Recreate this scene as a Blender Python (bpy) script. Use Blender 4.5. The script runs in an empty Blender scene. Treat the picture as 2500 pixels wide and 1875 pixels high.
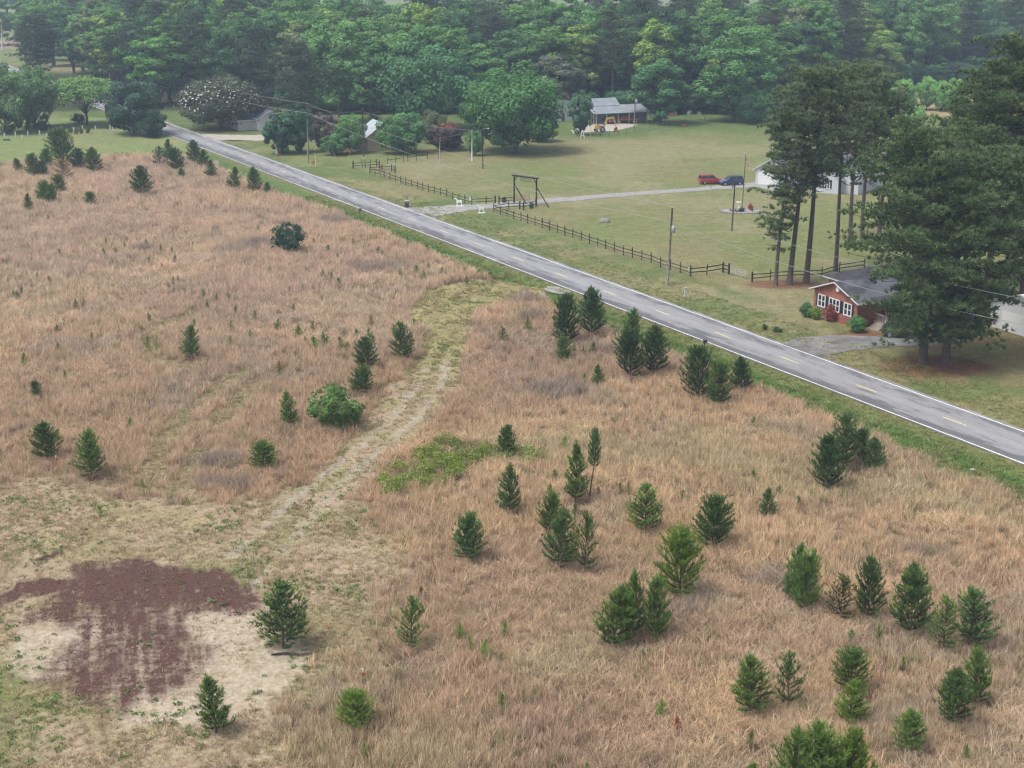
import bpy, math, random
import numpy as np

# ------------------------------------------------------------------ camera, sky, sun, exposure
scn = bpy.context.scene
C = scn.collection
R = math.radians
# survey of the place from the photograph (2500 x 1875): focal length, horizon row, flying height
FPX, CAM_H, Y_HOR = 3467.0, 43.4, -125.0
PITCH = math.atan((937.5 - Y_HOR) / FPX)
CP, SP = math.cos(PITCH), math.sin(PITCH)

cam_d = bpy.data.cameras.new('camera')
cam_d.sensor_width = 36.0
cam_d.lens = FPX / 2500.0 * 36.0
cam_d.clip_start = 0.5
cam_d.clip_end = 9000
cam = bpy.data.objects.new('camera', cam_d)
cam.location = (0, 0, CAM_H)
cam.rotation_euler = (math.pi / 2 - PITCH, 0, 0)
C.objects.link(cam)
scn.camera = cam

SUN_EL, SUN_AZ = R(62), R(-115)         # azimuth from +Y, negative = to the left
world = bpy.data.worlds.new('World')
scn.world = world
world.use_nodes = True
wn, wl = world.node_tree.nodes, world.node_tree.links
wn.clear()
sky = wn.new('ShaderNodeTexSky')
sky.sky_type = 'NISHITA'
sky.sun_disc = False
sky.sun_elevation = SUN_EL
sky.sun_rotation = SUN_AZ
sky.air_density = 1.0
sky.dust_density = 3.0
sky.ozone_density = 1.5
hs = wn.new('ShaderNodeHueSaturation')
hs.inputs['Saturation'].default_value = 0.50     # cloud layer: a greyer sky than the clear one
bg = wn.new('ShaderNodeBackground')
bg.inputs['Strength'].default_value = 0.115
wo = wn.new('ShaderNodeOutputWorld')
wl.new(sky.outputs[0], hs.inputs['Color'])
wl.new(hs.outputs[0], bg.inputs['Color'])
wl.new(bg.outputs[0], wo.inputs['Surface'])

sun_d = bpy.data.lights.new('sun', 'SUN')
sun_d.energy = 1.5
sun_d.angle = R(22)
sun_d.color = (1.0, 0.965, 0.91)
sun = bpy.data.objects.new('sun', sun_d)
sv = (math.sin(SUN_AZ) * math.cos(SUN_EL), math.cos(SUN_AZ) * math.cos(SUN_EL), math.sin(SUN_EL))
from mathutils import Vector
sun.rotation_euler = Vector(sv).to_track_quat('Z', 'Y').to_euler()
sun.location = (0, 0, 120)
C.objects.link(sun)

vs = scn.view_settings
vs.view_transform = 'Standard'
vs.look = 'None'
vs.gamma = 1.0
vs.exposure = 0.95
vs.use_curve_mapping = False
cy = scn.cycles
cy.max_bounces = 5
cy.diffuse_bounces = 3
cy.glossy_bounces = 2
cy.transmission_bounces = 3
cy.volume_bounces = 0
cy.transparent_max_bounces = 6
cy.use_denoising = True
cy.filter_width = 1.3
cy.use_adaptive_sampling = True
cy.adaptive_threshold = 0.03
HAZE = 0.00034

# ------------------------------------------------------------------ helpers
def at(px, py, z=0.0):
    """ground point (at height z) that the photograph shows at pixel px, py"""
    dx, dv = px - 1250.0, py - 937.5
    t = (CAM_H - z) / (FPX * SP + dv * CP)
    return dx * t, (FPX * CP - dv * SP) * t

def tall(px, py, ptop):
    """height of a thing that stands at px, py and reaches up to row ptop"""
    X, Y = at(px, py)
    dv = ptop - 937.5
    return CAM_H - Y * (FPX * SP + dv * CP) / (FPX * CP - dv * SP)

def wide(px, py, w):
    X, Y = at(px, py)
    return w * Y / (FPX * CP - (py - 937.5) * SP)

TS = 625 / 2211.0
def T(c, r, zx, zy):
    """tile coordinates of the enlarged photograph -> pixel"""
    return c * 625 + zx * TS, (0, 469, 938, 1406)[r] + zy * TS

# road frame: s runs along the road, t across it (0 = centre line, negative = field side)
RD = (-0.4868, 0.8735)
RN = (0.8735, 0.4868)
RC = 100.05
ROAD_RZ = math.atan2(RD[1], RD[0])
def st(x, y):
    return x * RD[0] + y * RD[1], x * RN[0] + y * RN[1] - RC
def xy(s, t):
    return s * RD[0] + (t + RC) * RN[0], s * RD[1] + (t + RC) * RN[1]

rngN = np.random.default_rng(7)
TAB = rngN.random((256, 256))
def vn(x, y, sc, seed=0):
    x = np.asarray(x, float) / sc + seed * 17.31
    y = np.asarray(y, float) / sc + seed * 9.77
    xi, yi = np.floor(x).astype(int), np.floor(y).astype(int)
    fx, fy = x - xi, y - yi
    fx, fy = fx * fx * (3 - 2 * fx), fy * fy * (3 - 2 * fy)
    a, b = TAB[xi & 255, yi & 255], TAB[(xi + 1) & 255, yi & 255]
    c, d = TAB[xi & 255, (yi + 1) & 255], TAB[(xi + 1) & 255, (yi + 1) & 255]
    return (a * (1 - fx) + b * fx) * (1 - fy) + (c * (1 - fx) + d * fx) * fy
def fbm(x, y, sc, seed=0, o=3):
    v, a, tot = 0, 1.0, 0
    for k in range(o):
        v = v + a * vn(x, y, sc / 2 ** k, seed + k * 3)
        tot += a
        a *= 0.5
    return v / tot
def sst(a, b, x):
    u = np.clip((x - a) / (b - a), 0, 1)
    return u * u * (3 - 2 * u)

def sdf(x, y, poly):
    """signed distance to a polygon (positive inside)"""
    P = np.array(poly, float)
    d2 = np.full(x.shape, 1e18)
    inside = np.zeros(x.shape, bool)
    n = len(P)
    for i in range(n):
        ax, ay = P[i]
        bx, by = P[(i + 1) % n]
        ex, ey = bx - ax, by - ay
        L = ex * ex + ey * ey + 1e-12
        h = np.clip(((x - ax) * ex + (y - ay) * ey) / L, 0, 1)
        dx, dy = x - ax - h * ex, y - ay - h * ey
        d2 = np.minimum(d2, dx * dx + dy * dy)
        cond = (ay > y) != (by > y)
        with np.errstate(divide='ignore', invalid='ignore'):
            xi = (bx - ax) * (y - ay) / (by - ay + 1e-12) + ax
        inside ^= cond & (x < xi)
    d = np.sqrt(d2)
    return np.where(inside, d, -d)
def polyline_d(x, y, pts):
    d2 = np.full(x.shape, 1e18)
    for (ax, ay), (bx, by) in zip(pts[:-1], pts[1:]):
        ex, ey = bx - ax, by - ay
        L = ex * ex + ey * ey + 1e-12
        h = np.clip(((x - ax) * ex + (y - ay) * ey) / L, 0, 1)
        d2 = np.minimum(d2, (x - ax - h * ex) ** 2 + (y - ay - h * ey) ** 2)
    return np.sqrt(d2)
def PX(lst):
    return [at(*p) for p in lst]

class MB:
    """collects shapes and links them as one mesh"""
    def __init__(s):
        s.v, s.f = [], []
    def add(s, vs_, fs_):
        o = len(s.v)
        s.v += [tuple(q) for q in vs_]
        s.f += [tuple(i + o for i in q) for q in fs_]
        return s
    def box(s, x0, x1, y0, y1, z0, z1):
        return s.add([(x0, y0, z0), (x1, y0, z0), (x1, y1, z0), (x0, y1, z0), (x0, y0, z1), (x1, y0, z1), (x1, y1, z1), (x0, y1, z1)],
                     [(0, 3, 2, 1), (4, 5, 6, 7), (0, 1, 5, 4), (1, 2, 6, 5), (2, 3, 7, 6), (3, 0, 4, 7)])
    def tube(s, pts, rad, n=8, cap=True):
        pts = [Vector(p) for p in pts]
        if not isinstance(rad, (list, tuple)):
            rad = [rad] * len(pts)
        o = len(s.v)
        for i, p in enumerate(pts):
            d = (pts[min(i + 1, len(pts) - 1)] - pts[max(i - 1, 0)]).normalized()
            a = d.cross(Vector((0, 0, 1)) if abs(d.z) < 0.95 else Vector((1, 0, 0))).normalized()
            b = d.cross(a)
            for k in range(n):
                w = 2 * math.pi * k / n
                s.v.append(tuple(p + (a * math.cos(w) + b * math.sin(w)) * rad[i]))
        for i in range(len(pts) - 1):
            for k in range(n):
                k2 = (k + 1) % n
                s.f.append((o + i * n + k, o + i * n + k2, o + (i + 1) * n + k2, o + (i + 1) * n + k))
        if cap:
            s.f.append(tuple(o + k for k in range(n)))
            s.f.append(tuple(o + (len(pts) - 1) * n + k for k in reversed(range(n))))
        return s
    def bar(s, p0, p1, w, h):
        """a squared timber from p0 to p1, w wide and h high"""
        p0, p1 = Vector(p0), Vector(p1)
        d = (p1 - p0).normalized()
        a = d.cross(Vector((0, 0, 1)) if abs(d.z) < 0.95 else Vector((0, 1, 0))).normalized()
        b = a.cross(d)
        q = []
        for p in (p0, p1):
            for i, j in ((-1, -1), (1, -1), (1, 1), (-1, 1)):
                q.append(p + a * (w / 2 * i) + b * (h / 2 * j))
        return s.add(q, [(0, 1, 2, 3), (7, 6, 5, 4), (0, 4, 5, 1), (1, 5, 6, 2), (2, 6, 7, 3), (3, 7, 4, 0)])
    def prism(s, prof, y0, y1):
        """profile of (x, z) points pushed from y0 to y1"""
        n = len(prof)
        vs_ = [(x, y0, z) for x, z in prof] + [(x, y1, z) for x, z in prof]
        fs_ = [tuple(range(n)), tuple(range(2 * n - 1, n - 1, -1))]
        fs_ += [(i, i + n, (i + 1) % n + n, (i + 1) % n) for i in range(n)]
        return s.add(vs_, fs_)
    def slab(s, prof, z0, z1):
        n = len(prof)
        vs_ = [(x, y, z0) for x, y in prof] + [(x, y, z1) for x, y in prof]
        fs_ = [tuple(range(n - 1, -1, -1)), tuple(range(n, 2 * n))]
        fs_ += [(i, (i + 1) % n, (i + 1) % n + n, i + n) for i in range(n)]
        return s.add(vs_, fs_)
    def lathe(s, prof, n=14, c=(0, 0)):
        o = len(s.v)
        for r, z in prof:
            for k in range(n):
                w = 2 * math.pi * k / n
                s.v.append((c[0] + r * math.cos(w), c[1] + r * math.sin(w), z))
        for i in range(len(prof) - 1):
            for k in range(n):
                k2 = (k + 1) % n
                s.f.append((o + i * n + k, o + i * n + k2, o + (i + 1) * n + k2, o + (i + 1) * n + k))
        s.f.append(tuple(o + k for k in reversed(range(n))))
        s.f.append(tuple(o + (len(prof) - 1) * n + k for k in range(n)))
        return s
    def blob(s, c, rx, ry, rz, seed=0, n=10, amp=0.18, zmin=None):
        rg = random.Random(seed)
        o = len(s.v)
        m = n // 2 + 1
        ph = [rg.uniform(0, 6.28) for _ in range(6)]
        for i in range(m + 1):
            th = math.pi * i / m
            for k in range(n):
                w = 2 * math.pi * k / n
                r = 1 + amp * (math.sin(2 * w + ph[0]) * math.sin(th) + .7 * math.sin(3 * w + ph[1] + 2 * th) + .5 * math.cos(3 * th + ph[2])) * .6
                z = c[2] + rz * r * math.cos(th)
                s.v.append((c[0] + rx * r * math.sin(th) * math.cos(w), c[1] + ry * r * math.sin(th) * math.sin(w), z if zmin is None else max(z, zmin)))
        for i in range(m):
            for k in range(n):
                k2 = (k + 1) % n
                s.f.append((o + i * n + k, o + (i + 1) * n + k, o + (i + 1) * n + k2, o + i * n + k2))
        return s
    def mesh(s, name, mat, smooth=False):
        me = bpy.data.meshes.new(name)
        me.from_pydata(s.v, [], s.f)
        if mat:
            me.materials.append(mat)
        if smooth:
            me.polygons.foreach_set('use_smooth', [True] * len(me.polygons))
        me.update()
        return me
    def build(s, name, mat, parent=None, loc=(0, 0, 0), rz=0.0, smooth=False):
        return link(name, s.mesh(name, mat, smooth), parent, loc, rz)

def link(name, data, parent=None, loc=(0, 0, 0), rz=0.0):
    o = bpy.data.objects.new(name, data)
    o.location = loc
    o.rotation_euler = (0, 0, rz)
    C.objects.link(o)
    if parent is not None:
        o.parent = parent
    return o
def tag(o, label=None, cat=None, group=None, kind=None):
    if label:
        o['label'] = label
    if cat:
        o['category'] = cat
    if group:
        o['group'] = group
    if kind:
        o['kind'] = kind
    return o
def thing(name, label, cat, loc=(0, 0, 0), rz=0.0, group=None):
    o = link(name, None, None, loc, rz)
    o.empty_display_size = 0.3
    return tag(o, label, cat, group)

# ------------------------------------------------------------------ materials
class NT:
    def __init__(s, name):
        s.m = bpy.data.materials.new(name)
        s.m.use_nodes = True
        s.n, s.l = s.m.node_tree.nodes, s.m.node_tree.links
        s.n.clear()
        s.out = s.n.new('ShaderNodeOutputMaterial')
    def new(s, t, **kw):
        nd = s.n.new(t)
        for k, v in kw.items():
            setattr(nd, k, v)
        return nd
    def put(s, sock, v):
        if v is None:
            return
        if hasattr(v, 'links') or isinstance(v, bpy.types.NodeSocket):
            s.l.new(v, sock)
        else:
            if isinstance(v, tuple) and len(v) == 3 and sock.type == 'RGBA':
                v = (*v, 1)
            sock.default_value = v
    def noise(s, vec, scale, detail=3, rough=0.55, dist=0.0):
        nd = s.new('ShaderNodeTexNoise')
        s.put(nd.inputs['Vector'], vec)
        nd.inputs['Scale'].default_value = scale
        nd.inputs['Detail'].default_value = detail
        nd.inputs['Roughness'].default_value = rough
        nd.inputs['Distortion'].default_value = dist
        return nd.outputs['Fac']
    def ramp(s, f, stops):
        nd = s.new('ShaderNodeValToRGB')
        e = nd.color_ramp.elements
        while len(e) < len(stops):
            e.new(0.5)
        for q, (p, c) in zip(e, stops):
            q.position = p
            q.color = (*c, 1) if isinstance(c, tuple) else (c, c, c, 1)
        s.put(nd.inputs['Fac'], f)
        return nd.outputs['Color']
    def mix(s, f, a, b, mode='MIX'):
        nd = s.new('ShaderNodeMix', data_type='RGBA', blend_type=mode)
        s.put(nd.inputs[0], f)
        s.put(nd.inputs[6], a)
        s.put(nd.inputs[7], b)
        return nd.outputs[2]
    def math(s, op, a, b=None, c=None):
        nd = s.new('ShaderNodeMath', operation=op)
        s.put(nd.inputs[0], a)
        s.put(nd.inputs[1], b)
        if c is not None:
            s.put(nd.inputs[2], c)
        return nd.outputs[0]
    def attr(s, name, typ='GEOMETRY', out='Color'):
        nd = s.new('ShaderNodeAttribute', attribute_name=name, attribute_type=typ)
        return nd.outputs[out]
    def pos(s):
        return s.new('ShaderNodeNewGeometry').outputs['Position']
    def obj(s):
        return s.new('ShaderNodeTexCoord').outputs['Object']
    def scale(s, vec, sc):
        nd = s.new('ShaderNodeMapping')
        s.put(nd.inputs['Vector'], vec)
        nd.inputs['Scale'].default_value = sc
        return nd.outputs[0]
    def bump(s, h, strength, dist=0.05):
        nd = s.new('ShaderNodeBump')
        s.put(nd.inputs['Height'], h)
        nd.inputs['Strength'].default_value = strength
        nd.inputs['Distance'].default_value = dist
        return nd.outputs[0]
    def finish(s, col, rough=0.85, normal=None, spec=0.3, metal=0.0, coat=0.0):
        b = s.new('ShaderNodeBsdfPrincipled')
        s.put(b.inputs['Base Color'], col)
        s.put(b.inputs['Roughness'], rough)
        s.put(b.inputs['Metallic'], metal)
        b.inputs['Specular IOR Level'].default_value = spec
        b.inputs['Coat Weight'].default_value = coat
        if normal is not None:
            s.l.new(normal, b.inputs['Normal'])
        s.l.new(b.outputs[0], s.out.inputs['Surface'])
        return s.m
    def leafy(s, col, trans=0.25):
        d = s.new('ShaderNodeBsdfDiffuse')
        t = s.new('ShaderNodeBsdfTranslucent')
        s.put(d.inputs['Color'], col)
        s.put(t.inputs['Color'], col)
        mx = s.new('ShaderNodeMixShader')
        mx.inputs[0].default_value = trans
        s.l.new(d.outputs[0], mx.inputs[1])
        s.l.new(t.outputs[0], mx.inputs[2])
        s.l.new(mx.outputs[0], s.out.inputs['Surface'])
        return s.m

def plain(name, col, rough=0.7, var=0.18, sc=3.0, spec=0.3, metal=0.0, coat=0.0, bump=0.0):
    """a painted or weathered surface with a little grain and dirt"""
    t = NT(name)
    p = t.obj()
    n1 = t.noise(p, sc, 4)
    n2 = t.noise(p, sc * 9, 2)
    f = t.math('MULTIPLY_ADD', n1, 0.7, t.math('MULTIPLY', n2, 0.3))
    lo = tuple(c * (1 - var) for c in col)
    hi = tuple(min(1, c * (1 + var)) for c in col)
    cc = t.ramp(f, [(0.3, lo), (0.7, hi)])
    return t.finish(cc, rough, t.bump(n2, bump) if bump else None, spec, metal, coat)

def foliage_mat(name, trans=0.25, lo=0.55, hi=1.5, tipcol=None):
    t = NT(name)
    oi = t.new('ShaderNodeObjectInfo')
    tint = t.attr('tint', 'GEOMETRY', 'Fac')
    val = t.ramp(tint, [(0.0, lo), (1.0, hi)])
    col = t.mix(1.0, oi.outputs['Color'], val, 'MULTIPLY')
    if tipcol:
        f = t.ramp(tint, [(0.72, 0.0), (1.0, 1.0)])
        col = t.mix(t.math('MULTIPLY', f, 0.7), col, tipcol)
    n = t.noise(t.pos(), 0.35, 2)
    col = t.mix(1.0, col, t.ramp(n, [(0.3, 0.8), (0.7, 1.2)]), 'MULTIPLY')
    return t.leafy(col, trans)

M = {}
M['leaf'] = foliage_mat('leaf', 0.25, 0.5, 1.6)
M['needle'] = foliage_mat('needle', 0.15, 0.42, 1.9, (0.19, 0.22, 0.07))
M['young_needle'] = foliage_mat('young_needle', 0.15, 0.38, 1.45, (0.22, 0.29, 0.06))
def bark(name, a, b):
    t = NT(name)
    p = t.scale(t.obj(), (6, 6, 1.2))
    n = t.noise(p, 1.5, 4, 0.65)
    return t.finish(t.ramp(n, [(0.3, a), (0.7, b)]), 0.95, t.bump(n, 0.6, 0.05), 0.1)
M['bark'] = bark('bark', (0.05, 0.04, 0.035), (0.14, 0.12, 0.10))
M['pine_bark'] = bark('pine_bark', (0.055, 0.042, 0.038), (0.16, 0.12, 0.105))
M['pale_wood'] = plain('pale_wood', (0.40, 0.37, 0.31), 0.9, 0.2, 2)
M['pole_wood'] = bark('pole_wood', (0.10, 0.085, 0.075), (0.26, 0.235, 0.21))
M['dark_wood'] = bark('dark_wood', (0.03, 0.028, 0.028), (0.075, 0.07, 0.066))
M['white'] = plain('white_paint', (0.70, 0.70, 0.69), 0.55, 0.05, 1.2)
M['dull_white'] = plain('dull_white_paint', (0.47, 0.47, 0.45), 0.7, 0.12, 1.5)
M['grey_metal'] = plain('grey_metal', (0.42, 0.44, 0.46), 0.45, 0.12, 2, 0.5)
M['black'] = plain('black_plastic', (0.02, 0.02, 0.022), 0.5, 0.2, 3)
M['charcoal'] = plain('charcoal_plastic', (0.07, 0.075, 0.085), 0.55, 0.15, 3)
M['wire'] = plain('wire', (0.30, 0.30, 0.29), 0.5, 0.1, 1, 0.4)
M['orange'] = plain('orange_plastic', (0.75, 0.10, 0.03), 0.6, 0.1, 3)
M['yellow'] = plain('yellow_plastic', (0.62, 0.42, 0.05), 0.6, 0.12, 3)
M['red'] = plain('red_paint', (0.36, 0.03, 0.025), 0.5, 0.15, 3)
M['rust_red'] = plain('rust_red', (0.25, 0.075, 0.05), 0.85, 0.3, 3)
M['rubber'] = plain('rubber', (0.018, 0.018, 0.019), 0.9, 0.2, 5)
M['green_plate'] = plain('green_plate', (0.05, 0.30, 0.20), 0.5, 0.1, 3)
M['stone'] = plain('stone', (0.27, 0.265, 0.25), 0.95, 0.25, 2, bump=0.3)
M['concrete'] = plain('concrete', (0.45, 0.44, 0.41), 0.95, 0.15, 1, bump=0.2)

# ------------------------------------------------------------------ regions of the place
FIELD = PX([(-160, 402), (0, 400), (130, 396), (230, 388), (300, 380), (385, 374), (440, 378), (480, 388), (540, 415), (610, 446), (701, 480),
            (823, 517), (840, 531), (888, 551), (964, 582), (1035, 607), (1105, 641), (1162, 664), (1230, 698), (1321, 722), (1343, 749),
            (1408, 780), (1470, 803), (1530, 835), (1640, 859), (1674, 873), (1790, 921), (1875, 955), (1946, 992), (2002, 1017), (2166, 1074),
            (2226, 1096), (2285, 1153), (2412, 1187), (2455, 1204), (2500, 1224), (2760, 1330), (2960, 2300), (-460, 2300), (-460, 900), (-300, 500)])
TRACK = PX([(1240, 682), (1150, 684), (1066, 698), (995, 752), (1015, 783), (1040, 822), (1021, 870), (981, 910), (936, 972), (860, 1062),
            (806, 1130), (744, 1181), (682, 1192), (640, 1215), (700, 1330), (760, 1314), (800, 1263), (879, 1192), (959, 1108), (1043, 1043),
            (1105, 955), (1122, 938), (1134, 893), (1145, 836), (1151, 780), (1188, 752), (1250, 730), (1325, 722), (1345, 705)])
SHORT = PX([(-120, 1195), (60, 1172), (200, 1182), (330, 1200), (480, 1212), (560, 1232), (640, 1205), (760, 1200), (850, 1215), (870, 1275), (930, 1300),
            (975, 1390), (950, 1490), (930, 1590), (850, 1650), (770, 1710), (690, 1790), (640, 1875), (580, 2050), (-200, 2050)])
def t03(l):
    return PX([T(0, 3, a, b) for a, b in l])
MULCH = t03([(80, 400), (430, 250), (520, 60), (640, -110), (800, -165), (1000, -120), (1200, -140), (1500, -110), (1800, -60), (2000, 0), (2260, 120), (2240, 300), (2050, 330), (1850, 290), (1720, 330), (1680, 400),
             (1760, 500), (1860, 600), (1830, 830), (1740, 960), (1500, 990), (1320, 1100), (1090, 1110), (960, 1270), (830, 1290), (690, 1150), (560, 1050),
             (400, 950), (330, 870), (420, 720), (590, 640), (600, 450), (300, 430)])
MULCH2 = t03([(-260, 440), (-220, 260), (100, 130), (290, 30), (570, 30), (640, 110), (450, 150), (220, 190), (80, 300)])
MULCH3 = PX([T(0, 2, a, b) for a, b in [(210, 1540), (400, 1450), (500, 1470), (380, 1530)]])
SAND = t03([(60, 660), (240, 430), (560, 390), (900, 300), (1600, 250), (2230, 190), (2330, 380), (2380, 640), (2330, 900), (2200, 1080), (2080, 1230),
            (1500, 1340), (1020, 1350), (900, 1000), (620, 900), (300, 890), (120, 800)])
SANDT = PX([T(1, 3, a, b) for a, b in [(0, 600), (330, 560), (520, 640), (540, 740), (330, 860), (60, 1200), (-80, 1150), (-100, 700)]])
LAWN_FL = PX([(-300, 296), (-100, 290), (300, 285), (410, 292), (470, 365), (385, 376), (230, 390), (0, 404), (-300, 420)])
TYRE1 = PX([(700, 900), (640, 935), (565, 990), (505, 1060), (470, 1130), (430, 1195)])
TYRE2 = PX([(600, 905), (520, 960), (445, 1010), (400, 1080), (370, 1150), (350, 1195)])
TYRE3 = PX([(480, 760), (390, 800), (350, 820), (400, 880), (460, 900)])
RUT1 = PX([(1140, 800), (1095, 860), (1080, 930), (1010, 1030), (900, 1120), (790, 1220), (700, 1340), (600, 1450)])
RUT2 = PX([(1100, 800), (1050, 860), (1030, 930), (950, 1030), (850, 1110), (750, 1190), (640, 1290), (560, 1360)])
GRAVEL = PX([(992, 508), (1022, 519), (1072, 530), (1100, 521), (1160, 512), (1260, 502), (1400, 490), (1600, 473), (1760, 462), (1850, 457), (1900, 470), (1905, 450),
             (1840, 445), (1700, 458), (1500, 472), (1350, 484), (1250, 492), (1150, 499), (1060, 503)])
DRIVE = PX([(2030, 872), (1978, 868), (1912, 838), (1940, 824), (1990, 821), (2040, 818), (2160, 822), (2260, 828), (2330, 815), (2350, 838), (2240, 845), (2120, 850), (2060, 858), (2020, 866)])
DIRTDRIVE = PX([(440, 331), (510, 327), (560, 329), (620, 330), (690, 326), (690, 344), (620, 343), (560, 341), (520, 345), (490, 350)])
APRON = PX([(1395, 318), (1460, 300), (1500, 300), (1560, 305), (1500, 320), (1450, 322), (1400, 326)])
CULV = PX([(1322, 707), (1340, 699), (1362, 700), (1395, 713), (1385, 719), (1345, 714)])
PLOUGH = PX([(-250, 118), (60, 118), (60, 98), (-250, 98)])

def fields(x, y):
    """everything the ground knows about itself at x, y"""
    wx = x + (fbm(x, y, 2.2, 3) - .5) * 2.2
    wy = y + (fbm(x, y, 2.2, 5) - .5) * 2.2
    s, t = st(x, y)
    F = {}
    F['s'], F['t'] = s, t
    dF = sdf(wx, wy, FIELD)
    F['dF'] = dF
    tr = sst(-.35, .35, sdf(wx, wy, TRACK))
    sh = sst(-2.2, 2.2, sdf(wx, wy, SHORT) + (fbm(x, y, 6, 11) - .5) * 7 + (fbm(x, y, 1.5, 15) - .5) * 3)
    F['track'], F['short'] = tr, sh
    ty = np.minimum(np.minimum(polyline_d(wx, wy, TYRE1), polyline_d(wx, wy, TYRE2)), polyline_d(wx, wy, TYRE3))
    F['tyre'] = sst(1.5, .8, ty) * sst(.22, .40, fbm(x, y, 3, 21))
    F['rut'] = sst(.70, .25, np.minimum(polyline_d(x, y, RUT1), polyline_d(x, y, RUT2)))
    fl = sst(-.4, .4, dF)
    F['tall'] = fl * (1 - tr) * (1 - sh)
    F['field'] = fl
    F['mulch'] = np.maximum(np.maximum(sst(-1.4, 1.6, sdf(wx, wy, MULCH)), sst(-.6, .7, sdf(wx, wy, MULCH2))), sst(-.3, .3, sdf(wx, wy, MULCH3)))
    F['mulch'] = F['mulch'] * (1 + .45 * sst(88.5, 91.5, y))
    F['sand'] = np.maximum(sst(-1.6, 1.6, sdf(wx, wy, SAND)), sst(-1.2, 1.2, sdf(wx, wy, SANDT)))
    return F

def ground_z(x, y, F=None):
    x, y = np.asarray(x, float), np.asarray(y, float)
    s, t = st(x, y)
    near = sst(600, 300, y)
    z = -0.34 * np.exp(-((t + 7.4) / 1.5) ** 2) * near - 0.26 * np.exp(-((t - 7.6) / 1.7) ** 2) * near      # ditches beside the road
    for s_a, s_b, t_a in ((112, 127, 7.6), (213, 228, 7.6)):
        z = z + 0.24 * np.exp(-((t - 7.6) / 1.7) ** 2) * sst(s_a - 3, s_a, s) * sst(s_b + 3, s_b, s) * near
    z = z - 0.03 + 0.10 * (fbm(x, y, 9, 31) - .5) * sst(4.2, 7.5, np.abs(t)) * near
    return z
def gz(x, y):
    return float(ground_z(np.array([x]), np.array([y]))[0])

def lerp(a, b, f):
    return a + (np.asarray(b) - a) * f[:, None]

def ground_col(x, y, F):
    n1, n2, n3 = fbm(x, y, 18, 41), fbm(x, y, 5, 43), fbm(x, y, 45, 47)
    N = len(x)
    t, s = F['t'], F['s']
    # lawns and pasture beyond the road
    c = np.tile(np.array([0.235, 0.218, 0.105]), (N, 1))
    c = lerp(c, (0.190, 0.212, 0.084), sst(.44, .60, n1 * .6 + n3 * .4))
    c = lerp(c, (0.290, 0.262, 0.150), sst(.52, .68, fbm(x, y, 14, 53)) * .6)
    c = lerp(c, (0.11, 0.17, 0.052), sst(320, 362, y + (n1 - .5) * 30) * sst(470, 400, y) * (t > 0) * .85)
    # brick house yard: browner turf
    yard = sst(26, 40, x) * sst(186, 172, y) * (t > 3)
    c = lerp(c, (0.245, 0.175, 0.085), yard * sst(.3, .6, n2 * .5 + n1 * .5) * .9)
    # road verges
    vr = sst(10.5, 7.0, np.abs(t - 6.5)) * (t > 0)
    c = lerp(c, (0.120, 0.170, 0.055), vr * sst(.38, .6, n2) * .8)
    vl = (t < 0) * sst(-24, -15, t)
    c = lerp(c, (0.135, 0.175, 0.058), vl)
    c = lerp(c, (0.085, 0.160, 0.040), vl * sst(2.2, .8, np.abs(t + 7.6)) * .85)
    c = lerp(c, (0.22, 0.195, 0.09), vl * sst(5.3, 3.9, np.abs(t)) * .7)
    # far left lawn
    lf = sst(-1, 1, sdf(x, y, LAWN_FL))
    c = lerp(c, (0.205, 0.250, 0.095), lf)
    c = lerp(c, (0.265, 0.260, 0.125), lf * sst(.5, .65, fbm(x, y, 12, 57)) * .7)
    # woodland floor and the land behind
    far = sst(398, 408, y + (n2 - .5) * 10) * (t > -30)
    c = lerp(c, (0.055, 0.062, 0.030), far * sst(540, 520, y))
    c = lerp(c, (0.20, 0.24, 0.10), sst(560, 600, y))
    c = lerp(c, (0.34, 0.25, 0.20), sst(-3, 3, sdf(x, y, PLOUGH)))
    tan = sst(62, 70, x) * sst(388, 392, y) * sst(470, 455, y)
    c = lerp(c, (0.36, 0.29, 0.15), tan)
    # dry field
    fl = F['field']
    c = lerp(c, (0.215, 0.150, 0.098), fl)
    c = lerp(c, (0.375, 0.290, 0.195), np.maximum(F['short'] * fl, F['track']))
    olive = np.maximum(F['track'] * sst(1240, 1180, y * 5.0 + 0 * x), 0)
    c = lerp(c, (0.300, 0.265, 0.120), np.maximum(F['track'] * np.maximum(sst(.36, .58, n2) * .6, sst(138, 150, y) * .9), F['short'] * fl * sst(.52, .70, n2) * .5))
    c = lerp(c, (0.20, 0.215, 0.08), F['short'] * fl * sst(.57, .68, fbm(x, y, 7, 63)) * .45)
    c = lerp(c, (0.385, 0.330, 0.250), np.maximum(F['track'] * sst(158, 146, y), F['short'] * fl) * F['rut'] * sst(.28, .55, fbm(x, y, 1.6, 67)) * .85)
    c = lerp(c, (0.24, 0.195, 0.105), fl * F['tyre'] * .9)
    c = lerp(c, (0.17, 0.20, 0.07), fl * F['short'] * sst(-25, -31, x + (n2 - .5) * 4) * sst(86, 78, y) * .8)
    # fallen needles under the pines
    for (px, py, rx, ry) in ((2283, 893, 6.2, 4.4), (1915, 694, 6.5, 3.2), (540, 315, 9, 4), (2105, 815, 3.5, 1.2)):
        cx, cy_ = at(px, py)
        e = ((x - cx) / rx) ** 2 + ((y - cy_) / ry) ** 2 + (n2 - .5) * .8
        c = lerp(c, (0.195, 0.085, 0.055), sst(1.15, .5, e) * .80)
    c *= 0.84 * (0.86 + 0.28 * fbm(x, y, 1.3, 71))[:, None]
    return c

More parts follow.
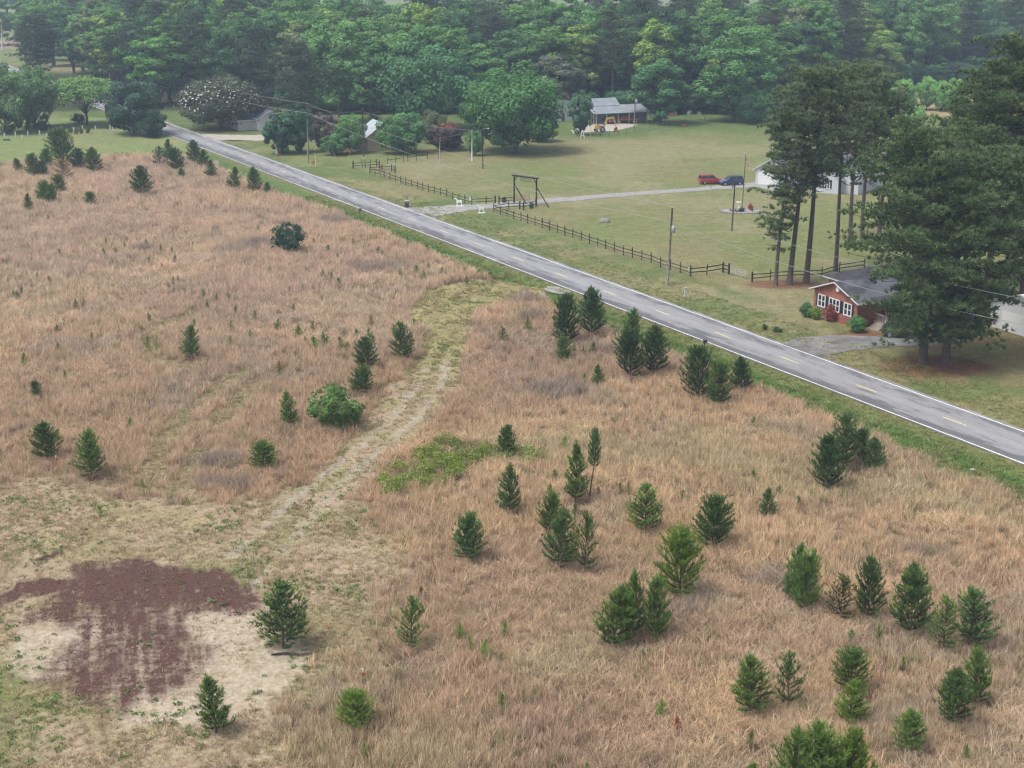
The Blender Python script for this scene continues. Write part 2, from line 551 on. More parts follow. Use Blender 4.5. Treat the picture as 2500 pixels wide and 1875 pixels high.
def axis(segs):
    out = [segs[0][0]]
    for a, b, d0, d1 in segs:
        p = a
        while p < b - 1e-6:
            u = (p - a) / (b - a)
            p = min(b, p + d0 + (d1 - d0) * u)
            out.append(p)
    return np.array(out)
gx = axis([(0, 44, .36, .36), (44, 110, .38, .9), (110, 330, 1.2, 9), (330, 5200, 20, 500)])
gx = np.concatenate([-gx[:0:-1], gx])
gy = axis([(-500, 40, 60, 40), (40, 62, 5, .6), (62, 112, .36, .38), (112, 200, .38, .7), (200, 420, .75, 1.8), (420, 900, 4, 18), (900, 5600, 30, 500)])
GX, GY = np.meshgrid(gx, gy)
GX, GY = GX.ravel(), GY.ravel()
FG = fields(GX, GY)
GZ = ground_z(GX, GY)
nx, ny = len(gx), len(gy)
ii = np.arange(nx * ny).reshape(ny, nx)
quads = np.stack([ii[:-1, :-1], ii[:-1, 1:], ii[1:, 1:], ii[1:, :-1]], -1).reshape(-1, 4)
def np_mesh(name, V, faces, mat=None, attrs=(), smooth=False):
    me = bpy.data.meshes.new(name)
    k = faces.shape[1]
    me.vertices.add(len(V))
    me.vertices.foreach_set('co', np.ascontiguousarray(V, np.float32).ravel())
    me.loops.add(faces.size)
    me.loops.foreach_set('vertex_index', np.ascontiguousarray(faces, np.int32).ravel())
    me.polygons.add(len(faces))
    me.polygons.foreach_set('loop_start', np.arange(0, faces.size, k, dtype=np.int32))
    if smooth:
        me.polygons.foreach_set('use_smooth', np.ones(len(faces), bool))
    for an, typ, data in attrs:
        a = me.attributes.new(an, typ, 'POINT')
        a.data.foreach_set({'FLOAT': 'value', 'INT': 'value', 'FLOAT_COLOR': 'color', 'FLOAT_VECTOR': 'vector'}[typ],
                           np.ascontiguousarray(data, np.int32 if typ == 'INT' else np.float32).ravel())
    if mat:
        me.materials.append(mat)
    me.update(calc_edges=True)
    return me

def rgba(c):
    return np.concatenate([c, np.ones((len(c), 1))], 1)

g = NT('ground')
p = g.pos()
base = g.attr('base')
fine = g.noise(p, 2.6, 4, 0.7)
mid = g.noise(p, 0.55, 3, 0.6)
col = g.mix(1.0, base, g.ramp(fine, [(0.28, 0.62), (0.72, 1.40)]), 'MULTIPLY')
col = g.mix(1.0, col, g.ramp(mid, [(0.3, 0.86), (0.7, 1.14)]), 'MULTIPLY')
hay = g.noise(p, 1.1, 4, 0.75, 0.6)
col = g.mix(g.math('MULTIPLY', g.ramp(hay, [(0.56, 0.0), (0.70, 1.0)]), 0.35), col, (0.40, 0.33, 0.19))
sn = g.noise(p, 0.8, 4, 0.65)
sm = g.attr('sand', out='Fac')
sf = g.math('ADD', g.math('MULTIPLY', sm, 0.92), g.math('MULTIPLY_ADD', sn, 3.0, -1.5))
sf = g.math('MULTIPLY', g.ramp(sf, [(0.10, 0.0), (1.05, 1.0)]), g.ramp(sm, [(0.03, 0.0), (0.75, 1.0)]))
sandc = g.mix(g.ramp(fine, [(0.35, 0.0), (0.65, 1.0)]), (0.315, 0.255, 0.185), (0.50, 0.425, 0.33))
col = g.mix(g.math('MULTIPLY', sf, 0.92), col, sandc)
# mulch, dragged in streaks towards the camera
rot = g.new('ShaderNodeMapping')
g.put(rot.inputs['Vector'], p)
rot.inputs['Rotation'].default_value = (0, 0, R(-16))
stq = g.noise(g.scale(rot.outputs[0], (1.0, 0.09, 1)), 1.15, 4, 0.6, 0.25)
stq2 = g.noise(p, 1.1, 5, 0.75)
mm = g.attr('mulch', out='Fac')
mf = g.math('ADD', g.math('MULTIPLY', mm, 0.90), g.math('MULTIPLY_ADD', stq, 2.3, -1.15))
mf = g.math('ADD', mf, g.math('MULTIPLY_ADD', stq2, 2.6, -1.3))
mf = g.math('MULTIPLY', g.ramp(mf, [(0.05, 0.0), (1.05, 1.0)]), g.ramp(mm, [(0.02, 0.0), (0.8, 1.0)]))
chips = g.noise(p, 7.0, 4, 0.75)
mulc = g.ramp(chips, [(0.28, (0.056, 0.029, 0.024)), (0.52, (0.098, 0.052, 0.043)), (0.74, (0.190, 0.118, 0.092))])
col = g.mix(mf, col, mulc)
bh = g.math('MULTIPLY_ADD', fine, 0.7, g.math('MULTIPLY', g.noise(p, 9, 2), 0.4))
M['ground'] = g.finish(col, 0.97, g.bump(bh, 0.9, 0.16), 0.08)

GC = ground_col(GX, GY, FG)
me = np_mesh('ground', np.stack([GX, GY, GZ], 1), quads, M['ground'],
             [('base', 'FLOAT_COLOR', rgba(GC)), ('sand', 'FLOAT', FG['sand']), ('mulch', 'FLOAT', FG['mulch'])], True)
tag(link('ground', me), kind='structure')

# ------------------------------------------------------------------ the road, its lines and the drives
rd = NT('asphalt')
o = rd.obj()
a1 = rd.noise(rd.scale(o, (0.06, 0.85, 1)), 1.0, 4, 0.6, 0.5)
a2 = rd.noise(rd.scale(o, (0.30, 1.3, 1)), 0.9, 4, 0.65, 0.4)
a3 = rd.noise(o, 22, 2, 0.6)
sepy = rd.new('ShaderNodeSeparateXYZ')
rd.put(sepy.inputs[0], o)
lane = rd.math('ABSOLUTE', sepy.outputs['Y'])
f = rd.math('ADD', rd.math('MULTIPLY', a1, 0.5), rd.math('MULTIPLY', a2, 0.62))
f = rd.math('ADD', f, rd.math('MULTIPLY', rd.ramp(rd.math('DIVIDE', lane, 4.0), [(0.0, 0.22), (0.28, 0.10), (0.62, 0.0), (1.0, 0.0)]), 1.0))
f = rd.math('ADD', f, rd.math('MULTIPLY', sepy.outputs['Y'], -0.016))
rc = rd.ramp(f, [(0.50, (0.125, 0.124, 0.128)), (0.575, (0.162, 0.161, 0.166)), (0.605, (0.236, 0.234, 0.238)), (0.80, (0.300, 0.297, 0.300))])
rc = rd.mix(1.0, rc, rd.ramp(a3, [(0.3, 0.86), (0.7, 1.14)]), 'MULTIPLY')
crk = rd.noise(rd.scale(o, (0.25, 1.0, 1)), 1.7, 5, 0.7, 1.5)
rc = rd.mix(rd.math('MULTIPLY', rd.ramp(rd.math('ABSOLUTE', rd.math('SUBTRACT', crk, 0.5)), [(0.0, 1.0), (0.012, 0.0)]), 0.55), rc, (0.07, 0.07, 0.08))
M['asphalt'] = rd.finish(rc, 0.9, rd.bump(a3, 0.15, 0.01), 0.25)
def worn(name, col, gone, amount):
    t = NT(name)
    n = t.noise(t.obj(), 3.0, 4, 0.75)
    return t.finish(t.mix(t.ramp(n, [(0.48, 0.0), (0.62, amount)]), col, gone), 0.75, None, 0.25)
M['line_white'] = worn('white_road_paint', (0.80, 0.80, 0.78), (0.42, 0.42, 0.42), 0.55)
M['line_yellow'] = worn('yellow_road_paint', (0.78, 0.62, 0.24), (0.40, 0.37, 0.28), 0.5)

def strip(name, s0, s1, t0, t1, z, mat, step=3.0, rag=0.0, seed=0, parent=None):
    """a sheet lying along the road; its own x axis follows the road"""
    n = max(2, int((s1 - s0) / step))
    ss = np.linspace(s0, s1, n + 1)
    e0 = t0 + (vn(ss, ss * 0 + seed, 2.2, seed) - .5) * rag
    e1 = t1 + (vn(ss, ss * 0 + seed + 40, 2.2, seed + 1) - .5) * rag
    m = 4
    V, Fc = [], []
    for i in range(n + 1):
        for k in range(m + 1):
            tt = e0[i] + (e1[i] - e0[i]) * k / m
            V.append((ss[i] - s0, -tt, z))
    for i in range(n):
        for k in range(m):
            q = i * (m + 1) + k
            Fc.append((q, q + m + 1, q + m + 2, q + 1))
    me = np_mesh(name, np.array(V), np.array(Fc)[:, ::-1], mat)
    x0, y0 = xy(s0, 0)
    ob = link(name, me, parent, (x0, y0, 0), ROAD_RZ)
    return ob
road = tag(strip('road', -60, 1500, -3.75, 3.95, 0.035, M['asphalt'], 0.8, 0.35, 3), kind='structure')
for nm, tt in (('edge_line', -3.42), ('edge_line', 3.38)):
    strip(nm, 0, 1560, tt - .075, tt + .075, 0.043, M['line_white'], 0.5, 0.03, 5 if tt < 0 else 9, road).location = (0, 0, 0)
for o_ in road.children:
    o_.rotation_euler = (0, 0, 0)
s_first = st(*at(2304.7, 1018))[0] + 60          # dashes lie every 12.19 m in front of the first one we can measure
dash = None
k0 = -int(s_first // 12.19)
for k in range(k0, 60):
    s_ = s_first + 12.19 * k
    if dash is None:
        b = MB().box(0, 3.05, -.075, .075, 0.043, 0.0445)
        dash = b.mesh('centre_dash', M['line_yellow'])
    link('centre_dash', dash, road, (s_ - 3.05, 0.0, 0))

def flat(name, poly, z, mat, kind='structure', sub=True):
    """a thin sheet with a ragged edge laid on the ground"""
    P = np.array(poly)
    out = []
    n = len(P)
    for i in range(n):
        a, b = P[i], P[(i + 1) % n]
        L = np.hypot(*(b - a))
        m = max(1, int(L / 0.8))
        for k in range(m):
            q = a + (b - a) * k / m
            r = (vn(np.array([q[0]]), np.array([q[1]]), 1.3, 77)[0] - .5) * .8
            r2 = (vn(np.array([q[0]]), np.array([q[1]]), 1.3, 79)[0] - .5) * .8
            out.append((q[0] + r, q[1] + r2))
    import bmesh
    bm = bmesh.new()
    vs_ = [bm.verts.new((a, b, 0)) for a, b in out]
    fc = bm.faces.new(vs_)
    bmesh.ops.triangulate(bm, faces=[fc])
    bmesh.ops.subdivide_edges(bm, edges=bm.edges[:], cuts=3, use_grid_fill=True)
    me = bpy.data.meshes.new(name)
    bm.to_mesh(me)
    bm.free()
    co = np.zeros(len(me.vertices) * 3, np.float32)
    me.vertices.foreach_get('co', co)
    co = co.reshape(-1, 3)
    co[:, 2] = np.maximum(ground_z(co[:, 0], co[:, 1]), -0.07) + z
    me.vertices.foreach_set('co', co.ravel())
    me.materials.append(mat)
    me.update()
    return tag(link(name, me), kind=kind)
def loose(name, a, b, c, sc=1.2, fine_sc=9):
    t = NT(name)
    p_ = t.pos()
    n1, n2 = t.noise(p_, sc, 4, 0.7), t.noise(p_, fine_sc, 3, 0.7)
    cc = t.ramp(t.math('MULTIPLY_ADD', n1, 0.6, t.math('MULTIPLY', n2, 0.4)), [(0.35, a), (0.5, b), (0.66, c)])
    return t.finish(cc, 0.95, t.bump(n2, 0.5, 0.05), 0.1)
M['gravel'] = loose('gravel', (0.20, 0.19, 0.16), (0.30, 0.29, 0.275), (0.37, 0.36, 0.35))
M['old_drive'] = loose('old_drive', (0.10, 0.10, 0.108), (0.19, 0.185, 0.185), (0.36, 0.335, 0.295), 0.35)
M['sand_drive'] = loose('sand_drive', (0.30, 0.265, 0.21), (0.40, 0.365, 0.31), (0.46, 0.43, 0.385), 0.5)
flat('gravel_drive', GRAVEL, 0.05, M['gravel'])
flat('cracked_drive', DRIVE, 0.058, M['old_drive'])
flat('dirt_drive', DIRTDRIVE, 0.06, M['sand_drive'])
flat('gravel_apron', APRON, 0.06, M['sand_drive'])
flat('gravel_culvert', CULV, 0.06, M['gravel'])

# ------------------------------------------------------------------ grass: tufts scattered over the field, verges and cut ground
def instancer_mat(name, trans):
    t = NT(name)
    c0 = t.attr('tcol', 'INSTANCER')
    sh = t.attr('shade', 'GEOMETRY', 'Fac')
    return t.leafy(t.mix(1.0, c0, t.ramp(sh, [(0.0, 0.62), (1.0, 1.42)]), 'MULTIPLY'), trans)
M['blade'] = instancer_mat('grass_blade', 0.35)

def tuft(name, seed, n, spread, h0, h1, w, lean, seg=2):
    rg = np.random.default_rng(seed)
    V, Fc, S = [], [], []
    for i in range(n):
        a, r = rg.uniform(0, 6.283), spread * math.sqrt(rg.random())
        bx, by = r * math.cos(a), r * math.sin(a)
        h = rg.uniform(h0, h1)
        la, lm = rg.normal(a, 1.0), abs(rg.normal(lean, lean * .5))
        dx, dy = math.cos(la) * lm * h, math.sin(la) * lm * h
        fa = rg.uniform(0, 3.1416)
        wx_, wy_ = math.cos(fa) * w / 2, math.sin(fa) * w / 2
        sh = rg.random()
        o_ = len(V)
        V += [(bx - wx_, by - wy_, -.03), (bx + wx_, by + wy_, -.03),
              (bx + dx * .35 - wx_ * .8, by + dy * .35 - wy_ * .8, h * .6), (bx + dx * .35 + wx_ * .8, by + dy * .35 + wy_ * .8, h * .6),
              (bx + dx - wx_ * .25, by + dy - wy_ * .25, h), (bx + dx + wx_ * .25, by + dy + wy_ * .25, h)]
        Fc += [(o_, o_ + 1, o_ + 3, o_ + 2), (o_ + 2, o_ + 3, o_ + 5, o_ + 4)]
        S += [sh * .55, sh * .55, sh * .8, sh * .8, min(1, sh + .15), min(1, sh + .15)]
    return np_mesh(name, np.array(V), np.array(Fc), M['blade'], [('shade', 'FLOAT', np.array(S))])
def leafy_tuft(name, seed, n, rad, h, leaf):
    rg = np.random.default_rng(seed)
    V, Fc, S = [], [], []
    for i in range(n):
        a, r = rg.uniform(0, 6.283), rad * math.sqrt(rg.random())
        c = np.array([r * math.cos(a), r * math.sin(a), h * (1 - .5 * (r / rad) ** 2) * rg.uniform(.35, 1)])
        nrm = rg.normal(0, .6, 3) + np.array([0, 0, .9])
        nrm /= np.linalg.norm(nrm)
        tv = np.cross(nrm, rg.normal(0, 1, 3))
        tv /= np.linalg.norm(tv)
        bv = np.cross(nrm, tv)
        l = leaf * rg.uniform(.6, 1.3)
        o_ = len(V)
        V += [tuple(c + tv * l), tuple(c + bv * l * .55), tuple(c - tv * l), tuple(c - bv * l * .55)]
        Fc.append((o_, o_ + 1, o_ + 2, o_ + 3))
        S += [rg.random() * (.4 + .6 * c[2] / h)] * 4
    return np_mesh(name, np.array(V), np.array(Fc), M['blade'], [('shade', 'FLOAT', np.array(S))])

def proto_set(name, meshes):
    col_ = bpy.data.collections.new(name)
    for i, me_ in enumerate(meshes):
        ob = bpy.data.objects.new(me_.name, me_)
        col_.objects.link(ob)
    return col_
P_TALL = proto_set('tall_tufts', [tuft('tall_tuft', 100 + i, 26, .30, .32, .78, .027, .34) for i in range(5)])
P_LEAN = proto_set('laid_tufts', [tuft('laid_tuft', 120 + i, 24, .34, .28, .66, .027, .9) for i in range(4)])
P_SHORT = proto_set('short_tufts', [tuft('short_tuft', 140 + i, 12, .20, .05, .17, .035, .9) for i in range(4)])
P_BUSHY = proto_set('leafy_tufts', [leafy_tuft('leafy_tuft', 160 + i, 46, .5, .75, .085) for i in range(4)])
P_WEED = proto_set('weed_tufts', [leafy_tuft('weed_tuft', 180 + i, 16, .17, .16, .06) for i in range(3)])

def scatter(name, x, y, col_, scl, proto, label, seed, lean=None):
    rg = np.random.default_rng(seed)
    N = len(x)
    z = ground_z(x, y)
    rot = np.zeros((N, 3))
    rot[:, 2] = rg.uniform(0, 6.283, N)
    if lean is not None:
        rot[:, 0], rot[:, 1] = lean
    me_ = bpy.data.meshes.new(name)
    me_.vertices.add(N)
    me_.vertices.foreach_set('co', np.stack([x, y, z], 1).astype(np.float32).ravel())
    for an, typ, fld, d in (('idx', 'INT', 'value', rg.integers(0, len(proto.objects), N).astype(np.int32)), ('scl', 'FLOAT', 'value', scl.astype(np.float32)),
                            ('rot', 'FLOAT_VECTOR', 'vector', rot.astype(np.float32)), ('tcol', 'FLOAT_COLOR', 'color', rgba(col_).astype(np.float32))):
        at_ = me_.attributes.new(an, typ, 'POINT')
        at_.data.foreach_set(fld, d.ravel())
    ng = bpy.data.node_groups.new(name, 'GeometryNodeTree')
    ng.interface.new_socket('Geometry', in_out='INPUT', socket_type='NodeSocketGeometry')
    ng.interface.new_socket('Geometry', in_out='OUTPUT', socket_type='NodeSocketGeometry')
    N_, L_ = ng.nodes, ng.links
    gi, go = N_.new('NodeGroupInput'), N_.new('NodeGroupOutput')
    iop, ci = N_.new('GeometryNodeInstanceOnPoints'), N_.new('GeometryNodeCollectionInfo')
    ci.inputs['Collection'].default_value = proto
    ci.inputs['Separate Children'].default_value = True
    ci.inputs['Reset Children'].default_value = True
    def na(nm, typ):
        q = N_.new('GeometryNodeInputNamedAttribute')
        q.data_type = typ
        q.inputs['Name'].default_value = nm
        return [s_ for s_ in q.outputs if s_.enabled and s_.name == 'Attribute'][0]
    L_.new(gi.outputs[0], iop.inputs['Points'])
    L_.new(ci.outputs[0], iop.inputs['Instance'])
    iop.inputs['Pick Instance'].default_value = True
    L_.new(na('idx', 'INT'), iop.inputs['Instance Index'])
    L_.new(na('rot', 'FLOAT_VECTOR'), iop.inputs['Rotation'])
    L_.new(na('scl', 'FLOAT'), iop.inputs['Scale'])
    L_.new(iop.outputs[0], go.inputs[0])
    ob = link(name, me_)
    mod = ob.modifiers.new('scatter', 'NODES')
    mod.node_group = ng
    me_.materials.append(M['blade'])
    return tag(ob, label, 'grass', kind='stuff')

def sample(y0, y1, dens, seed, margin=9):
    """random points over the piece of ground the camera can overlook"""
    rg = np.random.default_rng(seed)
    w = .385 * y1 + margin
    n = int((y1 - y0) * 2 * w * dens)
    x, y = rg.uniform(-w, w, n), rg.uniform(y0, y1, n)
    k = np.abs(x) < .385 * y + margin
    return x[k], y[k], rg

BUSHY_A = PX([T(1, 2, a, b) for a, b in [(1120, 760), (1250, 650), (1450, 540), (1640, 430), (1720, 480), (1900, 520), (2100, 560), (2300, 600), (2460, 640), (2300, 690), (1950, 680), (1900, 760), (1880, 900), (1700, 880), (1500, 850), (1300, 880), (1130, 950)]])
def dry_col(x, y, rg):
    N = len(x)
    n1, n2, n3 = fbm(x, y, 16, 81), fbm(x, y, 6, 83), fbm(x, y, 26, 87)
    c = np.tile(np.array([0.580, 0.438, 0.315]), (N, 1))
    c = lerp(c, (0.665, 0.510, 0.340), sst(.46, .62, n1) * .8)                  # straw
    c = lerp(c, (0.520, 0.385, 0.295), sst(.52, .66, n3) * .8)                  # redder broom sedge
    c = lerp(c, (0.505, 0.425, 0.345), sst(.55, .68, n2 * .55 + fbm(x, y, 20, 91) * .45) * .6)    # grey weathered
    c = lerp(c, (0.540, 0.480, 0.310), sst(.57, .68, fbm(x, y, 22, 93)) * .5)   # olive straw
    edge = sst(6, 1.2, np.minimum(np.abs(sdf(x, y, FIELD)), np.abs(sdf(x, y, TRACK))))
    c = lerp(c, (0.610, 0.430, 0.280), edge * .35)                              # orange along the cut edges
    c *= np.array([1.06, 1.045, 1.0])
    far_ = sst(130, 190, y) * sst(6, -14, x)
    c = lerp(c, (0.700, 0.540, 0.415), far_ * (.30 + .4 * fbm(x, y, 24, 99)))   # paler, pinker tone towards the far left of the field
    c *= (.88 + .28 * fbm(x, y, 2.5, 95))[:, None]
    c *= rg.uniform(.84, 1.16, N)[:, None]
    g_ = rg.random(N)
    c[g_ < .03] = np.array([.25, .29, .11])
    c[g_ > .965] = np.array([.24, .17, .12])
    return c
BRIAR = [(at(a, b), r_) for a, b, r_ in ((1275, 735, 3.2), (1300, 775, 3.0), (575, 612, 4.5), (625, 600, 4.0), (905, 655, 4.0), (960, 650, 3.0), (520, 1130, 2.5), (2090, 1000, 2.0), (820, 540, 3.0), (1370, 960, 4.0), (1900, 1420, 2.5), (560, 1180, 2.5), (1480, 860, 2.5), (350, 610, 3), (1650, 1500, 2), (2250, 1350, 2.2))]
def briar(x, y):
    m_ = np.zeros(len(x))
    for (cx, cy_), r_ in BRIAR:
        m_ = np.maximum(m_, sst(1.1, .4, np.hypot((x - cx) / r_, (y - cy_) / (r_ * .9)) + (fbm(x, y, 2.5, 141) - .5) * 1.2))
    return m_
XS, YS, CS, SS = [], [], [], []
XL, YL, CL, SL = [], [], [], []
for (y0, y1, dn, sc, sd) in ((64, 95, 8.0, 1.0, 1), (95, 130, 6.5, 1.05, 2), (130, 180, 4.6, 1.2, 3), (180, 240, 3.2, 1.35, 4), (240, 312, 2.2, 1.55, 5)):
    x, y, rg = sample(y0, y1, dn, sd)
    F_ = fields(x, y)
    hgt = .70 + .55 * fbm(x, y, 7, 97)
    keep = rg.random(len(x)) < F_['tall'] * (1 - .93 * F_['tyre']) * (1 - .8 * sst(-.5, 1.0, sdf(x, y, BUSHY_A))) * (.55 + .45 * sst(.28, .45, fbm(x, y, 3.2, 99)))
    stray = rg.random(len(x)) < .16 * F_['short'] * F_['field'] * (1 - F_['track']) * (1 - np.clip(F_['sand'] + F_['mulch'], 0, 1)) * sst(.40, .62, fbm(x, y, 4, 137)) * 2
    hgt = np.where(stray, hgt * .55, hgt)
    keep |= stray
    x, y, hgt = x[keep], y[keep], hgt[keep]
    laid = fbm(x, y, 9, 101) + rg.normal(0, .06, len(x)) > .60
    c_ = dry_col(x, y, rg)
    br = briar(x, y)
    c_ = lerp(c_, (0.330, 0.275, 0.240), br * rg.uniform(.3, 1, len(x)))
    s_ = sc * hgt * rg.uniform(.7, 1.25, len(x)) * (1 + .3 * br)
    for q, A in ((~laid, (XS, YS, CS, SS)), (laid, (XL, YL, CL, SL))):
        A[0].append(x[q]); A[1].append(y[q]); A[2].append(c_[q]); A[3].append(s_[q])
cat_ = np.concatenate
rgw = np.random.default_rng(5)
n_ = len(cat_(XS))
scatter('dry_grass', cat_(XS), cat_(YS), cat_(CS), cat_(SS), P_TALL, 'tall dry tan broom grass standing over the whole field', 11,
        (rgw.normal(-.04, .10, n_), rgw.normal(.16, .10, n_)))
n_ = len(cat_(XL))
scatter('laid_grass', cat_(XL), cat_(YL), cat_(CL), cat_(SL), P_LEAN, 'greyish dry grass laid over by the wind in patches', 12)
print('tall tufts', len(cat_(XS)), len(cat_(XL)))

# short grass on the cut track, the worn ground round the mulch and the verges
XS, YS, CS, SS = [], [], [], []
for (y0, y1, dn, sc, sd) in ((64, 95, 13, 1.0, 21), (95, 130, 9, 1.1, 22), (130, 185, 6, 1.3, 23), (185, 260, 3.0, 1.5, 24)):
    x, y, rg = sample(y0, y1, dn, sd)
    F_ = fields(x, y)
    cover = np.maximum(F_['short'] * F_['field'], F_['track'])
    verge = (F_['t'] < -3.95) * (F_['t'] > -26) * (1 - F_['field']) * (1 - F_['track'])
    verge2 = (F_['t'] > 4.1) * (F_['t'] < 11)
    bare = 1 - np.clip(F_['sand'] * 1.1 + F_['mulch'] * .9, 0, 1) * (.82 + .18 * sst(.5, .66, fbm(x, y, 2, 131)))
    pr = cover * bare * (.30 + .70 * sst(.34, .58, fbm(x, y, 2.4, 103))) * (1 - .7 * F_['rut']) + verge + .45 * verge2 + .5 * F_['tall'] * F_['tyre']
    keep = rg.random(len(x)) < pr
    x, y = x[keep], y[keep]
    cov, vg, tt = cover[keep], (verge + verge2)[keep], F_['t'][keep]
    c_ = np.tile(np.array([0.470, 0.370, 0.245]), (len(x), 1))
    c_ = lerp(c_, (0.300, 0.265, 0.130), np.maximum(sst(.46, .62, fbm(x, y, 3, 107)) * .7, sst(140, 152, y) * .8))
    c_ = lerp(c_, (0.190, 0.250, 0.080), sst(.60, .70, fbm(x, y, 4, 109)) * .8)
    c_ = lerp(c_, (0.30, 0.31, 0.115), sst(-24, -31, x + 3 * fbm(x, y, 3, 5)) * sst(88, 78, y) * .75)
    vc = lerp(np.tile(np.array([0.300, 0.320, 0.125]), (len(x), 1)), (0.190, 0.285, 0.085), sst(2.6, 1.0, np.abs(tt + 7.6)) * .9)
    vc = lerp(vc, (0.370, 0.325, 0.160), sst(.5, .64, fbm(x, y, 5, 113)) * .6)
    c_ = lerp(c_, vc, np.clip(vg, 0, 1))
    c_ *= rg.uniform(.7, 1.3, len(x))[:, None]
    XS.append(x); YS.append(y); CS.append(c_)
    SS.append(sc * rg.uniform(.7, 1.35, len(x)) * (1 + .7 * sst(2.2, .8, np.abs(tt + 7.6)) * vg))
scatter('short_grass', cat_(XS), cat_(YS), cat_(CS), cat_(SS), P_SHORT, 'short straw and green grass on cut track, worn ground and verges', 13)
print('short tufts', len(cat_(XS)))

# clods and chips lying on the mulched ground
def clod(name, seed):
    b = MB().blob((0, 0, .02), .10, .08, .06, seed, 6, .45)
    me_ = b.mesh(name, M['blade'])
    at2 = me_.attributes.new('shade', 'FLOAT', 'POINT')
    at2.data.foreach_set('value', np.full(len(me_.vertices), .45, np.float32))
    return me_
P_CLOD = proto_set('clods', [clod('clod', 190 + i) for i in range(3)])
x, y, rg = sample(70, 102, 7.0, 35)
F_ = fields(x, y)
k = rg.random(len(x)) < np.clip(F_['mulch'], 0, 1) * (.25 + .75 * sst(.45, .62, fbm(x, y, 1.5, 145)))
x, y = x[k], y[k]
c_ = np.where((rg.random(len(x)) < .82)[:, None], np.array([.17, .095, .080]), np.array([.40, .31, .235])) * rg.uniform(.75, 1.3, len(x))[:, None]
ob = scatter('soil_clods', x, y, c_, rg.uniform(.25, .75, len(x)), P_CLOD, 'loose dark clods and wood chips on the mulched ground', 16)
ob['category'] = 'clods'

# the bright green bramble patch and low weeds
x, y, rg = sample(95, 140, 4.5, 31)
k = sdf(x, y, BUSHY_A) + (fbm(x, y, 3, 117) - .5) * 4 > .1
k &= fbm(x, y, 1.6, 119) > .42
x, y = x[k], y[k]
c_ = np.tile(np.array([0.215, 0.285, 0.060]), (len(x), 1)) * rg.uniform(.7, 1.35, len(x))[:, None]
ob = scatter('bramble_patch', x, y, c_, rg.uniform(.8, 1.35, len(x)), P_BUSHY, 'low bright green bramble patch in the dry grass beside the track', 14)
ob['category'] = 'bramble'
x, y, rg = sample(66, 112, .9, 33)
F_ = fields(x, y)
k = rg.random(len(x)) < F_['short'] * F_['field'] * sst(.5, .66, fbm(x, y, 4, 109)) * (1 - .5 * F_['mulch'])
x, y = x[k], y[k]
c_ = np.tile(np.array([0.16, 0.25, 0.075]), (len(x), 1)) * rg.uniform(.7, 1.3, len(x))[:, None]
ob = scatter('low_weeds', x, y, c_, rg.uniform(.8, 1.8, len(x)), P_WEED, 'small green weeds dotted over the worn ground near the mulch', 15)
ob['category'] = 'weeds'

# ------------------------------------------------------------------ trees
def rhombi(c, nrm, size, asp, rg):
    nrm = nrm / (np.linalg.norm(nrm, axis=1, keepdims=True) + 1e-9)
    tv = np.cross(nrm, rg.normal(0, 1, c.shape))
    tv /= np.linalg.norm(tv, axis=1, keepdims=True) + 1e-9
    bv = np.cross(nrm, tv)
    s = size[:, None]
    V = np.stack([c + tv * s, c + bv * s * asp, c - tv * s, c - bv * s * asp], 1).reshape(-1, 3)
    return V, np.arange(len(V)).reshape(-1, 4)
def needles(c, axis_, n, L, w, cone, rg, along=0.0):
    """n needles round each centre, leaning forward along the shoot"""
    N = len(c)
    ax = axis_ / (np.linalg.norm(axis_, axis=1, keepdims=True) + 1e-9)
    c2, a2 = np.repeat(c, n, 0), np.repeat(ax, n, 0)
    rnd = rg.normal(0, 1, c2.shape)
    perp = rnd - a2 * np.sum(rnd * a2, 1, keepdims=True)
    perp /= np.linalg.norm(perp, axis=1, keepdims=True) + 1e-9
    th = rg.uniform(cone[0], cone[1], len(c2))[:, None]
    d = a2 * np.cos(th) + perp * np.sin(th)
    b = c2 + a2 * (rg.uniform(-along, along, len(c2))[:, None])
    side = np.cross(d, rg.normal(0, 1, d.shape))
    side /= np.linalg.norm(side, axis=1, keepdims=True) + 1e-9
    l = (L * rg.uniform(.7, 1.2, len(c2)))[:, None]
    V = np.stack([b - side * w / 2, b + side * w / 2, b + d * l], 1).reshape(-1, 3)
    return V, np.arange(len(V)).reshape(-1, 3)
UP = np.array([0, 0, 1.0])

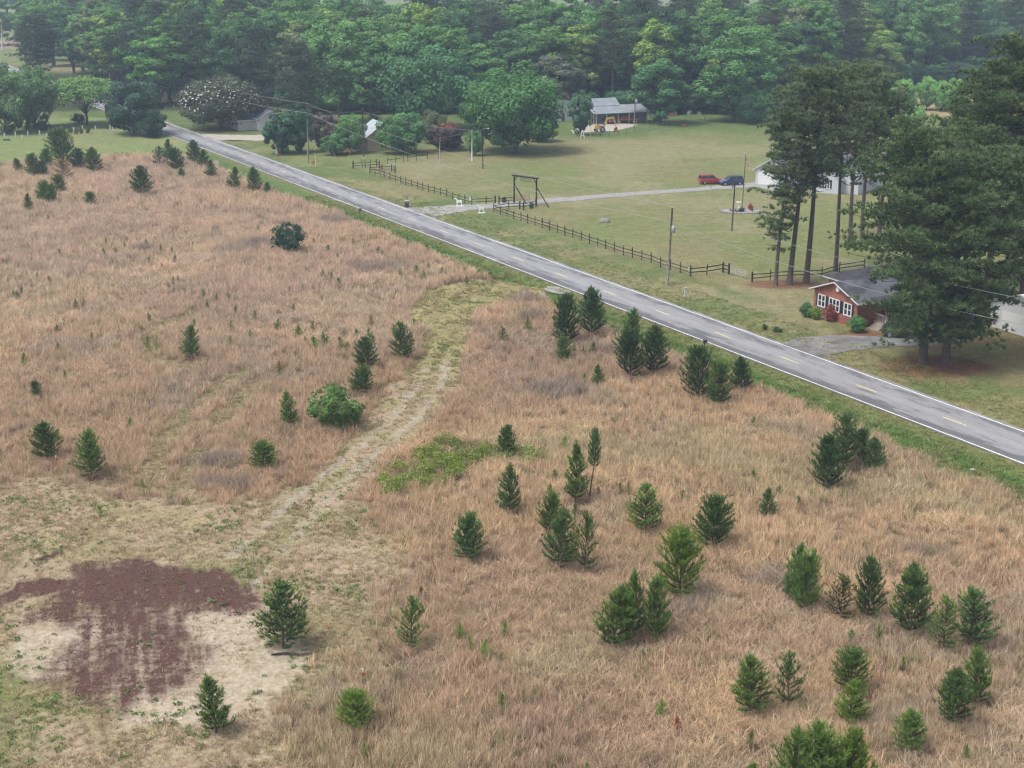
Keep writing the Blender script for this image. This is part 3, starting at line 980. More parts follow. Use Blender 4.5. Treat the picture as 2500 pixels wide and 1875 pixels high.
def young_pine(seed, open_=0.0, dense=1.0, w=1.0, prof=.68, leaders=0):
    """a waist-high to four-metre sapling: whorls of upswept shoots set with needles; modelled 3.5 m tall"""
    rg = np.random.default_rng(seed)
    H, Rb = 3.5, 1.05 * w
    tr = MB()
    bend = rg.normal(0, .05, 2)
    def stem(z):
        return np.array([bend[0] * (z / H) ** 2 * H, bend[1] * (z / H) ** 2 * H, z])
    tr.tube([stem(z) for z in np.linspace(-.1, H * .97, 7)], list(np.linspace(.055, .012, 7)), 6)
    cs, ax, tn = [], [], []
    nw = 12
    for k in range(nw):
        u = (k + .35) / nw
        z = H * (.05 + .88 * u)
        nb = rg.integers(5, 8)
        a0 = rg.uniform(0, 6.28)
        for b in range(nb):
            if open_ and rg.random() < open_:
                continue
            az = a0 + 6.283 * b / nb + rg.normal(0, .2)
            L = Rb * ((1 - u) ** prof * (.88 + .26 * math.sin(u * 3.1)) + .12) * rg.uniform(.75, 1.18)
            el = .25 + .75 * u + rg.normal(0, .12)
            pts = []
            for q in (0, .35, .7, 1.0):
                e = el + .45 * q
                r = L * q
                pts.append(stem(z) + np.array([math.cos(az) * r * math.cos(el * .8), math.sin(az) * r * math.cos(el * .8), r * math.sin(el) + .22 * L * q * q]))
            tr.tube(pts, [.018, .014, .010, .006], 4, False)
            d = pts[3] - pts[1]
            for q in np.arange(.25, 1.01, .15 / max(L, .35) * 1.25 / dense):
                i = min(2, int(q / .35))
                p_ = pts[i] + (pts[i + 1] - pts[i]) * ((q - (0, .35, .7)[i]) / (.35, .35, .30)[i])
                cs.append(p_)
                ax.append(d / np.linalg.norm(d) + UP * .35)
                tn.append(.12 + .55 * q + .12 * u + rg.normal(0, .10) + (.28 if q > .93 else 0))
                if q > .3 and rg.random() < .85:
                    sd = np.cross(d, UP)
                    sd /= np.linalg.norm(sd) + 1e-9
                    sd = sd * (1 if rg.random() < .5 else -1)
                    l2 = L * .30 * rg.uniform(.5, 1.1)
                    cs.append(p_ + (sd + UP * .35 + d * .4) * l2)
                    ax.append(sd * .7 + UP * .6 + d * .5)
                    tn.append(.25 + .45 * q + rg.normal(0, .12))
    for k in range(leaders):
        az, l0 = rg.uniform(0, 6.28), rg.uniform(.35, .6)
        f0 = stem(H * l0)
        tip = f0 + np.array([math.cos(az) * .55 * Rb, math.sin(az) * .55 * Rb, H * rg.uniform(.34, .46)])
        for q in np.linspace(.35, 1, 8):
            m_ = f0 + (tip - f0) * q ** .8
            for b in range(3 if q < .9 else 1):
                cs.append(m_ + rg.normal(0, .10 * (1.2 - q), 3) * np.array([1, 1, .4]))
                ax.append(UP + rg.normal(0, .45 * (1.15 - q), 3))
                tn.append(.3 + .5 * q)
        tr.tube([f0, tip], [.02, .008], 4, False)
    for z in np.linspace(H * .86, H * 1.0, 5):
        cs.append(stem(z))
        ax.append(UP)
        tn.append(.75)
    cs, ax, tn = np.array(cs), np.array(ax), np.clip(np.array(tn), 0, 1)
    n = 18
    V, Fc = needles(cs, ax, n, .24, .034, (.15, 1.10), rg, .12)
    tint = np.clip(np.repeat(tn, n * 3) + rg.normal(0, .06, len(V)) + np.tile([-.12, -.12, .14], len(V) // 3), 0, 1)  # needle feet darkened, tips lightened: painted shading together with new-growth colour
    wid = 2 * np.percentile(np.hypot(V[:, 0], V[:, 1]), 95)
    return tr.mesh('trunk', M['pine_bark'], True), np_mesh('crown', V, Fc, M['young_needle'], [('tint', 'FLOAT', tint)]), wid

def tall_pine(seed, H=26, base=.45, Rm=4.6, nlimb=38, clump=1.15, lean=(0, 0), r0=.32, drop=0.0, tufts=11):
    rg = np.random.default_rng(seed)
    tr = MB()
    def stem(z):
        u = z / H
        return np.array([lean[0] * u * u * H + .25 * math.sin(u * 5 + seed), lean[1] * u * u * H + .25 * math.cos(u * 4 + seed), z])
    zs = np.linspace(-.3, H * .96, 12)
    tr.tube([stem(z) for z in zs], [r0 * (1.25 if i == 0 else 1) * (1 - .82 * i / 11) for i in range(12)], 8)
    cs, rs = [], []
    for k in range(nlimb):
        u = (k + rg.random() * .8) / nlimb
        u = u ** .85
        z = H * (base + (1 - base) * u * .97)
        prof = (.38 + 1.5 * u - .55 * u * u) if u < .5 else (1.0 - 1.25 * (u - .5) ** 1.3 * 1.4)
        L = Rm * max(.22, prof) * rg.uniform(.55, 1.12)
        az = k * 2.39996 + rg.normal(0, .4)
        el = -.18 - drop + .75 * u + rg.normal(0, .15)
        tip = stem(z) + np.array([math.cos(az) * L * math.cos(el), math.sin(az) * L * math.cos(el), L * math.sin(el) + .10 * L])
        mid = stem(z) * .5 + tip * .5 - UP * .06 * L
        tr.tube([stem(z), mid, tip], [.09 * (1 - .5 * u) + .02, .05, .02], 5, False)
        for q in ((.34, .52, .70, .86, 1.02) if L > 4.5 else (.45, .75, 1.02) if L > 2.2 else (.65, 1.0)):
            pc = (stem(z) * (1 - q) + tip * q) + rg.normal(0, .42, 3) + UP * .25
            cs.append(pc)
            rs.append(clump * rg.uniform(.65, 1.15) * (.75 + .25 * min(1, L / Rm)))
            if rg.random() < .5:
                cs.append(pc + np.array([rg.normal(0, .9), rg.normal(0, .9), rg.uniform(-.1, .7)]))
                rs.append(clump * rg.uniform(.55, .9))
    for k in range(5):
        cs.append(stem(H * .97) + rg.normal(0, .6, 3))
        rs.append(clump * .8)
    cs, rs = np.array(cs), np.array(rs)
    d = rg.normal(0, 1, (len(cs), tufts, 3))
    d /= np.linalg.norm(d, axis=2, keepdims=True)
    d[..., 2] = np.where(d[..., 2] < -.25, -d[..., 2] * .6, d[..., 2])
    rr = rs[:, None, None] * (rg.uniform(.62, 1.0, (len(cs), tufts, 1)))
    off = d * rr * np.array([1.15, 1.15, .62])
    P_ = (cs[:, None, :] + off).reshape(-1, 3)
    A_ = (d + UP * .55).reshape(-1, 3)
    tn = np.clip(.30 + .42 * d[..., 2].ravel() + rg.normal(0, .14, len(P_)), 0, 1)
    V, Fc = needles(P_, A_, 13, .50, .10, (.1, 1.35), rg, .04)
    tint = np.clip(np.repeat(tn, 39) + np.tile([-.22, -.22, .22], len(V) // 3), 0, 1)  # pom-pom shading painted into the tint: dark needle feet, light tips
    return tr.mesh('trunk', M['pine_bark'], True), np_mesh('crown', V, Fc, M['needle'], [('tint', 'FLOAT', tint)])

def broadleaf(seed, H=24, Rc=6, th=5, nl=46, per=150, leaf=.32, fork=6, droop=0.25, r0=.42, upper=False, rag=0.0):
    rg = np.random.default_rng(seed)
    tr = MB()
    hz = (H - th) / 2
    cc = np.array([0, 0, th + hz])
    L_, R_ = [], []
    for k in range(nl):
        d = rg.normal(0, 1, 3)
        d /= np.linalg.norm(d)
        if upper:
            d[2] = abs(d[2]) * .9 - .12
        q = rg.uniform(.42, .90 + rag)
        lr = rg.uniform(.15 - .05 * rag, .32 - .35 * rag)
        pos_ = cc + d * q * np.array([Rc, Rc, hz])
        L_.append(pos_)
        R_.append(lr * Rc)
    L_, R_ = np.array(L_), np.array(R_)
    top = np.array([rg.normal(0, .2), rg.normal(0, .2), th + hz * .5])
    tr.tube([(0, 0, -.3), (rg.normal(0, .1), rg.normal(0, .1), th * .6), tuple(top)], [r0 * 1.25, r0, r0 * .55], 8)
    for k in rg.choice(nl, min(fork * 2, nl), False):
        st_ = np.array([0, 0, th * rg.uniform(.75, 1.2)])
        md = st_ * .45 + L_[k] * .55 + np.array([0, 0, .5])
        tr.tube([st_, md, L_[k]], [r0 * .38, r0 * .22, r0 * .08], 5, False)
    d = rg.normal(0, 1, (nl, per, 3))
    d /= np.linalg.norm(d, axis=2, keepdims=True)
    out = L_ - cc
    out /= np.linalg.norm(out, axis=1, keepdims=True) + 1e-9
    # leaves sit on the outer, upper side of every bough
    bad = np.sum(d * (out[:, None, :] + UP * .6), 2) < -.15
    d = np.where(bad[..., None], -d, d)
    rad = R_[:, None, None] * np.where(rg.random((nl, per, 1)) < .8, rg.uniform(.82, 1.08, (nl, per, 1)), rg.uniform(.4, 1.25, (nl, per, 1)))
    P_ = (L_[:, None, :] + d * rad * np.array([1, 1, .78])).reshape(-1, 3)
    P_[:, 2] -= droop * rg.random(len(P_)) ** 2
    nrm = (d + UP * .55).reshape(-1, 3) + rg.normal(0, .55, P_.shape)
    V, Fc = rhombi(P_, nrm, leaf * rg.uniform(.6, 1.25, len(P_)), .62, rg)
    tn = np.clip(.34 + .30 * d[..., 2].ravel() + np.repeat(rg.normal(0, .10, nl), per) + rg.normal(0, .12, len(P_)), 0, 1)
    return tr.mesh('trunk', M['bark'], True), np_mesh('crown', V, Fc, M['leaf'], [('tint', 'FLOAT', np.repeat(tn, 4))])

FOL = 1.0
def place_tree(proto, name, label, loc, rz, sc, color, cat='tree', group=None, tz=0.0):
    e = thing(name, label, cat, (loc[0], loc[1], tz), rz, group)
    e.scale = sc if isinstance(sc, tuple) else (sc, sc, sc)
    t_ = link('trunk', proto[0], e)
    c_ = link('crown', proto[1], e)
    c_.color = (*(q * FOL for q in color), 1)
    return e

FOL = 1.0
YP = [young_pine(200, 0, 1, 1.1, .68, 0), young_pine(201, .05, 1.05, 1.2, .45, 3), young_pine(202, .22, .9, 1.0, .6, 0), young_pine(203, .03, 1.1, 1.15, .55, 1),
      young_pine(204, .36, .75, 1.0, .5, 0), young_pine(205, .08, 1, .95, .75, 0), young_pine(206, .05, 1.1, 1.35, .42, 4), young_pine(207, .14, .95, 1.05, .6, 2)]
GREEN = {'d': (0.109, 0.193, 0.064), 'm': (0.143, 0.239, 0.060), 'l': (0.195, 0.304, 0.055), 'y': (0.270, 0.373, 0.053), 'o': (0.135, 0.150, 0.062), 'b': (0.281, 0.206, 0.075), 'k': (0.074, 0.138, 0.055)}
rT = random.Random(12)
def sapling(c, r, zx, zb, zt, w, label, col='m', var=None, cat='pine', extra=0.0, group='young pines in the dry field', name='young_pine', grass=True):
    px, pb = T(c, r, zx, zb)
    pt = T(c, r, zx, zt)[1]
    hide = 0.42 if grass else 0.0        # the tall grass hides the foot of the tree
    X, Y = at(px, pb, hide)
    dv = pt - 937.5
    h = max(.6, CAM_H - (Y + .25) * (FPX * SP + dv * CP) / (FPX * CP - dv * SP)) + extra
    wd = wide(px, pb, w * TS)
    v = rT.randrange(8) if var is None else var
    k = GREEN[col]
    j = rT.uniform(.74, 1.05)
    e_ = place_tree(YP[v], name, label, (X, Y + wd * .16), rT.uniform(0, 6.28), (wd * 1.02 / YP[v][2] * rT.uniform(.92, 1.1), wd * 1.02 / YP[v][2], h * .98 / 3.55), tuple(q * j for q in k), cat, group, gz(X, Y))
    e_.rotation_euler = (rT.gauss(0, .06), rT.gauss(0, .06), e_.rotation_euler[2])
    return e_

S = sapling
# far left end of the field
S(0, 0, 160, 1470, 1360, 80, 'small young pine, leftmost of the row at the lawn edge', 'd')
S(0, 0, 285, 1510, 1330, 130, 'bushy young pine second from the left at the lawn edge', 'd', 1)
S(0, 0, 380, 1440, 1275, 115, 'young pine just left of the tall one by the lawn', 'd')
S(0, 0, 360, 1512, 1390, 115, 'low young pine in front of the pair left of the tall lawn pine', 'd', 3)
S(0, 0, 545, 1400, 1110, 225, 'tallest full young pine at the lawn edge, in front of the clipped bushes', 'd', 6)
S(0, 0, 665, 1450, 1285, 130, 'young pine touching the right side of the tall lawn pine', 'k', 1)
S(0, 0, 805, 1475, 1265, 150, 'broad pyramid shaped young pine right of the tall lawn pine', 'd', 0)
S(0, 0, 540, 1540, 1375, 165, 'thin brownish young pine in front of the tall lawn pine', 'b', 4)
S(0, 0, 508, 1650, 1510, 120, 'short young pine below the thin brownish one', 'd')
S(0, 1, 365, 70, -95, 120, 'left half of the close pine pair near the left border', 'd')
S(0, 1, 435, 88, -60, 110, 'right half of the close pine pair near the left border', 'd')
S(0, 1, 235, 155, 0, 85, 'slim young pine left of the close pine pair', 'd', 5)
S(0, 1, 778, 105, 0, 100, 'squat young pine alone, left of the roadside row', 'd', 1)
S(0, 0, 1210, 1674, 1430, 185, 'full young pine standing alone in mid field left of the roadside cluster', 'd', 3)
S(0, 0, 1375, 1420, 1260, 120, 'leftmost young pine of the cluster near the far road end', 'k')
S(0, 0, 1450, 1385, 1190, 95, 'slender pine at the back of the cluster near the far road end', 'd', 5)
S(0, 0, 1525, 1465, 1280, 140, 'front middle pine of the cluster near the far road end', 'k', 1)
S(0, 0, 1570, 1525, 1450, 65, 'small sapling in front of the cluster near the far road end', 'd')
S(0, 0, 1675, 1405, 1205, 120, 'tall pine of the far cluster closest to the asphalt', 'k')
S(0, 0, 1748, 1432, 1290, 100, 'lower right pine of the cluster near the far road end', 'd')
S(0, 0, 1815, 1520, 1370, 100, 'young pine next to the small white roadside sign', 'd', 5)
S(0, 0, 2010, 1620, 1435, 112, 'slim roadside pine, first right of the white sign', 'd', 5)
S(1, 0, -8, 1650, 1435, 118, 'full roadside pine, second right of the white sign', 'd', 0)
S(1, 0, 95, 1655, 1570, 66, 'little roadside pine, third right of the white sign', 'd')
# middle of the field
S(0, 1, 1638, 1420, 1150, 165, 'lone young pine left of centre with open layered branches', 'd', 2)
S(1, 1, 940, 1510, 1250, 190, 'young pine left of the track, just above the dark shrub', 'd', 3)
S(1, 1, 1272, 1425, 1120, 205, 'young pine with wide lower limbs at the bend of the track', 'd', 2)
S(1, 1, 905, 1720, 1510, 200, 'dark dense pine shrub with browned left side by the track', 'd', 1)
S(1, 2, 282, 325, 50, 165, 'narrow young pine left of the broad green bush', 'm', 5)
S(1, 2, 60, 690, 500, 225, 'squat round young pine in grey grass left of the track', 'm', 6)
S(0, 2, 390, 620, 310, 235, 'left one of the two pines near the left border, two topped', 'd', 0)
S(0, 2, 775, 775, 390, 265, 'right one of the two pines near the left border, bright and layered', 'm', 2)
S(0, 2, 315, 78, -30, 95, 'small dark pine high at the left above the two border pines', 'd', 1)
S(0, 2, -12, 610, 540, 70, 'pine sapling cut by the left border of the picture', 'm')
# along the road, right of the track
S(2, 1, 470, 1290, 875, 245, 'left pine of the tall pair at the track entrance', 'k', 3)
S(2, 1, 690, 1215, 815, 215, 'right pine of the tall pair at the track entrance, beside the road', 'k', 0)
S(2, 1, 445, 1435, 1250, 130, 'low rounded pine in front of the tall entrance pair', 'd', 1)
S(2, 1, 1020, 1400, 1010, 200, 'tall forked pine with a brown patch behind the mid roadside pair', 'd', 2)
S(2, 1, 1025, 1580, 1190, 255, 'wide left pine of the mid roadside pair', 'k', 6)
S(2, 1, 1232, 1550, 1150, 240, 'right pine of the mid roadside pair with pointed top', 'k', 0)
S(2, 1, 745, 1650, 1480, 112, 'small bright pine below and left of the mid roadside pair', 'm', 5)
S(2, 1, 1620, 1770, 1355, 270, 'broad left pine below the dark roadside mailbox', 'k', 6)
S(2, 1, 1785, 1815, 1475, 225, 'right pine of the pair below the dark roadside mailbox', 'd', 1)
S(2, 1, 1988, 1690, 1410, 180, 'pointed pine right of the mailbox pair, beside the red topped stake', 'k', 0)
S(3, 2, 520, 890, 445, 285, 'front left pine of the dark cluster at the right verge', 'k', 3)
S(3, 2, 650, 700, 240, 300, 'tallest back pine of the dark cluster at the right verge', 'd', 2)
S(3, 2, 805, 640, 390, 150, 'dark small pine in the middle of the right verge cluster', 'k', 1)
S(3, 2, 935, 700, 455, 190, 'right outer pine of the dark cluster at the right verge', 'd', 0)
# centre right
S(1, 2, 2150, 585, 340, 170, 'compact pine at the right end of the bright bramble patch', 'd', 3)
S(1, 2, 2195, 1080, 690, 205, 'narrow pine below the bramble patch', 'd', 5)
S(1, 2, 1820, 1490, 1085, 275, 'neat cone shaped pine standing alone right of the track', 'd', 3)
S(2, 2, 548, 985, 500, 190, 'slender pine beside the leaning bare stemmed one', 'm', 5)
S(2, 2, 1160, 1255, 845, 265, 'open branched pine with a visible stem in the centre right', 'm', 2)
S(2, 2, 1735, 1390, 985, 345, 'wide dense round pine in the centre right', 'd', 6)
S(2, 2, 320, 1245, 950, 205, 'back left pine of the central trio', 'm', 1)
S(2, 2, 392, 1565, 1080, 280, 'front left pine of the central trio', 'd', 2)
S(2, 2, 632, 1600, 1060, 225, 'right pine of the central trio with see-through lower limbs', 'm', 4)
S(2, 2, 1462, 1815, 1255, 375, 'bright broad pine with long narrow leader, right of the central trio', 'l', 6)
S(3, 2, -8, 1120, 880, 150, 'small upright pine right of the wide round one', 'd', 5)
S(2, 3, 870, 590, 75, 310, 'front left pine of the tight group of three at the lower centre', 'm', 0)
S(2, 3, 1052, 480, -30, 230, 'tall back pine of the tight group of three at the lower centre', 'm', 5)
S(2, 3, 1240, 525, 30, 250, 'right pine of the tight group of three at the lower centre', 'm', 3)
# lower right
S(3, 3, 235, 180, -320, 220, 'tall left stem of the double pine at the head of the right row', 'd', 5)
S(3, 3, 320, 275, -200, 260, 'lower right half of the double pine at the head of the right row', 'm', 1)
S(3, 3, 640, 345, -20, 260, 'sparse brownish pine second in the right row', 'o', 4)
S(3, 3, 880, 340, -170, 250, 'dark upright pine third in the right row', 'd', 3)
S(3, 3, 1255, 475, -120, 340, 'broad tall pine fourth in the right row', 'd', 0)
S(3, 3, 1535, 610, 185, 300, 'open thin pine fifth in the right row', 'm', 4)
S(3, 3, 1815, 595, 95, 350, 'wide pine at the right end of the right row', 'd', 2)
S(2, 3, 2060, 1165, 690, 335, 'pine with one long low left limb at the lower right', 'm', 2)
S(3, 3, 180, 1112, 665, 245, 'layered pine with bare stem gaps at the lower right', 'd', 4)
S(3, 3, 725, 965, 645, 325, 'bushy pine behind the bright small one at the lower right', 'm', 6)
S(3, 3, 700, 1245, 870, 245, 'bright yellow green pine in front of the bushy one', 'l', 5)
S(3, 3, 1602, 1225, 745, 275, 'front pine of the close pair near the right border', 'd', 0)
S(3, 3, 1812, 1085, 620, 235, 'back pine of the close pair near the right border', 'm', 3)
S(3, 3, 1232, 1475, 1130, 265, 'small lone pine near the bottom right', 'm', 0)
S(3, 3, 480, 2150, 1275, 480, 'tallest pine of the big group cut by the bottom border', 'm', 0)
S(3, 3, 700, 2100, 1330, 400, 'right pine of the big group cut by the bottom border', 'l', 3)
S(3, 3, 150, 2180, 1345, 420, 'left pine of the big group cut by the bottom border', 'm', 2)
S(3, 3, -160, 2050, 1600, 300, 'outermost left pine at the bottom border, only its top in view', 'l', 5)
# lower left
S(1, 3, 222, 655, 75, 430, 'largest pine by the mulched ground, with open inner limbs', 'd', 2, grass=False)
S(1, 3, 1332, 605, 185, 265, 'pine with a bare lower stem at the lower centre left', 'm', 4)
S(1, 3, 845, 1295, 1015, 305, 'squat bright pine in front of the ribboned stake', 'l', 6)
S(0, 3, 1862, 1375, 850, 275, 'slim pine at the near edge of the mulched ground', 'm', 5, grass=False)

# the leaning pine with the bare stem
def leaning_pine():
    px, pb = T(2, 2, 668, 985)
    X, Y = at(px, pb)
    h = tall(px, pb, T(2, 2, 0, 385)[1])
    e = thing('leaning_pine', 'leaning young pine with a long bare stem and dead lower twigs', 'pine', (X, Y, gz(X, Y)), 0, 'young pines in the dry field')
    b = MB()
    top = Vector((.62, .1, h))
    b.tube([(0, 0, -.1), (.12, 0, h * .2), (.36, .05, h * .5), tuple(top)], [.07, .06, .045, .015], 6)
    b.tube([(0, 0, .1), (-.15, 0, .5), (-.28, .1, 1.1)], [.045, .03, .015], 5)
    b.tube([(0, 0, .1), (.25, -.1, .4), (.55, -.1, .9)], [.035, .025, .012], 5)
    for i in range(7):
        z = .35 + i * .13
        b.tube([(.1 + i * .03, 0, z), (.45 + i * .05, rT.uniform(-.3, .3), z + rT.uniform(-.05, .2))], [.012, .005], 4)
    b.build('trunk', M['pine_bark'], e, smooth=True)
    c_ = link('crown', YP[3][1], e, (.38, .05, h * .42), 1.0)
    c_.scale = (.46, .46, h * .58 / 3.5)
    c_.color = (*GREEN['d'], 1)
    d_ = link('dead_twig', YP[4][1], e, (.75, -.1, .35), 2.0)
    d_.scale = (.20, .20, .20)
    d_.color = (.30, .10, .05, 1)
leaning_pine()

# seedlings: ankle- to waist-high, told apart only by where they stand
SEED = [young_pine(260 + i, .45, .7, .8) for i in range(4)]
def seedling(c, r, zx, zb, h, wd, col, label, group):
    if group:
        qx, qy = T(c, r, zx, zb)
        tone = {'b': 'brownish', 'd': 'dark', 'm': 'green', 'l': 'bright', 'y': 'yellowish', 'k': 'dark'}[col]
        side = ('near left border', 'left of middle', 'in the middle', 'right of middle', 'near right border')[int(min(4, qx / 500))]
        lev = ('high up', 'upper half', 'half way up', 'lower half', 'near bottom')[int(max(0, min(4, (qy - 440) / 287)))]
        label = tone + ' ' + label + ', ' + side + ' ' + lev
    X, Y = at(*T(c, r, zx, zb), .4)
    h = h * .85 + .40
    wd *= .95
    place_tree(SEED[rT.randrange(4)], 'pine_seedling', label, (X, Y), rT.uniform(0, 6.28), (wd / 1.7, wd / 1.7, h / 3.5), tuple(q * rT.uniform(.95, 1.3) for q in GREEN[col]), 'seedling', group, gz(X, Y))
LEFT_L, LEFT_G = 'seedling left of the track', 'pine seedlings left of the track'
for zx, zb, k in ((120, 890, 'd'), (190, 880, 'd'), (270, 600, 'd'), (150, 900, 'd'), (320, 740, 'd'), (430, 780, 'b'), (515, 540, 'm'), (418, 235, 'b'), (1100, 420, 'm'), (1080, 480, 'm'),
                  (1000, 520, 'm'), (900, 540, 'm'), (915, 455, 'b'), (1390, 500, 'd'), (1485, 510, 'd'), (1510, 600, 'd'), (1665, 470, 'd'), (1290, 600, 'm'), (1495, 790, 'm'), (1535, 780, 'm'),
                  (1400, 650, 'b'), (1760, 890, 'd'), (1870, 930, 'm'), (1975, 920, 'd'), (1790, 1010, 'd'), (2035, 1040, 'd'), (655, 980, 'b'), (720, 985, 'b'), (1290, 1100, 'd'), (1275, 1320, 'd'),
                  (1355, 1365, 'm'), (795, 1270, 'b'), (205, 1465, 'd'), (500, 1360, 'b'), (560, 1600, 'd'), (1990, 1165, 'm'), (1685, 1155, 'd'), (1990, 1310, 'b'), (490, 1200, 'd'), (2200, 1080, 'm'),
                  (2160, 1240, 'm'), (1265, 455, 'd'), (75, 780, 'b'), (650, 80, 'b'), (1020, 70, 'b'), (1535, 125, 'b'), (1740, 100, 'b')):
    seedling(0, 1, zx, zb, rT.uniform(.9, 1.3), rT.uniform(.5, .8), k, LEFT_L, LEFT_G)
for zx, zb, k, h in ((500, 440, 'd', 1.0), (625, 515, 'd', 1.4), (705, 570, 'd', .9), (840, 440, 'd', 1.1), (1055, 525, 'd', 1.3), (1240, 700, 'd', .9), (1390, 690, 'm', 1.3), (1490, 650, 'd', .9), (1605, 700, 'm', 1.2),
                     (1450, 720, 'd', .8), (1800, 690, 'm', 1.0), (1820, 770, 'd', 1.0), (575, 720, 'd', 1.1), (650, 750, 'm', 1.1), (720, 810, 'm', 1.4), (405, 825, 'd', .7), (185, 1175, 'm', 1.4), (365, 1235, 'm', 1.5),
                     (490, 1175, 'm', 1.1), (430, 1290, 'm', .8), (505, 1355, 'm', 1.8), (595, 1315, 'm', 1.8), (730, 1330, 'm', 1.4), (785, 1365, 'm', 1.2), (980, 1265, 'm', 1.6), (1012, 1290, 'm', 1.1),
                     (1190, 1225, 'm', 1.4), (1370, 1150, 'm', 1.1), (865, 1230, 'm', .9), (990, 1140, 'b', 1.3), (320, 1020, 'b', 1.2), (570, 930, 'b', .8), (205, 1540, 'b', 1.4), (440, 540, 'd', .8), (15, 335, 'l', 1.2), (1090, 540, 'd', .8)):
    seedling(1, 1, zx, zb, h, h * .72, k, LEFT_L, LEFT_G)
ROAD_L, ROAD_G = 'verge shrub along field edge', 'verge shrubs along the field edge'
for zx, zb in ((780, 190), (850, 230), (910, 245), (1115, 330), (1185, 370), (1215, 380), (1300, 415), (1430, 455), (1480, 490), (435, 55), (460, 85), (1020, 300), (2020, 720)):
    seedling(1, 1, zx, zb, rT.uniform(.6, .9), rT.uniform(.6, .9), 'k', ROAD_L, ROAD_G)
RIGHT_L, RIGHT_G = 'seedling right of the track', 'seedlings right of the track'
for c, r, zx, zb, k, h in ((2, 1, 135, 1175, 'm', 1.7), (1, 1, 2130, 1275, 'd', 1.9), (2, 1, 530, 1375, 'm', 1.1), (2, 1, 620, 1395, 'm', 1.1), (2, 1, 700, 1375, 'm', 1.4), (2, 1, 175, 1450, 'd', .7), (2, 1, 620, 1630, 'd', 1.0),
                         (2, 2, 455, 522, 'y', 1.1), (2, 2, 2090, 825, 'm', 1.1), (2, 2, 2080, 345, 'd', 1.0), (2, 2, 370, 800, 'm', .9), (2, 2, 325, 915, 'm', .8), (2, 2, 935, 905, 'm', .7), (2, 2, 1010, 900, 'm', .7),
                         (2, 2, 1470, 970, 'm', .8), (2, 2, 1415, 545, 'm', .6), (2, 2, 550, 1110, 'd', 1.1), (2, 2, 1050, 1640, 'l', .7), (2, 3, 1285, 1165, 'l', 1.0), (2, 3, 1130, 680, 'm', .6), (2, 3, 2060, 1435, 'm', .9),
                         (2, 3, 650, 1655, 'l', .5), (3, 3, 1165, 760, 'l', .7), (3, 3, 960, 505, 'm', .9), (3, 3, 1700, 1560, 'm', .9), (3, 3, 720, 530, 'm', .8), (3, 2, 95, 930, 'd', .8), (3, 2, 265, 1030, 'd', .8),
                         (1, 3, 1762, 495, 'l', 1.0), (1, 3, 1972, 640, 'l', 1.0), (1, 3, 1850, 595, 'l', .8), (1, 3, 2120, 1125, 'm', 1.0), (1, 3, 2150, 480, 'l', .9), (1, 3, 930, 1500, 'l', .6)):
    seedling(c, r, zx, zb, h, h * .75, k, RIGHT_L, RIGHT_G)
for c, r, zx, zb, h, lab in ((0, 2, 505, 480, 1.1, 'small seedling right of the two pines near the left border'), (0, 2, 870, 1098, .7, 'low bright green tuft on the worn ground above the mulch'),
                             (0, 2, 1120, 340, .8, 'pale green seedling in the straw right of the border pines'), (0, 2, 1225, 850, .5, 'low green tuft in grey grass above the worn ground')):
    seedling(c, r, zx, zb, h, h * 1.0, 'l', lab, None)
X, Y = at(*T(2, 3, 1430, 1335))
e = place_tree(SEED[1], 'dead_seedling', 'small dead red brown seedling near the bottom centre', (X, Y), 0, (.35, .35, .25), (.33, .07, .045), 'seedling', None, gz(X, Y))
X, Y = at(*T(1, 3, 1420, 190))
e = place_tree(SEED[2], 'dead_seedling', 'small rust brown seedling behind the bare stemmed pine', (X, Y), 0, (.35, .35, .25), (.22, .085, .04), 'seedling', None, gz(X, Y))

# broadleaf bushes in the field
FOL = 2.1
BUSH = [broadleaf(300 + i, 3.2, 2.0, .2, 110, 60, .10, 10, .12, .05, False, .12) for i in range(3)]
def bush(px, pb, pt, w, label, col, name='bush', cat='bush', proto=None, group=None, flat_=None):
    X, Y = at(px, pb)
    wd = wide(px, pb, w)
    h = max(.4, tall(px, pb, pt)) * (flat_ or 1.0)
    return place_tree(proto or BUSH[rT.randrange(3)], name, label, (X, Y + wd * .3), rT.uniform(0, 6.28), (wd / 3.5, wd / 3.5, h / 3.0), col, cat, group, gz(X, Y))
bush(*T(1, 1, 268, 535), T(1, 1, 0, 290)[1], 245 * TS, 'dark bushy evergreen alone in the upper field', (0.032, 0.062, 0.038), 'evergreen_bush')
bush(*T(1, 2, 682, 412), T(1, 2, 0, 80)[1], 395 * TS, 'broad leafy mid green bush beside the curving track', (0.062, 0.108, 0.032))

# ------------------------------------------------------------------ the wood behind, and the trees round the houses
WOOD = [broadleaf(400, 25, 6.2, 1.5, 74, 150, .31), broadleaf(401, 27, 5.6, 1.5, 78, 150, .30), broadleaf(402, 24, 7.0, 2, 84, 150, .32), broadleaf(403, 28, 5.0, 2, 70, 150, .30),
        broadleaf(404, 23, 6.0, 1.2, 76, 150, .31), broadleaf(405, 26, 6.6, 1.5, 84, 150, .31), broadleaf(406, 25, 5.2, 2, 66, 160, .30), broadleaf(407, 22, 6.4, 1.2, 76, 150, .31)]
PINE = [tall_pine(500, 26, .40, 4.4), tall_pine(501, 27, .35, 4.0, 42), tall_pine(502, 25, .45, 4.8, 36), tall_pine(503, 24, .25, 4.6, 46)]
DOME = [broadleaf(420, 18, 10.5, 1.2, 150, 150, .34, 8, .3, .5), broadleaf(421, 16, 9.0, 1.0, 130, 150, .33, 8, .3, .5), broadleaf(422, 9, 5.5, .6, 84, 140, .23, 8, .2, .25), broadleaf(423, 10, 4.0, .4, 76, 150, .22, 6, .2, .2)]

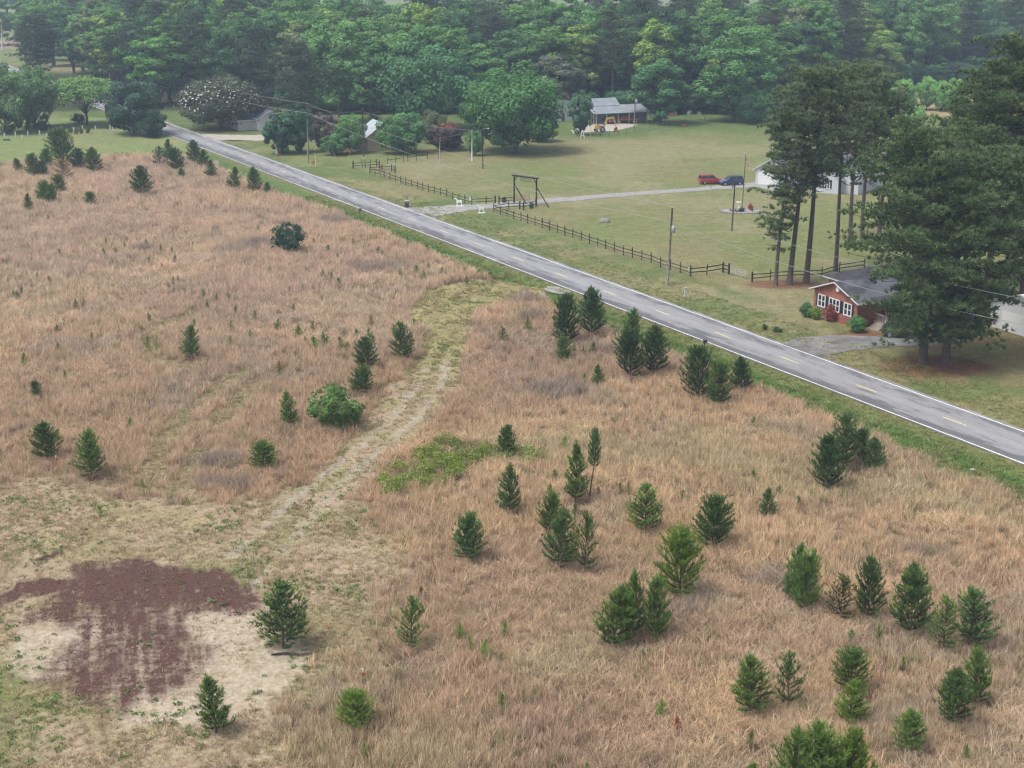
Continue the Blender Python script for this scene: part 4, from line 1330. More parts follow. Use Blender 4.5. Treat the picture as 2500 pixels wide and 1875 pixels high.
def wood_place(x, y, deep):
    px_ = 1250 + x / y * FPX * CP * 1.05
    w_ = ('beyond the far lawn', 'behind the magnolia', 'behind the roadside evergreens', 'behind the yellow cottage', 'behind the big oak', 'behind the metal shed', 'behind the parked cars', 'behind the tall pine row', 'at the far right')[int(max(0, min(8, px_ / 278)))]
    return ('front ' if deep < 12 else 'second row ' if deep < 26 else 'inner ' if deep < 60 else 'hindmost '), w_
PAL = [((0.060, 0.125, 0.045), 'mid green broadleaf tree'),
       ((0.072, 0.146, 0.054), 'light green broadleaf tree'),
       ((0.105, 0.170, 0.050), 'yellow green broadleaf tree'),
       ((0.042, 0.090, 0.045), 'deep green broadleaf tree'),
       ((0.090, 0.105, 0.065), 'grey green thin leaved tree')]
rW = random.Random(77)
def edge_y(x):
    """front of the wood"""
    if x > 58:
        return 388 + (x - 58) * 1.15
    if x > -60:
        return 398
    if x > -108:
        return 408 + (-60 - x) * .2
    return 440 + (-108 - x) * .9
count = 0
y = 392.0
row = 0
while y < 700:
    x = -300.0 + rW.uniform(0, 6)
    step = 9.5 + .018 * (y - 390) * 1.6
    while x < 300:
        jx, jy = x + rW.uniform(-2.6, 2.6), y + rW.uniform(-3, 3)
        s_, t_ = st(jx, jy)
        inview = abs(jx) < .372 * jy + 10
        deep = jy - edge_y(jx)
        ok = inview and deep > 0 and not (-16 < t_ < 14 + max(0, (jy - 400) * .02))
        if t_ < 0:
            ok = ok and (jx < -150 and 470 < jy < 500 or jy > 900)
        # only what can be seen: the front rows whole, further back only the crowns that still reach the picture
        vis_h = CAM_H - jy * (FPX * SP - 975 * CP) / (FPX * CP + 975 * SP)
        if ok and (deep < 45 or row % 2 == 0 and deep < 190):
            u = rW.random()
            if u < .17 + (.25 if jx > 20 and deep > 70 else 0):
                pr = PINE[rW.randrange(4)]
                d1, d2 = wood_place(jx, jy, deep)
                place_tree(pr, 'pine_tree', d1 + 'dark pine among the broadleaf wood, ' + d2, (jx, jy), rW.uniform(0, 6.28), (rW.uniform(1.2, 1.6),) * 2 + (rW.uniform(1.0, 1.2),),
                           tuple(q * rW.uniform(.85, 1.15) for q in (0.052, 0.072, 0.045)), 'pine', 'pines in the wood')
            else:
                c_, lab = PAL[(0, 0, 0, 1, 1, 0, 3, 3, 4, 2, 3, 0)[rW.randrange(12)]]
                pr = WOOD[rW.randrange(8)]
                hs_ = rW.uniform(.95, 1.28) * (.86 if deep < 10 else 1)
                d1, d2 = wood_place(jx, jy, deep)
                place_tree(pr, 'broadleaf_tree', d1 + lab + ' ' + d2, (jx, jy), rW.uniform(0, 6.28), (rW.uniform(1.1, 1.5) * (1.25 if deep > 45 else 1),) * 2 + (hs_,), tuple(q * k_ * rW.uniform(.95, 1.05) for q, k_ in zip(c_, (1.08, 1.02, .88))), 'tree', 'trees of the wood')
            count += 1
        x += step
    y += 8.5 + (y - 392) * .03
    row += 1
print('wood', count)
# low growth closing the foot of the wood
UL = ('first', 'second', 'third', 'fourth', 'fifth', 'sixth', 'seventh', 'eighth', 'ninth', 'tenth', 'eleventh', 'twelfth', 'thirteenth', 'fourteenth', 'fifteenth', 'sixteenth', 'seventeenth', 'eighteenth', 'nineteenth', 'twentieth', 'twenty-first', 'twenty-second', 'twenty-third', 'twenty-fourth', 'twenty-fifth', 'twenty-sixth')
k = 0
for i in range(60):
    jx = -58 + i * 10 + rW.uniform(-2, 2)
    jy = edge_y(jx) - 1 + rW.uniform(-2, 3)
    if abs(jx) > .38 * jy or k >= len(UL):
        continue
    sc_ = rW.uniform(.8, 1.25)
    place_tree(DOME[2] if i % 2 else DOME[3], 'understory_shrub', 'leafy shrub at the foot of the wood, %s from the left' % UL[k], (jx, jy), rW.uniform(0, 6.28), (sc_ * 1.25, sc_ * 1.25, sc_ * .8), tuple(q * rW.uniform(.8, 1.15) for q in (0.045, 0.098, 0.045)), 'shrub', 'shrubs at the foot of the wood')
    k += 1
# far pine belt beyond the distant field, upper left
for i in range(46):
    jx, jy = -330 + i * 5.2 + rW.uniform(-2, 2), 800 + rW.uniform(0, 45)
    if jx > -110:
        break
    place_tree(PINE[rW.randrange(4)], 'pine_tree', 'hazy blue pine in the belt behind the distant field, upper left', (jx, jy), rW.uniform(0, 6.28), (rW.uniform(1.5, 2.0),) * 2 + (rW.uniform(1.0, 1.25),), (0.045, 0.062, 0.042), 'pine', 'distant pine belt')

def big(proto, px, pb, pt, w, label, col, name='tree', pw=None, ph=None, rz=None, cat='tree'):
    X, Y = at(px, pb)
    h, wd = tall(px, pb, pt), wide(px, pb, w)
    return place_tree(proto, name, label, (X, Y), rW.uniform(0, 6.28) if rz is None else rz, (wd / pw, wd / pw, h / ph), col, cat, None, gz(X, Y))
B = big
GR = (0.055, 0.115, 0.042)
DK = (0.036, 0.075, 0.040)
B(DOME[0], 1258, 372, 160, 236, 'big dark green dome shaped oak at the far lawn edge', (0.050, 0.110, 0.038), 'oak_tree', 20, 18)
B(DOME[0], 1035, 318, 108, 240, 'wide domed broadleaf tree behind the yellow cottage', (0.052, 0.112, 0.050), 'domed_tree', 20, 18)
B(WOOD[3], 910, 318, 92, 110, 'narrow green tree left of the wide domed one', GR, 'slim_tree', 10, 28)
B(tall_pine(510, 20, .12, 6.5, 60, 1.5, r0=.3), 735, 332, 118, 165, 'round dark pine crown behind the roadside evergreens', (0.050, 0.066, 0.042), 'dark_pine', 14, 20)
B(tall_pine(511, 20, .12, 5.5, 50, 1.4, r0=.3), 640, 298, 78, 130, 'dark pine rising behind the flowering magnolia', (0.046, 0.062, 0.044), 'dark_pine', 12, 20)
B(WOOD[2], 830, 300, 20, 160, 'tall light green tree high behind the yellow cottage', (0.082, 0.155, 0.055), 'tall_tree', 14, 24)
# left lawn
B(DOME[1], 15, 325, 155, 130, 'leafy oak cut by the left border on the far lawn', (0.085, 0.135, 0.058), 'oak_tree', 17, 16)
B(DOME[1], 85, 312, 158, 120, 'second leafy oak from the left on the far lawn', (0.080, 0.135, 0.056), 'oak_tree', 17, 16)
B(broadleaf(430, 10, 7.0, 2.4, 96, 150, .25, 10, .2, .22, True), 212, 305, 184, 185, 'spreading pale green tree with several stems on the far lawn', (0.085, 0.145, 0.048), 'spreading_tree', 13.5, 10)
B(DOME[2], 330, 328, 195, 145, 'dark low crowned tree hiding the far end of the road', (0.034, 0.062, 0.042), 'dark_tree', 10.5, 9)
B(DOME[2], 372, 332, 262, 80, 'dark lower bough mass reaching to the edge of the road', (0.034, 0.066, 0.042), 'dark_shrub', 10.5, 9, None, 'shrub')
B(tall_pine(512, 20, .22, 6.5, 62, 1.5, r0=.35), 100, 212, 45, 150, 'big dark pine rising above the far lawn oaks', (0.044, 0.060, 0.040), 'dark_pine', 14, 20)
B(WOOD[1], 225, 185, 5, 120, 'tall bright poplar beside the big dark pine', (0.085, 0.155, 0.050), 'poplar_tree', 11, 27)
B(WOOD[5], 290, 205, 8, 120, 'yellow topped tree between poplar and wood', (0.135, 0.185, 0.050), 'yellow_tree', 12, 26)
B(WOOD[0], 45, 235, 195, 60, 'small roadside tree left of the big dark pine', GR, 'small_tree', 12, 25)
# magnolia with white blossoms
mg = B(broadleaf(431, 12, 9.2, 1.0, 130, 150, .26, 12, .2, .38), 540, 312, 190, 215, 'flowering magnolia with white and pink blossoms beside the road', (0.058, 0.072, 0.044), 'magnolia_tree', 19.0, 12, 0.4)
rg = np.random.default_rng(9)
n = 420
d = rg.normal(0, 1, (n, 3)); d /= np.linalg.norm(d, axis=1, keepdims=True); d[:, 2] = np.where(d[:, 2] < -.3, -d[:, 2], d[:, 2])
V, Fc = rhombi(np.array([0, 0, 6.2]) + d * np.array([9.0, 9.0, 5.6]) * rg.uniform(.9, 1.1, (n, 1)), d + UP * .3, rg.uniform(.15, .32, n), .8, rg)
M['blossom'] = plain('blossom', (0.58, 0.52, 0.49), 0.7, 0.15, 2)
link('blossom', np_mesh('blossom', V, Fc, M['blossom']), mg)
# evergreens and shrubs along the far side of the road
B(DOME[3], 690, 374, 262, 100, 'dense dark evergreen at the roadside, left of the pale utility pole', (0.034, 0.075, 0.044), 'evergreen_tree', 8, 10)
B(DOME[3], 735, 372, 250, 70, 'dark evergreen just left behind the pale utility pole', (0.036, 0.078, 0.042), 'evergreen_tree', 8, 10)
B(DOME[3], 795, 365, 270, 75, 'purplish brown leaved tree right of the pale utility pole', (0.085, 0.065, 0.062), 'purple_tree', 8, 10)
B(DOME[2], 858, 373, 278, 76, 'bright green dogwood in front of the yellow cottage', (0.070, 0.140, 0.042), 'dogwood_tree', 10.5, 9)
B(DOME[2], 820, 378, 325, 70, 'low spreading green shrub left of the yellow cottage', (0.062, 0.125, 0.048), 'green_shrub', 10.5, 9, None, 'shrub')
B(DOME[2], 985, 374, 274, 126, 'round mid green tree right of the yellow cottage', (0.055, 0.122, 0.045), 'round_tree', 10.5, 9)
B(DOME[2], 1055, 350, 268, 75, 'brownish green tree behind the red tipped bush', (0.075, 0.092, 0.050), 'brown_tree', 10.5, 9)
B(DOME[3], 1092, 366, 300, 88, 'dark round bush with rusty red top on the lawn', (0.055, 0.045, 0.045), 'red_tip_bush', 8, 10, None, 'bush')
B(DOME[3], 1092, 358, 294, 62, 'rusty red new growth crowning the dark round bush', (0.19, 0.075, 0.045), 'red_growth', 8, 10, None, 'bush')
B(DOME[2], 1160, 380, 318, 46, 'small light green tree between the two white posts', (0.075, 0.140, 0.055), 'small_tree', 10.5, 9)
B(DOME[3], 1417, 330, 215, 60, 'columnar green tree left of the metal roofed shed', (0.055, 0.105, 0.055), 'columnar_tree', 8, 10)
B(DOME[1], 1322, 345, 285, 75, 'low drooping skirt of leaves right of the big oak', (0.050, 0.108, 0.040), 'leafy_shrub', 17, 16, None, 'shrub')
B(WOOD[4], 1610, 303, 130, 150, 'large green tree overhanging the right end of the metal shed', (0.050, 0.110, 0.048), 'overhanging_tree', 12, 23)
B(WOOD[4], 1360, 285, 125, 135, 'grey green tree behind the shed, left of the tall wood', (0.075, 0.085, 0.060), 'grey_tree', 12, 23)
B(WOOD[7], 1790, 297, 60, 200, 'big bright tree at the wood edge behind the red and blue cars', (0.066, 0.138, 0.048), 'edge_tree', 13, 22)
B(DOME[1], 1840, 300, 215, 110, 'bushy tree at the lawn corner under the bright edge tree', (0.056, 0.120, 0.048), 'edge_shrub', 17, 16, None, 'shrub')
for i, (px, pb, pt, w) in enumerate(((2205, 270, 192, 62), (2262, 268, 186, 60), (2300, 272, 196, 55), (2225, 325, 255, 66), (2330, 268, 190, 60), (2175, 275, 205, 45))):
    B(DOME[2], px, pb, pt, w, ('bright young tree left of the gap between the pine groups', 'bright young tree in the gap between the pine groups, highest', 'bright young tree in the gap, right of the highest',
                               'low bright shrub below the gap between the pine groups', 'bright young tree half behind the right pines', 'bright young tree half behind the left pine group')[i], (0.105, 0.200, 0.060), 'bright_tree', 10.5, 9)

# the row of tall pines before the white house
def tp(seed, px, pb, pt, label, w, base, lean, nl=40, r0=.34, clump=1.1, rm=5.0):
    X, Y = at(px, pb)
    h = tall(px, pb, pt)
    pr = tall_pine(seed, h, base, rm, nl, clump, lean, r0)
    return place_tree(pr, 'tall_pine', label, (X, Y), 0, 1.0, (0.066, 0.090, 0.045), 'pine', None, gz(X, Y))
tp(520, 1898, 697, 255, 'leftmost tall pine of the row before the white house', 0, .20, (.01, 0), 56, .28, .95, 3.6)
tp(521, 1930, 695, 182, 'second tall pine of the row, straight bare trunk', 0, .43, (.045, 0), 40, .40)
tp(522, 1966, 691, 172, 'third tall pine of the row with the heaviest leaning trunk', 0, .45, (.055, .02), 50, .42)
tp(523, 2035, 662, 168, 'fourth tall pine of the row with high trunk behind the dark roof', 0, .46, (.03, .02), 44, .34, 1.1, 4.8)
tp(524, 2072, 600, 175, 'fifth tall pine, half hidden behind the big front pines', 0, .48, (.03, 0), 40, .36, 1.15, 5.2)
tp(525, 2105, 580, 178, 'sixth tall pine behind the brick house roof', 0, .46, (.02, 0), 42, .36, 1.2, 5.2)
tp(526, 2150, 570, 235, 'seventh tall pine, lower, right of the group before the white house', 0, .40, (.01, 0), 46, .34, 1.1, 4.8)
# big pines in the brick house yard
def front_pine(seed, px, pb, h, label, base, rm, nl, lean, r0, clump, drop=.1):
    X, Y = at(px, pb)
    pr = tall_pine(seed, h, base, rm, nl, clump, lean, r0, drop, 12)
    place_tree(pr, 'yard_pine', label, (X, Y), 0, 1.0, (0.052, 0.077, 0.033), 'pine', None, gz(X, Y))
front_pine(530, 2247, 886, tall(2247, 886, 345), 'huge left pine of the pair in the brick house yard', .12, 9.6, 104, (-.09, .02), .52, 1.2)
front_pine(531, 2308, 884, tall(2308, 884, 400), 'huge right pine of the pair in the brick house yard', .12, 10.6, 112, (.22, .03), .50, 1.2, .25)
front_pine(532, 2405, 790, tall(2405, 790, 112), 'very tall pine behind the right yard pine, reaching highest', .26, 8.0, 86, (.02, 0), .5, 1.25)
front_pine(533, 2492, 790, tall(2492, 790, 150), 'very tall pine cut by the right border', .16, 8.4, 92, (0, 0), .5, 1.25)
front_pine(534, 2330, 700, tall(2330, 700, 215), 'tall pine behind the yard pair, right of the gap', .24, 6.4, 66, (.02, 0), .42, 1.15)
front_pine(535, 2275, 720, tall(2275, 720, 395), 'pine behind the brick house at the left of the yard pair', .18, 5.2, 54, (0, 0), .36, 1.15)

# ------------------------------------------------------------------ utility poles and wires
def P3(px, py):
    X, Y = at(px, py)
    return X, Y, gz(X, Y)
POLES = {}
def pole(key, base, top, r, label, mat='pole_wood', parts=(), name='utility_pole'):
    X, Y, Z = P3(*base)
    h = tall(base[0], base[1], top[1])
    # lean: where the top shows against where a plumb pole would end
    xt, yt = at(top[0], top[1], h)
    lx = max(-.06 * h, min(.06 * h, xt - X))
    e = thing(name, label, 'utility pole' if name == 'utility_pole' else 'post', (X, Y, Z))
    MB().tube([(0, 0, -.2), (lx * .5, 0, h * .5), (lx, 0, h)], [r, r * .87, r * .72], 10).build('shaft', M[mat], e, smooth=True)
    for pt in parts:
        if pt == 'transformer':
            b = MB().lathe([(.02, -.55), (.26, -.52), (.27, .28), (.24, .36), (.05, .42)], 14)
            b.build('transformer', M['grey_metal'], e, (lx * .75 + .30, -.10, h * .735), smooth=True)
            MB().tube([(0, 0, .4), (0, 0, .72)], [.05, .03], 6).build('bushing', M['pale_wood'], e, (lx * .75 + .30, -.10, h * .735))
            MB().box(-.3, .02, -.05, .05, -.3, -.22).build('bracket', M['grey_metal'], e, (lx * .75 + .28, -.05, h * .735))
        if pt == 'insulator':
            MB().lathe([(.03, 0), (.07, .05), (.04, .12), (.07, .18), (.02, .24)], 8).build('insulator', M['dull_white'], e, (lx, 0, h))
        if pt == 'lamp':
            MB().tube([(0, 0, 0), (.5, 0, .35), (1.3, 0, .42)], [.04, .035, .03], 6).build('lamp_arm', M['grey_metal'], e, (lx, 0, h * .96))
            MB().lathe([(.05, .12), (.20, .06), (.22, -.08), (.10, -.16)], 10).build('lamp_head', M['dull_white'], e, (lx + 1.35, 0, h * .96 + .38), smooth=True)
        if pt == 'arm':
            MB().box(-1.1, 1.1, -.05, .05, -.06, .06).build('crossarm', M['dark_wood'], e, (lx, -.12, h * .95), .5)
        if pt == 'cap_white':
            MB().lathe([(r + .02, .2), (r + .02, .75)], 10).build('marker_band', M['dull_white'], e)
    POLES[key] = (X + lx, Y, Z + h)
    return e
t = T
pole('main', t(2, 1, 1343, 800), t(2, 1, 1385, 130), .17, 'weathered utility pole with a pale transformer beside the road', 'pole_wood', ('transformer', 'insulator'))
pole('left', t(1, 0, 450, 1405), t(1, 0, 443, 895), .19, 'pale utility pole before the dark roadside evergreens', 'pole_wood', ('insulator',))
pole('cottage', t(1, 0, 930, 1385), t(1, 0, 920, 945), .15, 'dark utility pole at the left corner of the yellow cottage', 'dark_wood', ('insulator', 'cap_white'))
pole('lean', t(1, 0, 1580, 1410), t(1, 0, 1625, 1180), .10, 'short leaning pale pole on the lawn beside the red tipped bush', 'pale_wood')
pole('white', t(1, 0, 1865, 1390), t(1, 0, 1865, 1120), .10, 'straight white post left of the dark lamp pole', 'white')
pole('lamp', t(1, 0, 1960, 1455), t(1, 0, 1950, 1110), .13, 'dark pole with a curved lamp arm on the lawn', 'dark_wood', ('lamp',))
pole('shed', t(2, 0, 1055, 1120), t(2, 0, 1067, 780), .16, 'utility pole with a white transformer before the metal shed', 'pole_wood', ('transformer', 'insulator'))
pole('thin', t(2, 0, 680, 1185), t(2, 0, 685, 955), .08, 'thin pale pole beside the white letter A', 'pale_wood')
pole('bare', (1786.6, 564), (1794.6, 441), .13, 'bare dark pole on the lawn left of the flower bed', 'dark_wood')
pole('far1', t(0, 0, 948, 665), t(0, 0, 943, 500), .20, 'distant pale pole above the spreading lawn tree', 'pale_wood')
pole('far2', t(0, 0, 1418, 815), t(0, 0, 1410, 600), .20, 'distant pole with a transformer behind the dark low crowned tree', 'pole_wood', ('transformer',))
pole('far3', t(0, 0, 20, 430), t(0, 0, 14, 185), .28, 'very distant white pole at the left border', 'dull_white', ('arm',))
pole('far4', t(0, 0, 218, 335), t(0, 0, 212, 200), .28, 'very distant white pole left of the big dark pine', 'dull_white')

def wire(label, a, b, sag, r=.022, mat='wire'):
    a, b = Vector(a), Vector(b)
    mid0 = a
    pts = []
    n = 22
    for i in range(n + 1):
        u = i / n
        q = a + (b - a) * u
        q.z -= sag * 4 * u * (1 - u)
        pts.append(q - mid0)
    o_ = MB().tube(pts, r, 5, False).build('power_line', M[mat], None, tuple(mid0), smooth=True)
    return tag(o_, label, 'wire')
pm, pl_ = Vector(POLES['main']), Vector(POLES['left'])
def off(v, dz, dx=0, dy=0):
    return (v[0] + dx, v[1] + dy, v[2] + dz)
# the line goes on past the right border along the road
s0, t0 = st(pm.x, pm.y)
xr, yr = xy(s0 - 62, t0 + .5)
wire('upper power line from the roadside transformer pole to the right border', off(pm, .15), (xr, yr, 10.6), .9)
wire('lower power line from the roadside transformer pole to the right border', off(pm, -1.9, .1), (xr, yr, 8.1), 1.3, .03)
wire('upper power line between the transformer pole and the pale pole', off(pm, .15), off(pl_, .2), 1.6)
wire('lower power line between the transformer pole and the pale pole', off(pm, -1.9), off(pl_, -1.8), 2.0, .03)
pf = Vector(POLES['far2'])
wire('upper power line from the pale pole towards the distant pole', off(pl_, .2), off(pf, .1), 1.2, .03)
wire('lower power line from the pale pole towards the distant pole', off(pl_, -1.8), off(pf, -1.8), 1.5, .035)
wire('thin wire from the distant pole back to the farther one', off(pf, 0), off(POLES['far1'], 0), .8, .03)
wire('service wire from the pale pole to the cottage pole', off(pl_, -.2), off(POLES['cottage'], -.3), .8)
wire('service wire from the cottage pole towards the big oak', off(POLES['cottage'], -.4), off(POLES['lamp'], -.4), .8)
wire('service wire from the short leaning pole to the white post', off(POLES['lean'], -.1), off(POLES['white'], -.1), .3)
wire('service wire to the shed pole from behind the columnar tree', off(POLES['shed'], -.6), (20.5, 372, 6.5), .4)
wire('low service wire from the roadside transformer pole across the lawn', off(pm, -2.8), (POLES['bare'][0], POLES['bare'][1], POLES['bare'][2] - .2), 1.3, .018)
def guy(label, top, foot, guard_len, mat='yellow'):
    """stay wire from a pole with a plastic guard on its lower end"""
    tx, ty, tz = top
    X, Y, Z = P3(*foot)
    e = thing('guy_wire', label, 'guy wire', (X, Y, Z))
    d = Vector((tx - X, ty - Y, tz - Z))
    MB().tube([(0, 0, -.1), tuple(d)], .012, 4).build('stay', M['wire'], e)
    g_ = d.normalized() * guard_len
    MB().tube([(0, 0, -.05), tuple(g_)], .045, 6).build('guard', M[mat], e)
guy('yellow guarded stay of the roadside transformer pole by the fence corner', off(pm, -1.2), (1600 + 1010 * .14465, 480 + 1445 * .14465), 3.4)
guy('yellow guarded stay right of the pale pole', off(pl_, -3.5, 1.2, -1.0), t(1, 0, 515, 1432), 2.8)
guy('yellow guarded stay left of the cottage pole', off(POLES['cottage'], -2), t(1, 0, 795, 1365), 2.8)
guy('pale guarded stay between the pale pole and the cottage pole', off(pl_, -.6), t(1, 0, 700, 1372), 2.4, 'pale_wood')

# ------------------------------------------------------------------ fences
def z1(o_, s_, bx, by):
    return (o_[0] + bx * s_, o_[1] + by * s_)
GZM = lambda bx, by: z1((1080, 400), .14467, bx, by)
AZM = lambda bx, by: z1((840, 370), .11754, bx, by)
FZM = lambda bx, by: z1((1600, 480), .14465, bx, by)
post_m = MB().box(-.055, .055, -.055, .055, -.2, 1.0).mesh('post', M['dark_wood'])
def fence(label, pix, hgt=1.5, rails=(.55, 1.05), thick=(), mat='dark_wood', rr=.055, skip=()):
    pts = [P3(*q) for q in pix]
    o0 = pts[0]
    e = thing('rail_fence', label, 'fence', o0)
    loc = [Vector((q[0] - o0[0], q[1] - o0[1], q[2] - o0[2])) for q in pts]
    for i, q in enumerate(loc):
        b = link('post', post_m, e, q, rT.uniform(0, 1))
        w_ = 1.7 if i in thick else rT.uniform(.85, 1.1)
        b.scale = (w_, w_, hgt * rT.uniform(.93, 1.07))
        b.rotation_euler = (rT.uniform(-.03, .03), rT.uniform(-.03, .03), rT.uniform(0, 1))
    for i in range(len(loc) - 1):
        if i in skip:
            continue
        a, b = loc[i], loc[i + 1]
        for z in rails:
            MB().bar(a + Vector((0, 0, z * hgt / 1.5 + rT.uniform(-.03, .03))), b + Vector((0, 0, z * hgt / 1.5 + rT.uniform(-.03, .03))), rr, rr * 1.9).build('rail', M[mat], e)
    return e
RUN1 = [AZM(*q) for q in ((535, 460), (645, 490), (750, 520), (835, 545), (952, 590), (1065, 625), (1180, 660), (1285, 695), (1408, 732), (1528, 770), (1634, 805), (1757, 845), (1878, 872), (2000, 905), (2130, 936))]
RUN1 += [GZM(*q) for q in ((172, 600), (280, 635), (378, 658), (498, 692))]
fence('long rail fence along the road left of the timber gateway', RUN1)
fence('short rail fence from the round sign to the left gate posts', [GZM(*q) for q in ((498, 694), (738, 682), (895, 668))], thick=(2,))
fence('short rail fence between thick post and left gateway leg', [GZM(*q) for q in ((955, 682), (1210, 658))], thick=(0, 1))
fence('short rail fence in front of the drive up to the right gateway leg', [GZM(*q) for q in ((868, 803), (1120, 770), (1305, 765), (1368, 775), (1575, 722))], thick=(2, 3))
RUN2 = [GZM(*q) for q in ((870, 806), (978, 852), (1092, 890), (1207, 935), (1328, 965), (1438, 1003), (1565, 1045), (1682, 1078), (1810, 1112))]
RUN2 += [t(2, 1, *q) for q in ((260, 307), (325, 330), (392, 349), (457, 372), (525, 393), (598, 417), (669, 442), (740, 465), (808, 490), (883, 517), (963, 545), (1040, 565), (1120, 587), (1202, 612), (1283, 648), (1368, 672), (1452, 697), (1540, 726))]
fence('long rail fence along the road right of the timber gateway', RUN2)
fence('heavy rail fence corner behind the transformer pole', [FZM(*q) for q in ((593, 1345), (868, 1320), (1142, 1275), (1240, 1308))], 1.6, thick=(0, 2, 3), rr=.07)
fence('rail fence behind the trunks of the tall pines', [FZM(1632, 1440), FZM(1935, 1410), (1924.5, 680), (2006.5, 677), (2049, 664), (2110, 655)], 1.5, thick=(0,), rr=.06)
fence('small rail fence left of the old corral', [AZM(*q) for q in ((190, 352), (378, 322), (440, 340), (545, 322), (672, 308), (735, 340))], thick=(0, 4, 5))
fence('inner corral rail with red and green plates', [AZM(*q) for q in ((538, 440), (750, 425), (790, 412), (990, 415), (1058, 432))], thick=(3, 4))
fence('back rail fence running from the corral towards the oak', [AZM(*q) for q in ((735, 338), (900, 262), (1073, 245), (1235, 225), (1328, 212), (1502, 190), (1730, 155), (1960, 140))], thick=(0,), rails=(.95,), skip=(0, 3, 6))
def wire_fence(label, pix, hgt, name='wire_fence'):
    pts = [P3(*q) for q in pix]
    o0 = pts[0]
    e = thing(name, label, 'fence', o0)
    loc = [Vector((q[0] - o0[0], q[1] - o0[1], q[2] - o0[2])) for q in pts]
    for q in loc:
        b = link('post', post_m, e, q)
        b.scale = (.7, .7, hgt * 1.05)
    for a, b in zip(loc[:-1], loc[1:]):
        for z in (.4, .8, 1.15):
            MB().tube([a + Vector((0, 0, z)), b + Vector((0, 0, z))], .012, 4).build('strand', M['wire'], e)
SZ = lambda bx, by: z1((1280, 230), .16275, bx, by)
wire_fence('wire fence along the far lawn before the farm yard', [SZ(*q) for q in ((1000, 650), (1140, 640), (1275, 628), (1405, 612), (1530, 598), (1648, 560), (1880, 540), (2015, 515), (2100, 500), (2180, 495), (2400, 455), (2700, 410), (2980, 395))], 1.25)
def tube_gate(label, a, b, h, mat):
    A, Bp = P3(*a), P3(*b)
    e = thing('pipe_gate', label, 'gate', A)
    d = Vector((Bp[0] - A[0], Bp[1] - A[1], Bp[2] - A[2]))
    for k in range(5):
        z = .25 + (h - .3) * k / 4
        MB().tube([(0, 0, z), (d.x, d.y, d.z + z)], .025, 6).build('bar', M[mat], e)
    for k in range(4):
        q = d * (k / 3)
        MB().tube([(q.x, q.y, q.z + .2), (q.x, q.y, q.z + h)], .025, 6).build('upright', M[mat], e)
tube_gate('closed pipe gate at the fence corner behind the transformer pole', FZM(1262, 1310), FZM(1525, 1388), 1.25, 'grey_metal')
tube_gate('reddish pipe gate standing open inside the timber gateway', GZM(1240, 640), GZM(1470, 640), 1.2, 'rust_red')

# round and square plates on the fence
def disc(label, pix, z, r, mat, name='round_sign'):
    X, Y, Z = P3(*pix)
    o_ = MB().tube([(0, -.09, 0), (0, -.06, 0)], r, 18).build(name, M[mat], None, (X, Y, Z + z), .1)
    return tag(o_, label, 'sign')
disc('round white disc on the fence corner post left of the gateway', GZM(478, 690), 1.15, .34, 'white')
disc('round white disc on the heavy fence corner behind the transformer pole', FZM(575, 1340), 1.05, .26, 'white')
def plate(label, pix, z, w, h, mat):
    X, Y, Z = P3(*pix)
    e = tag(MB().box(-w / 2, w / 2, -.10, -.075, 0, h).build('fence_plate', M[mat], None, (X, Y, Z + z)), label, 'sign')
plate('red plate on the inner corral post', AZM(790, 412), .55, .28, .95, 'red')
plate('green plate on the right corral post', AZM(1058, 432), .85, .5, .6, 'green_plate')

